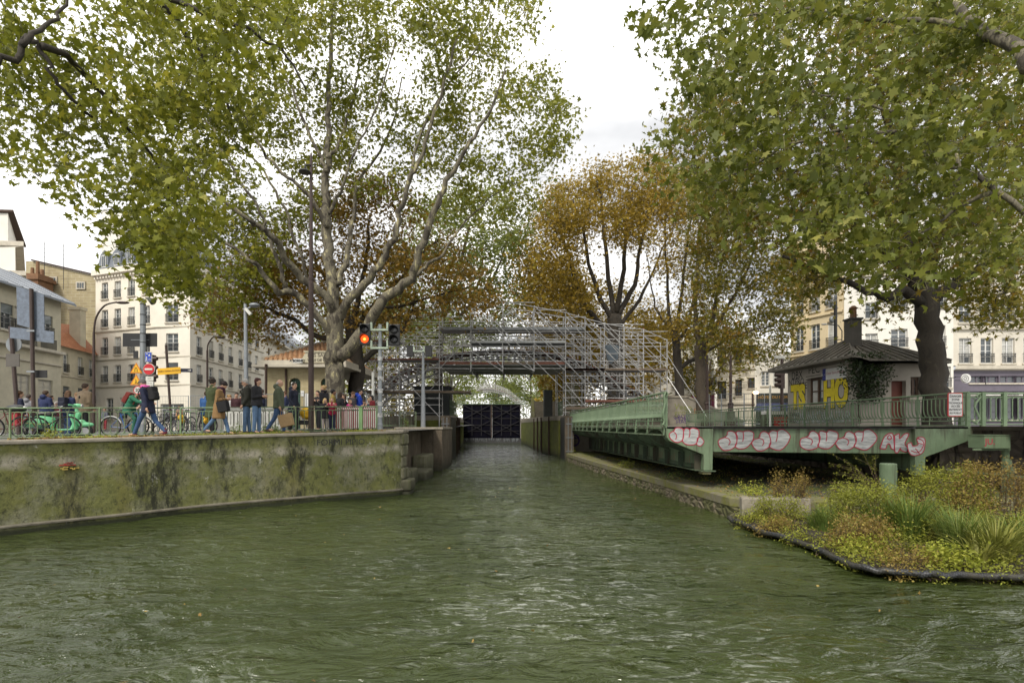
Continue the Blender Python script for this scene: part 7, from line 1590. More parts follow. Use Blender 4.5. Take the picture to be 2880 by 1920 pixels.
for px, D, a, l in ((462,26,10,'grey bicycle in the rack below the yellow sign'),(485,26.3,20,'dark bicycle in the rack right of the leaning post'),(505,26,165,'rack bicycle nearest the fence gap')): bike(l, gl(px,D), R(a), (.06,.06,.065), 'bicycles in the rack behind the railing')
# scooter
MINT = mat('mint_scooter_paint', (.17,.52,.27), .28, var=.06, scale=2); SEATB = mat('scooter_seat', (.02,.018,.018), .5)
t = thing('motor_scooter', 'mint green vintage scooter parked behind the quay railing', 'scooter', gl(164,16.9), R(20))
def remesh(o, v=.02, sm=6):
    r = o.modifiers.new('r','REMESH'); r.mode = 'VOXEL'; r.voxel_size = v; r.use_smooth_shade = True
    if sm: s = o.modifiers.new('s','SMOOTH'); s.iterations = sm; s.factor = .5
    return o
mb = MB(); mb.ball((-.50,0,.50),(.44,.24,.23),16,10); mb.ball((-.42,0,.60),(.36,.17,.16),12,8); mb.ball((-.78,0,.44),(.2,.15,.13),12,8); remesh(mb.build('rear_cowl', MINT, t), .02, 4)
mb = MB(); mb.box((.13,0,.27),(.5,.34,.05)); mb.box((-.12,0,.36),(.1,.34,.2)); mb.cap((.36,0,.27),(.56,0,.80),.07,.06); mb.box((.44,0,.52),(.06,.44,.52),0,0,R(-18)); mb.cap((.50,0,.62),(.47,0,1.0),.055,.05); remesh(mb.build('leg_shield', MINT, t), .02, 4)
mb = MB(); mb.ball((.70,0,.43),(.25,.085,.085),14,8); mb.ball((.60,0,.50),(.13,.08,.10),12,8); remesh(mb.build('front_fender', MINT, t), .016, 3)
mb = MB(); mb.ball((.50,0,1.03),(.14,.10,.075),12,8); mb.cap((.47,-.1,1.04),(.38,-.30,1.05),.03,.02); mb.cap((.47,.1,1.04),(.38,.30,1.05),.03,.02); o = mb.build('handlebar', MINT, t, True)
mb = MB(); mb.ball((.62,0,1.02),(.04,.075,.075),12,8); mb.build('headlight', CHR, t, True); mb = MB(); mb.tube([(.36,-.28,1.05),(.28,-.36,1.05)],.02,6); mb.tube([(.36,.28,1.05),(.28,.36,1.05)],.02,6); mb.tube([(.42,.25,1.06),(.42,.36,1.3)],.006,4); mb.ball((.42,.37,1.33),(.02,.07,.05),10,6); mb.build('mirror', BLK, t)
mb = MB(); mb.ball((-.38,0,.77),(.38,.15,.06),14,8); mb.bx(-.62,-.15,-.13,.13,.70,.78); remesh(mb.build('seat', SEATB, t), .02, 3)
for x in (-.62,.70):
    mb = MB(); mb.ring((x,0,.22),.165,.055,20,8); w = mb.build('wheel', RUB, t, True); mb = MB(); M_ = Matrix.Rotation(R(90),3,'X'); mb.lathe([(.12,-.05),(.12,.05)], (x,0,.22), 14, M_); mb.build('hub', CHR, w)
mb = MB(); mb.beam((-.9,-.245,.50),(-.15,-.24,.42),.01,.012); mb.beam((-.9,.245,.50),(-.15,.24,.42),.01,.012); mb.bx(-.98,-.94,-.05,.05,.42,.52); mb.build('gold_stripe', mat('gold_trim', (.55,.40,.10), .4, .5), t)
# second green scooter part and red top case at far left
t = thing('red_bag', 'red and black pannier bag hanging behind the railing at the far left', 'bag', gl(44,16.3)); b = gp(44,16.3); mb = MB(); mb.box(b+Vector((.02,0,.62)),(.26,.22,.42)); remesh(mb.build('bag_body', mat('red_fabric', (.30,.02,.03), .7), t, world=True), .02, 4); mb = MB(); mb.ball(b+Vector((.02,-.0,.93)),(.3,.2,.13),12,8); mb.build('black_cover', BLK, t, True, world=True)
t = thing('grey_utility_box', 'grey tagged street cabinet behind the green scooter', 'cabinet', gl(185,18.6)); b = gp(185,18.6); mb = MB(); mb.box(b+Vector((0,0,.35)),(.62,.35,.70)); mb.box(b+Vector((0,0,.72)),(.66,.39,.05)); o = mb.build('cabinet', mat('grey_cabinet', (.12,.125,.12), .7, var=.35, scale=8), t, world=True)
# pushchair
t = thing('pushchair', 'folding pushchair with a bright yellow hood behind the railing', 'pushchair', gl(848,19.6), R(8)); YH = mat('yellow_fabric', (.75,.45,.02), .7, var=.12)
mb = MB(); mb.ball((.12,.1,.74),(.21,.2,.2),14,9); mb.ball((.16,.1,.62),(.17,.18,.14),12,8); remesh(mb.build('hood', YH, t), .02, 4); mb = MB(); mb.tube([(-.45,.0,1.0),(.05,0,.45),(.3,0,.08)],.015,6); mb.tube([(-.4,.2,1.0),(.05,.2,.45),(.3,.2,.08)],.015,6); mb.tube([(-.35,0,.07),(.1,0,.55)],.015,6); mb.tube([(-.35,.2,.07),(.1,.2,.55)],.015,6); mb.tube([(-.45,0,1.0),(-.4,.2,1.0)],.02,6); mb.build('frame', CHR, t)
for x, y in ((-.35,0),(-.35,.2),(.3,0),(.3,.2)): mb = MB(); mb.ring((x,y,.09),.075,.02,12,5); mb.build('wheel', RUB, t, True)
mb = MB(); mb.box((.02,.1,.38),(.42,.3,.16)); mb.build('basket', BLK, t)
# ================================================================ people
SKIN = mat('skin', (.50,.30,.21), .55, var=.08, scale=20); SKIND = mat('skin_dark', (.26,.14,.09), .55, var=.08, scale=20)
EYE_M = mat('eye_dark', (.02,.015,.012), .3); LIP = mat('lip', (.32,.12,.10), .6)
def cm(c, nm='cloth'): return mat('%s_%d_%d_%d' % (nm, int(c[0]*250), int(c[1]*250), int(c[2]*250)), c, .85, var=.22, scale=9, bump=.35, bscale=26)
def rotx(v, a): c, s = math.cos(a), math.sin(a); return Vector((v[0], v[1]*c - v[2]*s, v[1]*s + v[2]*c))
POSE = dict(stand=((4,3),(-3,2),(4,12),(6,14)), walk=((26,6),(-20,22),(-22,12),(20,28)), front=((3,2),(-2,2),(-6,98),(-4,104)), walkfront=((20,5),(-17,22),(-4,100),(-2,106)),
            pocket=((5,3),(-4,2),(-6,35),(-4,38)), lean=((8,4),(-8,4),(62,42),(66,38)), phone=((3,2),(-3,2),(6,125),(2,128)), carry=((12,4),(-14,16),(-4,8),(4,6)), sit=((88,90),(84,92),(30,60),(32,55)), ride=((75,80),(42,50),(58,22),(58,22)))
def person(label, px, D, h, ang, coat, legs, hair, pose='stand', coatlen=.0, hairs='short', lean=0, nod=0, turn=0, group='people on the left quay', shoe=(.03,.025,.02), sk=None,
           scarf=None, pack=None, glasses=False, hood=False, hat=None, z=None, hairl=0, seat=None, bulk=1.0, xoff=0):
    s = h/1.75; loc = gp(px, D); 
    if D > 19.6: loc.z = 2.06
    if z is not None: loc.z = z
    t = thing('person', label, 'person', loc, R(ang-90), group); t.scale = (s,s,s); sk = sk or SKIN
    (h1,k1),(h2,k2),(a1,e1),(a2,e2) = POSE[pose]; ln = R(lean if lean else (0 if pose not in ('lean','ride') else (24 if pose == 'lean' else 30)))
    P = Vector((0,0,.95)); up = Vector((0,math.sin(ln),math.cos(ln))); fw = Vector((0,math.cos(ln),-math.sin(ln)))
    chest = P+up*.33; neck = P+up*.52; hc = neck+up*.155+fw*.03
    if nod: hc = neck+rotx(Vector((0,.03,.155)), -R(nod)*.5-ln*.6)
    Lg = []
    for sx, ha, ka in ((-1,h1,k1),(1,h2,k2)):
        hip = P+Vector((sx*.095,0,-.04)); a = R(ha); kn = hip+Vector((sx*.0,math.sin(a),-math.cos(a)))*.43; b = R(ha-ka); an = kn+Vector((0,math.sin(b),-math.cos(b)))*.43; Lg.append((hip,kn,an,b))
    low = min(l[2].z for l in Lg); dz = .085-low if seat is None else seat-P.z
    if pose in ('sit','ride') and seat is None: dz = 0
    sh = Vector((0,0,dz)); P, chest, neck, hc = P+sh, chest+sh, neck+sh, hc+sh; Lg = [(a+sh,b+sh,c+sh,d) for a,b,c,d in Lg]
    A = []
    for sx, fa, ea in ((-1,a1,e1),(1,a2,e2)):
        so_ = neck+Vector((sx*.175*bulk,0,0))-up*.065; f = R(fa); el = so_+Vector((sx*.06,math.sin(f),-math.cos(f)))*.285; g_ = R(fa+ea); wr = el+Vector((-sx*(.55 if ea > 90 else .0),math.sin(g_),-math.cos(g_))).normalized()*.25; A.append((so_,el,wr))
    q = Matrix.Rotation(R(turn),3,'Z') @ Matrix.Rotation(-R(nod)-ln*.3,3,'X')
    hp = lambda x,y,z_: hc+q@Vector((x,y,z_))
    mb = MB()
    mb.ball(hc, (.078,.094,.112), 16, 11, q); mb.ball(hp(0,.032,-.05), (.055,.058,.062), 12, 8, q); mb.cap(hp(0,.088,.018),hp(0,.108,-.022),.011,.017,8)
    for sx in (-1,1): mb.ball(hp(sx*.078,-.005,-.01),(.012,.02,.03),8,6,q)
    mb.ball(hp(0,.09,.03),(.05,.012,.012),10,5,q); mb.ball(hp(0,.083,-.058),(.026,.014,.010),8,5,q)
    mb.cap(neck-up*.05, hc-up*.05, .062, .052, 12)
    mb.cap(P, chest, .125, .125, 12); mb.cap(chest+Vector((-.07,0,0)), neck+Vector((-.08,0,-.05)), .10, .08); mb.cap(chest+Vector((.07,0,0)), neck+Vector((.08,0,-.05)), .10, .08)
    for (hip,kn,an,b) in Lg: mb.cap(hip,kn,.075,.052,10); mb.cap(kn,an,.05,.035,10); mb.cap(an,an+rotx(Vector((0,.15,-.03)),0),.035,.03,8)
    for k, (so_,el,wr) in enumerate(A):
        sx = -1 if k == 0 else 1; mb.cap(so_,el,.045,.036,10); mb.cap(el,wr,.035,.024,10); d = (wr-el).normalized(); pa = wr+d*.075; mb.cap(wr+d*.01,pa,.026,.03,8)
        side = d.cross(Vector((sx,0,0)));  side = side.normalized() if side.length > .1 else Vector((0,1,0))
        for j, (o, l) in enumerate(((-.026,.06),(-.009,.072),(.009,.068),(.026,.052))):
            b0_ = pa+side*o+d*.012; b1_ = b0_+d*l*.6+Vector((-sx*.012,0,0)); mb.cap(b0_,b1_,.0095,.009,6); mb.cap(b1_,b1_+d*l*.3+Vector((-sx*.022,0,0)),.009,.0075,6)
        mb.cap(wr+d*.03+side*.022, wr+d*.075+side*.052,.011,.0095,6)
    body = mb.build('body', sk, t); remesh(body, .0115, 2)
    mb = MB()
    for sx in (-1,1): mb.ball(hp(sx*.032,.081,.012),(.012,.008,.008),8,5,q)
    mb.build('eye', EYE_M, t); mb = MB(); mb.ball(hp(0,.093,-.062),(.020,.006,.005),8,4,q); mb.build('mouth', LIP, t)
    # hair
    hm = cm(hair, 'hair')
    if hairs != 'bald':
        mb = MB(); mb.ball(hp(0,-.020,.026),(.089,.095,.104),16,10,q); mb.ball(hp(0,.022,.078),(.072,.07,.042),12,7,q)
        if hairs == 'curly':
            rr = random.Random(int(px)); 
            for _ in range(26): a_ = rr.uniform(0,6.28); e_ = rr.uniform(-.1,1.4); mb.ball(hp(.085*math.cos(a_)*math.cos(e_),-.022+.085*math.sin(a_)*math.cos(e_)-.012,.03+.09*math.sin(e_)),.032,7,5)
        if hairs == 'bun': mb.ball(hp(0,-.11,.07),.045,10,7)
        if hairs == 'long' or hairl:
            l_ = hairl or .28
            for x in (-.055,0,.055): mb.cap(hp(x,-.055,-.02), hc+Vector((x*1.25,-.075,-.04-l_)), .05,.035,8)
            for x in (-.078,.078): mb.cap(hp(x,-.01,.02), hc+Vector((x*1.15,.0,-.05-l_*.6)), .026,.02,8)
        if hairs == 'bob':
            for x in (-.07,-.03,.03,.07): mb.cap(hp(x,-.04,.0), hp(x*1.1,-.03,-.09), .04,.03,8)
        remesh(mb.build('hair', hm, t), .012, 1)
    else: mb = MB(); mb.ball(hp(0,-.03,-.012),(.083,.082,.06),14,8,q); mb.build('hair', hm, t, True)
    if hat: mb = MB(); mb.ball(hp(0,-.01,.04),(.098,.112,.095),14,9,q); remesh(mb.build('helmet' if hat[0] == 'helmet' else 'cap', cm(hat[1],'hat'), t), .012, 1)
    if glasses:
        mb = MB()
        for sx in (-1,1): mb.tube([hp(sx*.034+.022*math.cos(R(45*j)),.100,.012+.018*math.sin(R(45*j))) for j in range(9)], .0035, 4); mb.tube([hp(sx*.056,.098,.015),hp(sx*.082,.0,.012)], .003, 4)
        mb.build('glasses', EYE_M, t)
    # coat
    b_ = bulk; mb = MB(); mb.cap(P+up*.0, chest, .150*b_, .152*b_, 14); mb.cap(P+Vector((-.05,0,-.02)), P+Vector((.05,0,-.02)), .135*b_,.135*b_,12)
    for sx in (-1,1): mb.cap(chest+Vector((sx*.075*b_,0,0)), neck+Vector((sx*.09*b_,0,0))-up*.065, .115*b_, .09*b_, 12)
    mb.cap(neck-up*.05, neck+up*.035, .088, .066, 12)
    if coatlen: mb.tube([P+Vector((-.04,0,.05)), P+Vector((-.05,0,-coatlen-.08))], [.14*b_, (.145+coatlen*.12)*b_], 14); mb.tube([P+Vector((.04,0,.05)), P+Vector((.05,0,-coatlen-.08))], [.14*b_, (.145+coatlen*.12)*b_], 14)
    for (so_,el,wr) in A: mb.cap(so_,el,.070*b_,.058*b_,12); mb.cap(el,wr-(wr-el).normalized()*.02,.056*b_,.042*b_,12)
    if hood: mb.ball(neck-fw*.09+up*.04, (.12,.085,.09), 12, 8)
    c_ = cm(coat); o = mb.build('coat', c_, t); remesh(o, .017, 3)
    # trousers
    mb = MB(); mb.cap(P+Vector((-.05,0,-.03)), P+Vector((.05,0,-.03)), .122,.122,12)
    for (hip,kn,an,b) in Lg: mb.cap(hip,kn,.094,.070,12); mb.cap(kn,an+Vector((0,0,.02)),.066,.055,12)
    remesh(mb.build('trousers', cm(legs,'denim'), t), .016, 2)
    for (hip,kn,an,b) in Lg:
        f = Vector((0,math.cos(b*.8),math.sin(b*.8))) if b < -.2 else Vector((0,1,0)); mb = MB(); mb.cap(an+Vector((0,-.02,-.025)), an+f*.07+Vector((0,0,-.04)), .047,.042,10); mb.cap(an+f*.06+Vector((0,0,-.045)), an+f*.16+Vector((0,0,-.05)), .042,.032,10); mb.cap(an+Vector((0,0,.05)),an+Vector((0,0,-.03)),.05,.045,10); remesh(mb.build('shoe', cm(shoe,'leather'), t), .014, 1)
    if scarf: mb = MB(); mb.ring(neck+up*.045, .085, .045, 16, 8, 'z'); mb.cap(neck+fw*.10, neck+fw*.12-up*.22, .04,.035); remesh(mb.build('scarf', cm(scarf,'wool'), t), .013, 2)
    if pack: mb = MB(); c0 = chest-fw*.20*b_; mb.box(c0, (.27,.16,.40), 0, -ln); mb.box(c0-fw*.08-up*.08,(.20,.07,.2),0,-ln); remesh(mb.build('backpack', cm(pack,'nylon'), t), .018, 5); mb = MB(); 
    if pack:
        for sx in (-1,1): mb.tube([chest+Vector((sx*.11,-.13,.12)),neck+Vector((sx*.12,.0,.035)),chest+Vector((sx*.12,.165*b_,.04)),chest+Vector((sx*.13,.08,-.14))],.017,6)
        mb.build('strap', cm(pack,'nylon'), t)
    return t, A, loc, s
NAVY_ = (.012,.016,.045); JEAN = (.035,.075,.17); JEANL = (.09,.16,.28); BLK_ = (.012,.012,.014); BRN = (.05,.028,.016); GREYH = (.20,.19,.18)
# walkers in front of the railing
person('woman in navy coat with bright pink scarf and black backpack walking left, looking down', 417, 14.5, 1.62, 180, NAVY_, JEAN, (.10,.09,.085), 'walk', .14, 'short', lean=9, nod=32, shoe=(.11,.015,.03), scarf=(.62,.10,.36), pack=BLK_, glasses=True)
person('woman in camel coat with dark curly hair walking right with a black shoulder bag', 616, 16.1, 1.64, 2, (.24,.14,.055), JEANL, (.02,.012,.012), 'walkfront', .34, 'curly', lean=7, nod=38, shoe=(.10,.09,.08), scarf=(.05,.015,.03))
person('grey haired man with glasses in dark green puffer vest and jeans facing left', 694, 16.7, 1.71, 200, (.03,.03,.022), JEANL, (.38,.37,.35), 'pocket', .02, 'short', nod=12, glasses=True, bulk=1.1, pack=(.025,.025,.02), shoe=(.08,.06,.05))
person('woman with short dark red hair in black puffer jacket and wide jeans', 722, 16.2, 1.68, 0, (.014,.014,.018), JEANL, (.05,.014,.012), 'front', .02, 'bob', bulk=1.08, nod=6)
person('bald man in olive green puffer jacket carrying a paper bag', 784, 17.3, 1.74, 14, (.075,.09,.055), JEAN, (.42,.38,.34), 'carry', .08, 'bald', hood=True, bulk=1.12, shoe=(.07,.045,.03))
person('tall curly haired man in long olive coat seen from behind the railing', 597, 18.1, 1.88, 75, (.055,.07,.025), BLK_, (.035,.025,.02), 'stand', .36, 'curly')
person('bearded man with glasses in long dark navy coat by the yellow pushchair', 826, 19.3, 1.80, 350, (.010,.013,.03), BLK_, (.03,.02,.015), 'pocket', .30, 'short', hood=True, turn=-15, glasses=True)
person('small haired man in navy jacket half hidden behind the bearded man', 804, 23, 1.68, 200, (.02,.03,.08), NAVY_, (.10,.055,.03), 'stand', nod=15, glasses=True)
person('blond woman with hair tied up in black quilted vest behind the children', 911, 20.1, 1.70, 160, (.016,.016,.02), (.03,.035,.05), (.42,.28,.13), 'front', .05, 'bun', scarf=BLK_, turn=10)
person('slim young man between lamp post and blond woman', 895, 22.5, 1.66, 240, BLK_, BLK_, (.03,.02,.015), 'phone')
person('little girl with long blond hair in a black coat behind the railing', 914, 19.45, 1.22, 300, (.014,.014,.018), (.45,.40,.38), (.60,.44,.20), 'phone', .18, 'long', turn=20)
person('boy with red sleeves leaning his elbows on the railing', 934, 19.35, 1.24, 285, (.30,.01,.05), NAVY_, (.30,.19,.09), 'lean', 0, 'short', nod=-10, lean=14)
person('person with black curly hair and mustard jacket behind the leaning boy', 936, 21.3, 1.62, 20, (.30,.22,.05), NAVY_, (.012,.01,.012), 'stand', 0, 'curly', sk=SKIND)
person('woman with long dark brown hair and black jacket turned away', 956, 21.0, 1.50, 60, (.012,.012,.016), BLK_, (.035,.02,.014), 'phone', .1, 'long')
person('woman lifting her hands to her face in the middle of the crowd', 970, 21.6, 1.46, 200, (.03,.03,.035), BLK_, (.05,.03,.02), 'phone', .05, 'bob')
person('girl in magenta jacket bending behind the striped barrier', 977, 20.9, 1.22, 350, (.42,.015,.16), (.40,.02,.10), (.33,.2,.1), 'lean', 0, 'bob', lean=12)
person('light brown haired person in grey jacket looking down near the barrier', 990, 21.3, 1.55, 330, (.07,.065,.07), NAVY_, (.12,.065,.035), 'stand', 0, 'short', nod=30)
person('man in bright blue hooded jacket turned to the right behind the barrier', 1010, 21.6, 1.66, 15, (.01,.05,.40), BLK_, (.012,.01,.01), 'stand', .05, 'short', hood=True)
person('child in navy jacket bending over the railing next to the blue jacket man', 1034, 21.0, 1.26, 250, NAVY_, NAVY_, (.05,.03,.02), 'lean', 0, 'short', nod=30)
person('woman in dark red coat with long black hair at the right end of the crowd', 1047, 21.7, 1.42, 220, (.16,.012,.018), BLK_, (.014,.01,.01), 'front', .1, 'long', turn=-20)
person('blond child just behind the woman in dark red', 1038, 22.4, 1.34, 260, (.3,.28,.22), BLK_, (.48,.36,.2), 'stand')
# people sitting or standing behind the plastic barriers
person('blond woman in white and navy top sitting behind the plastic barriers', 644, 22.5, 1.50, 60, (.5,.5,.5), NAVY_, (.36,.22,.10), 'stand', 0, 'bun')
person('dark bearded man in maroon top behind the plastic barriers', 665, 22.5, 1.58, 300, (.05,.015,.02), NAVY_, (.03,.02,.015), 'stand', nod=10)
person('dark haired person peering over the barriers beside the grey haired man', 679, 22.8, 1.48, 280, (.03,.02,.03), NAVY_, (.02,.015,.012), 'stand')
person('man with folded arms standing behind the woman with red hair', 737, 21.5, 1.66, 210, NAVY_, NAVY_, (.06,.04,.03), 'front')
person('toddler in a pale pink coat standing by the parked bicycles', 505, 20.6, .95, 270, (.40,.22,.14), (.5,.45,.42), (.16,.09,.05), 'stand', .12)
person('person in blue carrying a white bag just left of the olive coat', 580, 18.9, 1.52, 100, (.03,.10,.28), JEAN, BRN, 'stand', .1)
# crowd on the left
person('person with bushy brown hair in navy jacket at the extreme left edge', 54, 17.6, 1.55, 60, NAVY_, BLK_, (.09,.045,.02), 'stand', .05, 'curly')
person('person in pale grey hooded sweatshirt behind the brown sign post', 80, 18.4, 1.50, 80, (.22,.22,.24), NAVY_, (.05,.035,.03), 'stand', 0, 'short', hood=True)
person('boy in navy hooded sweatshirt standing with his back turned behind the scooter', 127, 17.9, 1.58, 85, (.018,.028,.09), BLK_, (.06,.035,.02), 'stand', 0, 'short', hood=True, bulk=1.1)
person('dark haired person mostly hidden behind the boy in navy', 140, 19.2, 1.52, 60, (.06,.02,.04), BLK_, (.05,.03,.02), 'stand')
person('child with a white cap between the hooded boy and the long haired girl', 160, 19.5, 1.30, 300, (.25,.06,.08), BLK_, (.2,.1,.06), 'stand', hat=('cap',(.5,.5,.5)))
person('girl with long brown hair and navy jacket wearing a dark backpack', 191, 18.3, 1.60, 88, (.02,.03,.09), JEAN, (.10,.055,.03), 'stand', 0, 'long', pack=(.012,.014,.03), bulk=1.1)
person('fair haired person in brown jacket bent toward the girl with backpack', 220, 18.9, 1.58, 160, (.14,.09,.05), BLK_, (.2,.12,.06), 'stand', nod=30)
person('tall man in beige jacket seen from behind', 238, 18.0, 1.80, 80, (.19,.14,.09), BLK_, (.05,.03,.02), 'pocket', .06, 'short', bulk=1.1)
person('distant child in grey top and red trousers on the paving', 295, 33, 1.35, 270, (.12,.13,.16), (.25,.03,.04), BRN, 'stand', z=2.0)
person('cyclist in green raincoat and dark helmet riding a blue bicycle to the right', 362, 18.3, 1.70, 0, (.02,.14,.08), (.02,.11,.07), BRN, 'ride', .1, hat=('helmet',(.05,.05,.055)), seat=.98, pack=(.16,.02,.015), bulk=1.08)
# held things
def hbag(label, nm, px, py0, py1, w, D, m, cat, tilt=0):
    c = at(px,(py0+py1)/2,D); hh = (py1-py0)/FPX*D; t = thing(nm, label, cat, c); mb = MB(); M = Matrix.Rotation(R(tilt),3,'Y')
    vs = [Vector((sx*w*(.5 if sz > 0 else .46), sy*.10, sz*hh/2)) for sz in (-1,1) for sx,sy in ((-1,-1),(1,-1),(1,1),(-1,1))]; mb.add([M@v for v in vs], [(0,3,2,1),(0,1,5,4),(1,2,6,5),(2,3,7,6),(3,0,4,7),(4,5,6,7)]); o = mb.build('bag_body', m, t); bv = o.modifiers.new('b','BEVEL'); bv.width=.012; bv.segments=2
    mb = MB(); mb.tube([M@Vector((-.10,-.09,hh/2)),M@Vector((-.06,-.09,hh/2+.12)),M@Vector((.06,-.09,hh/2+.12)),M@Vector((.10,-.09,hh/2))],.007,5); mb.tube([M@Vector((-.10,.09,hh/2)),M@Vector((-.06,.03,hh/2+.12)),M@Vector((.06,.03,hh/2+.12)),M@Vector((.10,.09,hh/2))],.007,5); mb.build('handle', m, t); return t
hbag('large brown paper bag held by the bald man', 'paper_bag', 805, 1164, 1199, .42, 17.0, mat('kraft_paper', (.36,.24,.12), .8, var=.12, scale=12, bump=.5, bscale=14), 'paper bag', -14)
hbag('soft black shoulder bag at the hip of the woman in camel', 'shoulder_bag', 628, 1128, 1158, .30, 15.95, cm((.012,.012,.014),'nylon'), 'bag', -12)
# ================================================================ planted raft and weeds
LB1 = leaf_mat('bush_leaf_olive', [(0,(.10,.085,.014)),(.3,(.19,.21,.025)),(.65,(.27,.29,.04)),(1,(.44,.38,.06))], .3)
LB2 = leaf_mat('bush_leaf_brown', [(0,(.12,.065,.025)),(.4,(.22,.15,.04)),(.75,(.30,.23,.055)),(1,(.36,.32,.07))], .25)
LB3 = leaf_mat('bush_leaf_lime', [(0,(.15,.17,.02)),(.5,(.30,.34,.04)),(1,(.52,.48,.09))], .35)
GRS = leaf_mat('reed_green', [(0,(.06,.10,.02)),(.5,(.14,.21,.045)),(1,(.30,.34,.09))], .3)
WOODY = mat('twig_brown', (.10,.07,.045), .9, var=.3)
SOIL = mat('wet_soil', (.04,.032,.022), .95, var=.4, scale=8, bump=.9)
RP = [(2050,1457),(2072,1466),(2110,1480),(2143,1494),(2205,1512),(2265,1528),(2300,1545),(2330,1556),(2412,1592),(2486,1606),(2560,1612),(2633,1616),(2740,1618),(2853,1623),(3050,1630),(3300,1640)]
RW_ = [onz(a,b,.10) for a,b in RP]; RS = smooth_pts(RW_, 4)
t = thing('raft_edge_tube', 'black netted tube edging the planted raft along the water', 'tube edging', (RS[10].x,RS[10].y,.1)); mb = MB()
rr = random.Random(2); RR_ = smooth_pts([p+Vector((0,0,rr.uniform(-.02,.02))) for p in RS], 7); mb.tube(RR_, [(.045+.006*(k%2))*(1+.18*mnoise.noise(p*2.2)) for k, p in enumerate(RR_)], 10)
TB = G('netted_tube'); v_ = TB.n('ShaderNodeTexChecker'); v_.inputs['Scale'].default_value = 34; TB.l(TB.map((1,1,1),(R(30),R(20),R(45))), v_.inputs['Vector']); TB.fin(TB.mix(TB.ramp(TB.noise(3),[(.4,0.),(.6,.8)]), TB.mix(v_.outputs['Fac'], (.008,.009,.011), (.05,.053,.06)), (.05,.045,.03)), .45, TB.bump(v_.outputs['Fac'],.8,.01)); mb.build('tube', TB.m, t, True, world=True)
edge = [(p.x,p.y) for p in RS]; mb = MB(); n = len(edge); vs = []
for i,(x,y) in enumerate(edge): vs += [(x,y+.03,.06),(x+.3,y+.5 if y+.5 < 12.4 else 12.4,.16),(max(x+.5,5.6),12.53,.2)]
mb.add(vs, [(3*i+j,3*i+3+j,3*i+4+j,3*i+1+j) for i in range(n-1) for j in (0,1)]); struct(mb.build('soil', SOIL))
ED = np.array(edge)
def plant_pts(rng, cx, cy, rx, ry, h, n, z0, hollow=.3):
    th = rng.uniform(0,2*np.pi,n); r = np.sqrt(rng.uniform(hollow,1,n)); u = rng.uniform(0,1,n)
    x = cx+rx*r*np.cos(th)*np.sqrt(1-u*u*.8); y = cy+ry*r*np.sin(th)*np.sqrt(1-u*u*.8); z = z0+h*u*(.55+.45*r)
    return np.stack([x,y,z],1)
def bush(label, c, rx, ry, h, n, m, size=.045, z0=.15, nst=26, name='bush', cat='bush', seed=1, shape=SM_LEAF, clump=22, spread=.09, nogap=False, group=None):
    rng = np.random.default_rng(seed); t = thing(name, label, cat, (c[0],c[1],z0), 0, group); mb = MB(); k = n//clump
    C_ = plant_pts(rng, c[0], c[1], rx, ry, h, k, z0); keep = [p for p in C_ if nogap or mnoise.noise(Vector(p)*1.9+Vector((seed,0,0))) > -.22]; keep = keep if len(keep) > 2 else list(C_); C_ = np.array(keep)
    base = [Vector((c[0]+rng.normal()*rx*.3, c[1]+rng.normal()*ry*.3, z0-.05)) for _ in range(max(3,nst//5))]
    for p in C_[:nst*3]:
        b = min(base, key=lambda q: (q-Vector(p)).length); mid = (b+Vector(p))/2+Vector((rng.normal()*.05,rng.normal()*.05,.12*h)); mb.tube([b,mid,Vector(p)],[.008,.005,.002],4,cap=False)
    mb.build('stem', WOODY, t, world=True); P_ = np.repeat(C_, clump, 0); P_ = P_+rng.normal(size=P_.shape)*spread; P_[:,2] = np.maximum(P_[:,2], z0-.05)
    leaves(P_, rng.uniform(.6,1.35,len(P_))*size, shape, m, 'foliage', t, .3); return t
def wp(px, py, D): return at(px, py, D)
def bp(px, D): return ((px-CXP)/FPX*D, D)
bush('large olive yellow bush on the raft right of the mooring post', bp(2650,11.6), 1.15, .75, 1.22, 14000, LB1, .042, .15, 60, seed=1)
bush('tall brownish bush at the right edge under the green cabinet', bp(2800,11.0), 1.0, .8, 1.35, 12000, LB2, .042, .15, 50, seed=2)
bush('brown green bush filling the middle of the raft', bp(2430,10.7), .85, .75, .95, 11000, LB1, .042, .12, 50, seed=3)
bush('reddish brown bush on the quay left of the dry shrub', bp(2222,12.6), .42, .35, .72, 3200, LB2, .036, .5, 34, seed=4)
bush('low rusty bush at the left of the raft below the stone slab', bp(2190,11.9), .62, .40, .52, 4500, LB1, .038, .15, 30, seed=5)
bush('brown bush overhanging the tube in the middle of the raft', bp(2420,9.2), .5, .45, .62, 4500, LB2, .038, .1, 30, seed=6)
bush('bright lime leafy plant spilling over the tube at the right', bp(2672,8.05), .36, .26, .30, 1500, LB3, .05, .1, 14, seed=7)
bush('lime green plant on the tube left of centre', bp(2435,8.75), .36, .25, .32, 1300, LB3, .045, .08, 12, seed=8)
bush('small yellow plant at the left tip of the raft', bp(2095,11.95), .22, .14, .16, 400, LB3, .04, .12, 8, seed=9)
bush('small lime tuft on the black tube', bp(2245,10.05), .17, .12, .15, 260, LB3, .04, .12, 6, seed=10)
bush('dense low olive bush in front of the large bush', bp(2600,9.8), .8, .6, .62, 7000, LB1, .04, .12, 36, seed=11)
bush('olive bush beside the right frame edge near the water', bp(2830,9.3), .6, .6, .62, 5000, LB1, .04, .12, 30, seed=12)
bush('dark brown seed head bush behind the reeds', bp(2540,10.6), .5, .5, .72, 4000, LB2, .036, .12, 30, seed=13)
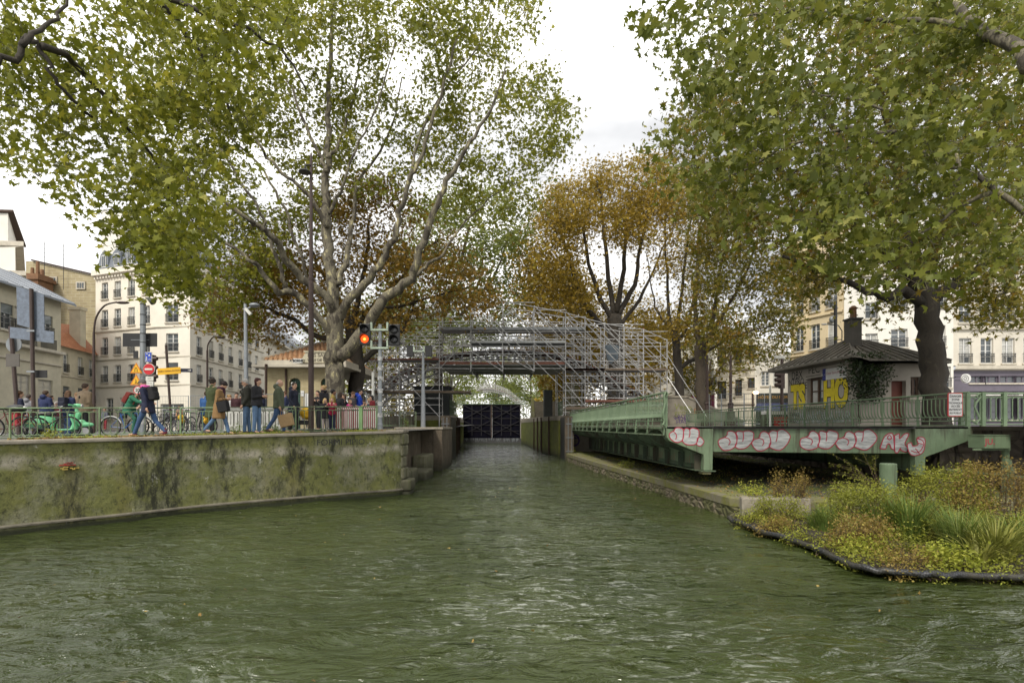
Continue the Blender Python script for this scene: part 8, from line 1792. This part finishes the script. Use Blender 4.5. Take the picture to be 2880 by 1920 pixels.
# dry arching shrub
t = thing('dry_shrub', 'dry arching twiggy shrub in front of the dark space under the bridge', 'shrub', (8.0,12.9,.5)); rr = random.Random(8); mb = MB(); lp_ = []
for i in range(26):
    b = at(2480+rr.uniform(-12,25),1400,12.9); e = at(rr.uniform(2325,2470),rr.uniform(1270,1375),12.9+rr.uniform(-.5,.3)); m_ = (b+e)/2+Vector((rr.uniform(-.1,.1),0,rr.uniform(.05,.22))); S = smooth_pts([b,m_,e],5); mb.tube(S,[.010-.0008*k for k in range(len(S))],4,cap=False)
    for s_ in S[5:]:
        for _ in range(7): lp_.append(tuple(s_+Vector((rr.gauss(0,.03),rr.gauss(0,.03),rr.gauss(0,.03)))))
mb.build('stem', WOODY, t, world=True); leaves(lp_, RNG.uniform(.02,.04,len(lp_)), SM_LEAF, LB1, 'foliage', t)
# reeds and long grasses
def reeds(label, c, r, h, n, m, seed, w=.012, bend=.5, z0=.12, name='reed_clump', cat='reeds'):
    rng = np.random.default_rng(seed); t = thing(name, label, cat, (c[0],c[1],z0)); V = []; F = []; S = []; k = 6
    for i in range(n):
        th = rng.uniform(0,6.283); rr_ = r*math.sqrt(rng.uniform())*.45; b = Vector((c[0]+rr_*math.cos(th), c[1]+rr_*math.sin(th), z0)); H_ = h*rng.uniform(.55,1.1); d = Vector((math.cos(th),math.sin(th),0)); side = Vector((-d.y,d.x,0))*w*rng.uniform(.6,1.3); bd = bend*rng.uniform(.3,1.5)
        o = len(V)
        for j in range(k):
            f = j/(k-1); p = b+d*(bd*H_*f*f*.8)+Vector((0,0,H_*(f-.32*bd*f**3))); ww = side*(1-f**1.8+.04); V += [tuple(p-ww), tuple(p+ww)]
        for j in range(k-1): F += [o+2*j,o+2*j+1,o+2*j+3,o+2*j+2]; S.append(4)
    V = np.array(V)-np.array(t.location); npmesh('blades', V, F, S, m, t); return t
YR = leaf_mat('reed_yellow', [(0,(.12,.14,.03)),(.5,(.26,.27,.06)),(1,(.42,.38,.12))], .3)
reeds('bright green reed clump left of the large bush', bp(2560,9.75), .55, .95, 380, GRS, 21, .013, .45)
reeds('short bright green reed clump by the stone slab', bp(2330,10.6), .5, .62, 300, GRS, 22)
reeds('long arching yellow green reeds at the right frame edge', bp(2800,8.4), .55, .85, 260, YR, 23, .015, .85)
reeds('tall green reeds behind the arching ones', bp(2700,9.0), .65, .85, 320, GRS, 24)
reeds('sparse yellow reeds near the tube', bp(2460,9.6), .3, .5, 60, YR, 25, .014, .7)
reeds('young green reeds at the left of the middle bush', bp(2300,10.8), .35, .45, 90, GRS, 26, .012, .6)
reeds('reeds by the frame edge behind the olive bush', bp(2870,8.9), .5, .8, 150, GRS, 27)
reeds('drooping straw coloured reeds between the lime leafy plant and the frame edge', bp(2750,8.2), .35, .6, 90, YR, 28, .014, 1.0)
reeds('tall loose green blades standing up behind the middle bush', bp(2470,10.2), .5, .95, 130, GRS, 29, .012, .5)
# ground cover
def cover(name, label, pts, m, size, zf, shape=SM_LEAF, jit=.03):
    P_ = np.array([(x,y,zf(x,y)+abs(random.gauss(0,jit))) for x,y in pts]); o = leaves(P_, RNG.uniform(.6,1.3,len(P_))*size, shape, m, name, None, .1, flat=1.2); tag(o, label, None, None, 'stuff'); return o
rr = random.Random(12); pts = []
LEp = [(p[0],p[1]) for p in INN]
def verge_pt():
    i = rr.uniform(0,len(LEp)-1.01); a, b = LEp[int(i)], LEp[int(i)+1]; f = i-int(i); x = a[0]+(b[0]-a[0])*f; y = a[1]+(b[1]-a[1])*f; u = rr.random()**1.2; j = min(range(len(RLP)), key=lambda k: abs(RLP[k][0]-x)); return x+rr.uniform(-.1,.1)-.3*u, y+u*1.3
def vrun(n, clump=True, off=0):
    out = []
    while len(out) < n:
        x, y = verge_pt()
        if y < 9: continue
        if clump and mnoise.noise(Vector((x*.9+off,y*.9,0))) < 0.02: continue
        out.append((x,y))
    return out
zf = lambda x,y: zg(x)+.0
cover('verge_weeds', 'low mossy weeds growing along the left coping', vrun(9000), LB3, .045, zf)
DL = leaf_mat('fallen_leaf', [(0,(.10,.05,.02)),(.4,(.24,.14,.04)),(.7,(.34,.24,.07)),(1,(.20,.10,.04))], .1)
cover('fallen_leaves', 'brown fallen leaves scattered on the left verge', vrun(2600, True, 9), DL, .11, zf, PLANE_LEAF, .015)
for i, (px, D, l_) in enumerate(((135,14.6,'leafy weed tuft on the verge below the green scooter'),(660,17.4,'leafy weed by the feet of the woman in camel'),(757,17.9,'leafy weed between the couple and the bald man'),(772,18.2,'leafy weed at the railing foot behind the paper bag'),(1138,29.2,'weed growing through the short green railing'))):
    c = gp(px,D); bush(l_, (c.x,c.y), .22 if i else .32, .16, .22 if i < 4 else .5, 420, GRS if i != 0 else LB3, .05, (c.z if i < 4 else 2.2), 8, 'weed', 'weed', 30+i)
pts = []
while len(pts) < 9000:
    x, y = rr.uniform(4.1,13), rr.uniform(12.6,36)
    if x < np.interp(y, [12.6,13.2,15.5,18.5,23,28,34.6], [5.9,5.45,5.25,4.95,4.5,4.05,3.6])+.02: continue
    if mnoise.noise(Vector((x*.8,y*.55,4))) < .12 and rr.random() > .08: continue
    pts.append((x,y))
cover('quay_weeds', 'patchy green weeds between the cobbles of the lower quay', pts, LB3, .04, lambda x,y: .5)
pts = [(rr.uniform(4.3,12), rr.uniform(12.7,30)) for _ in range(1500)]; pts = [p for p in pts if p[0] > np.interp(p[1], [12.6,13.2,15.5,18.5,23,28,34.6], [5.9,5.5,5.3,5.0,4.5,4.1,3.65])]
cover('quay_fallen_leaves', 'brown fallen leaves on the lower quay', pts, DL, .08, lambda x,y: .505, PLANE_LEAF, .01)
for i, (x, y, l_) in enumerate(((4.75,22.3,'green weed tuft on the stone ledge below the bridge girder'),(5.25,17.5,'weed tuft beside the bridge bearing'),(6.3,14.1,'small weed in the cobbles before the dark space'),(5.75,12.75,'bright weed growing in the corner crack of the ledge'),(3.95,33.5,'weeds at the far tip of the stone ledge'))): bush(l_, (x,y), .3, .2, .28, 420, LB3 if i != 1 else GRS, .045, .5, 8, 'weed', 'weed', 50+i)
# floating leaves and drifting twigs on the water
pts = []
for _ in range(110):
    x, y = rr.uniform(-9,6), rr.uniform(4,20)
    if y > 17 and x < -3.4: continue
    if x < -3 and y > 10.5+(x+10)*1.0: continue
    if x > 4.5 and y > 8: continue
    pts.append((x,y))
cover('floating_leaves', 'scattered orange leaves floating on the canal', pts, DL, .045, lambda x,y: .03, PLANE_LEAF, .01)
# corner slab and stones at the bend of the quay
t = thing('stone_slab', 'broken concrete slab at the corner where the quay meets the raft', 'slab', (6,12.5,.2)); mb = MB(); mb.prism([(5.35,12.42),(6.9,12.30),(7.0,12.75),(5.5,12.9)], (0,0,.14), (1,0,0),(0,1,0),(0,0,1), .44); o = mb.build('slab', STONE, t, world=True); bv = o.modifiers.new('b','BEVEL'); bv.width=.03; bv.segments=2
# coloured toy bricks set in the quay wall crack
i0 = min(range(len(LE)), key=lambda i: abs(LE[i][0]/LE[i][1]-(208-CXP)/FPX)); x0, y0 = LE[i0]; x1, y1 = LE[i0+1]; ex = Vector((x1-x0,y1-y0,0)).normalized(); nn = Vector((ex.y,-ex.x,0)); zc = EYE+(HZ-1310)/FPX*y0
t = thing('toy_brick_patch', 'patch of red and yellow toy bricks stuck in the quay wall crack', 'toy bricks', (x0,y0,zc)); rr = random.Random(5)
for nm, m in (('red_bricks', mat('brick_red', (.35,.03,.02), .4)), ('yellow_bricks', mat('brick_yellow', (.5,.36,.08), .4))):
    mb = MB()
    for k in range(9): o = Vector((x0,y0,zc))+ex*(rr.uniform(-.12,.10) if nm[0]=='r' else rr.uniform(-.12,.15))+nn*.03+Vector((0,0,.024*rr.randrange(0,3)+(.024 if nm[0]=='r' else -.07))); mb.box(o,(rr.choice((.05,.09)),.06,.022),math.atan2(ex.y,ex.x))
    mb.build(nm, m, t, world=True)
# low growth covering the raft soil
rng = np.random.default_rng(77); pts = []
while len(pts) < 15000:
    x, y = rng.uniform(5.0, 9.5), rng.uniform(7.5, 12.4)
    if y < np.interp(x, ED[:,0], ED[:,1])+.12 if False else False: continue
    d_ = np.min(np.hypot(ED[:,0]-x, ED[:,1]-y)); j = int(np.argmin(np.hypot(ED[:,0]-x, ED[:,1]-y)))
    a, b = ED[max(j-1,0)], ED[min(j+1,len(ED)-1)]; cr_ = (b[0]-a[0])*(y-a[1])-(b[1]-a[1])*(x-a[0])
    if cr_ < 0 or d_ < .10: continue
    if mnoise.noise(Vector((x*1.7,y*1.7,9))) < -.12 and rng.random() > .15: continue
    pts.append((x,y))
cover('raft_ground_cover', 'low brown and olive growth covering the soil of the raft', pts, LB1, .045, lambda x,y: .14, SM_LEAF, .09)
bush('matted brown weeds hanging over the tube near the right edge', bp(2560,8.15), .4, .2, .22, 1500, LB2, .035, .08, 16, seed=81)
bush('olive weeds behind the tube between the lime plants', bp(2540,8.7), .45, .3, .36, 2600, LB1, .036, .12, 20, seed=82)
bush('brown weeds at the raft edge left of the lime tuft', bp(2200,10.9), .4, .22, .26, 1800, LB2, .035, .1, 16, seed=83)
bush('olive weeds just right of the lime leafy plant', bp(2770,8.35), .4, .25, .34, 2200, LB1, .036, .1, 18, seed=84)
reeds('yellowing reeds leaning over the brown bush in the middle', bp(2390,9.9), .4, .6, 120, YR, 91, .012, .7)
bush('olive growth hanging over the tube at its left third', bp(2330,9.75), .42, .2, .26, 1900, LB1, .034, .08, 16, seed=92)
bush('brown matted growth on the tube between the two lime plants', bp(2500,8.35), .3, .16, .2, 1100, LB2, .034, .06, 12, seed=93)
LBLT = ['first from the left tip', 'second from the left tip', 'third from the left tip', 'fourth from the left tip', 'fifth from the left tip', 'sixth from the left tip', 'seventh from the left tip', 'eighth, nearest the right frame edge']
for i, k in enumerate((6, 12, 18, 25, 31, 37, 43, 50)):
    p = RS[min(k, len(RS)-6)]; bush('small weed tuft draped over the tube, '+LBLT[i], (p.x+.05,p.y+.05), .16+.05*(i%3), .11, .12+.05*(i%2), 260+90*(i%3), (LB1, LB2, LB1, LB3)[i%4], .036, .05, 5, 'weed', 'weed', 120+i, group='weed tufts along the raft edge')
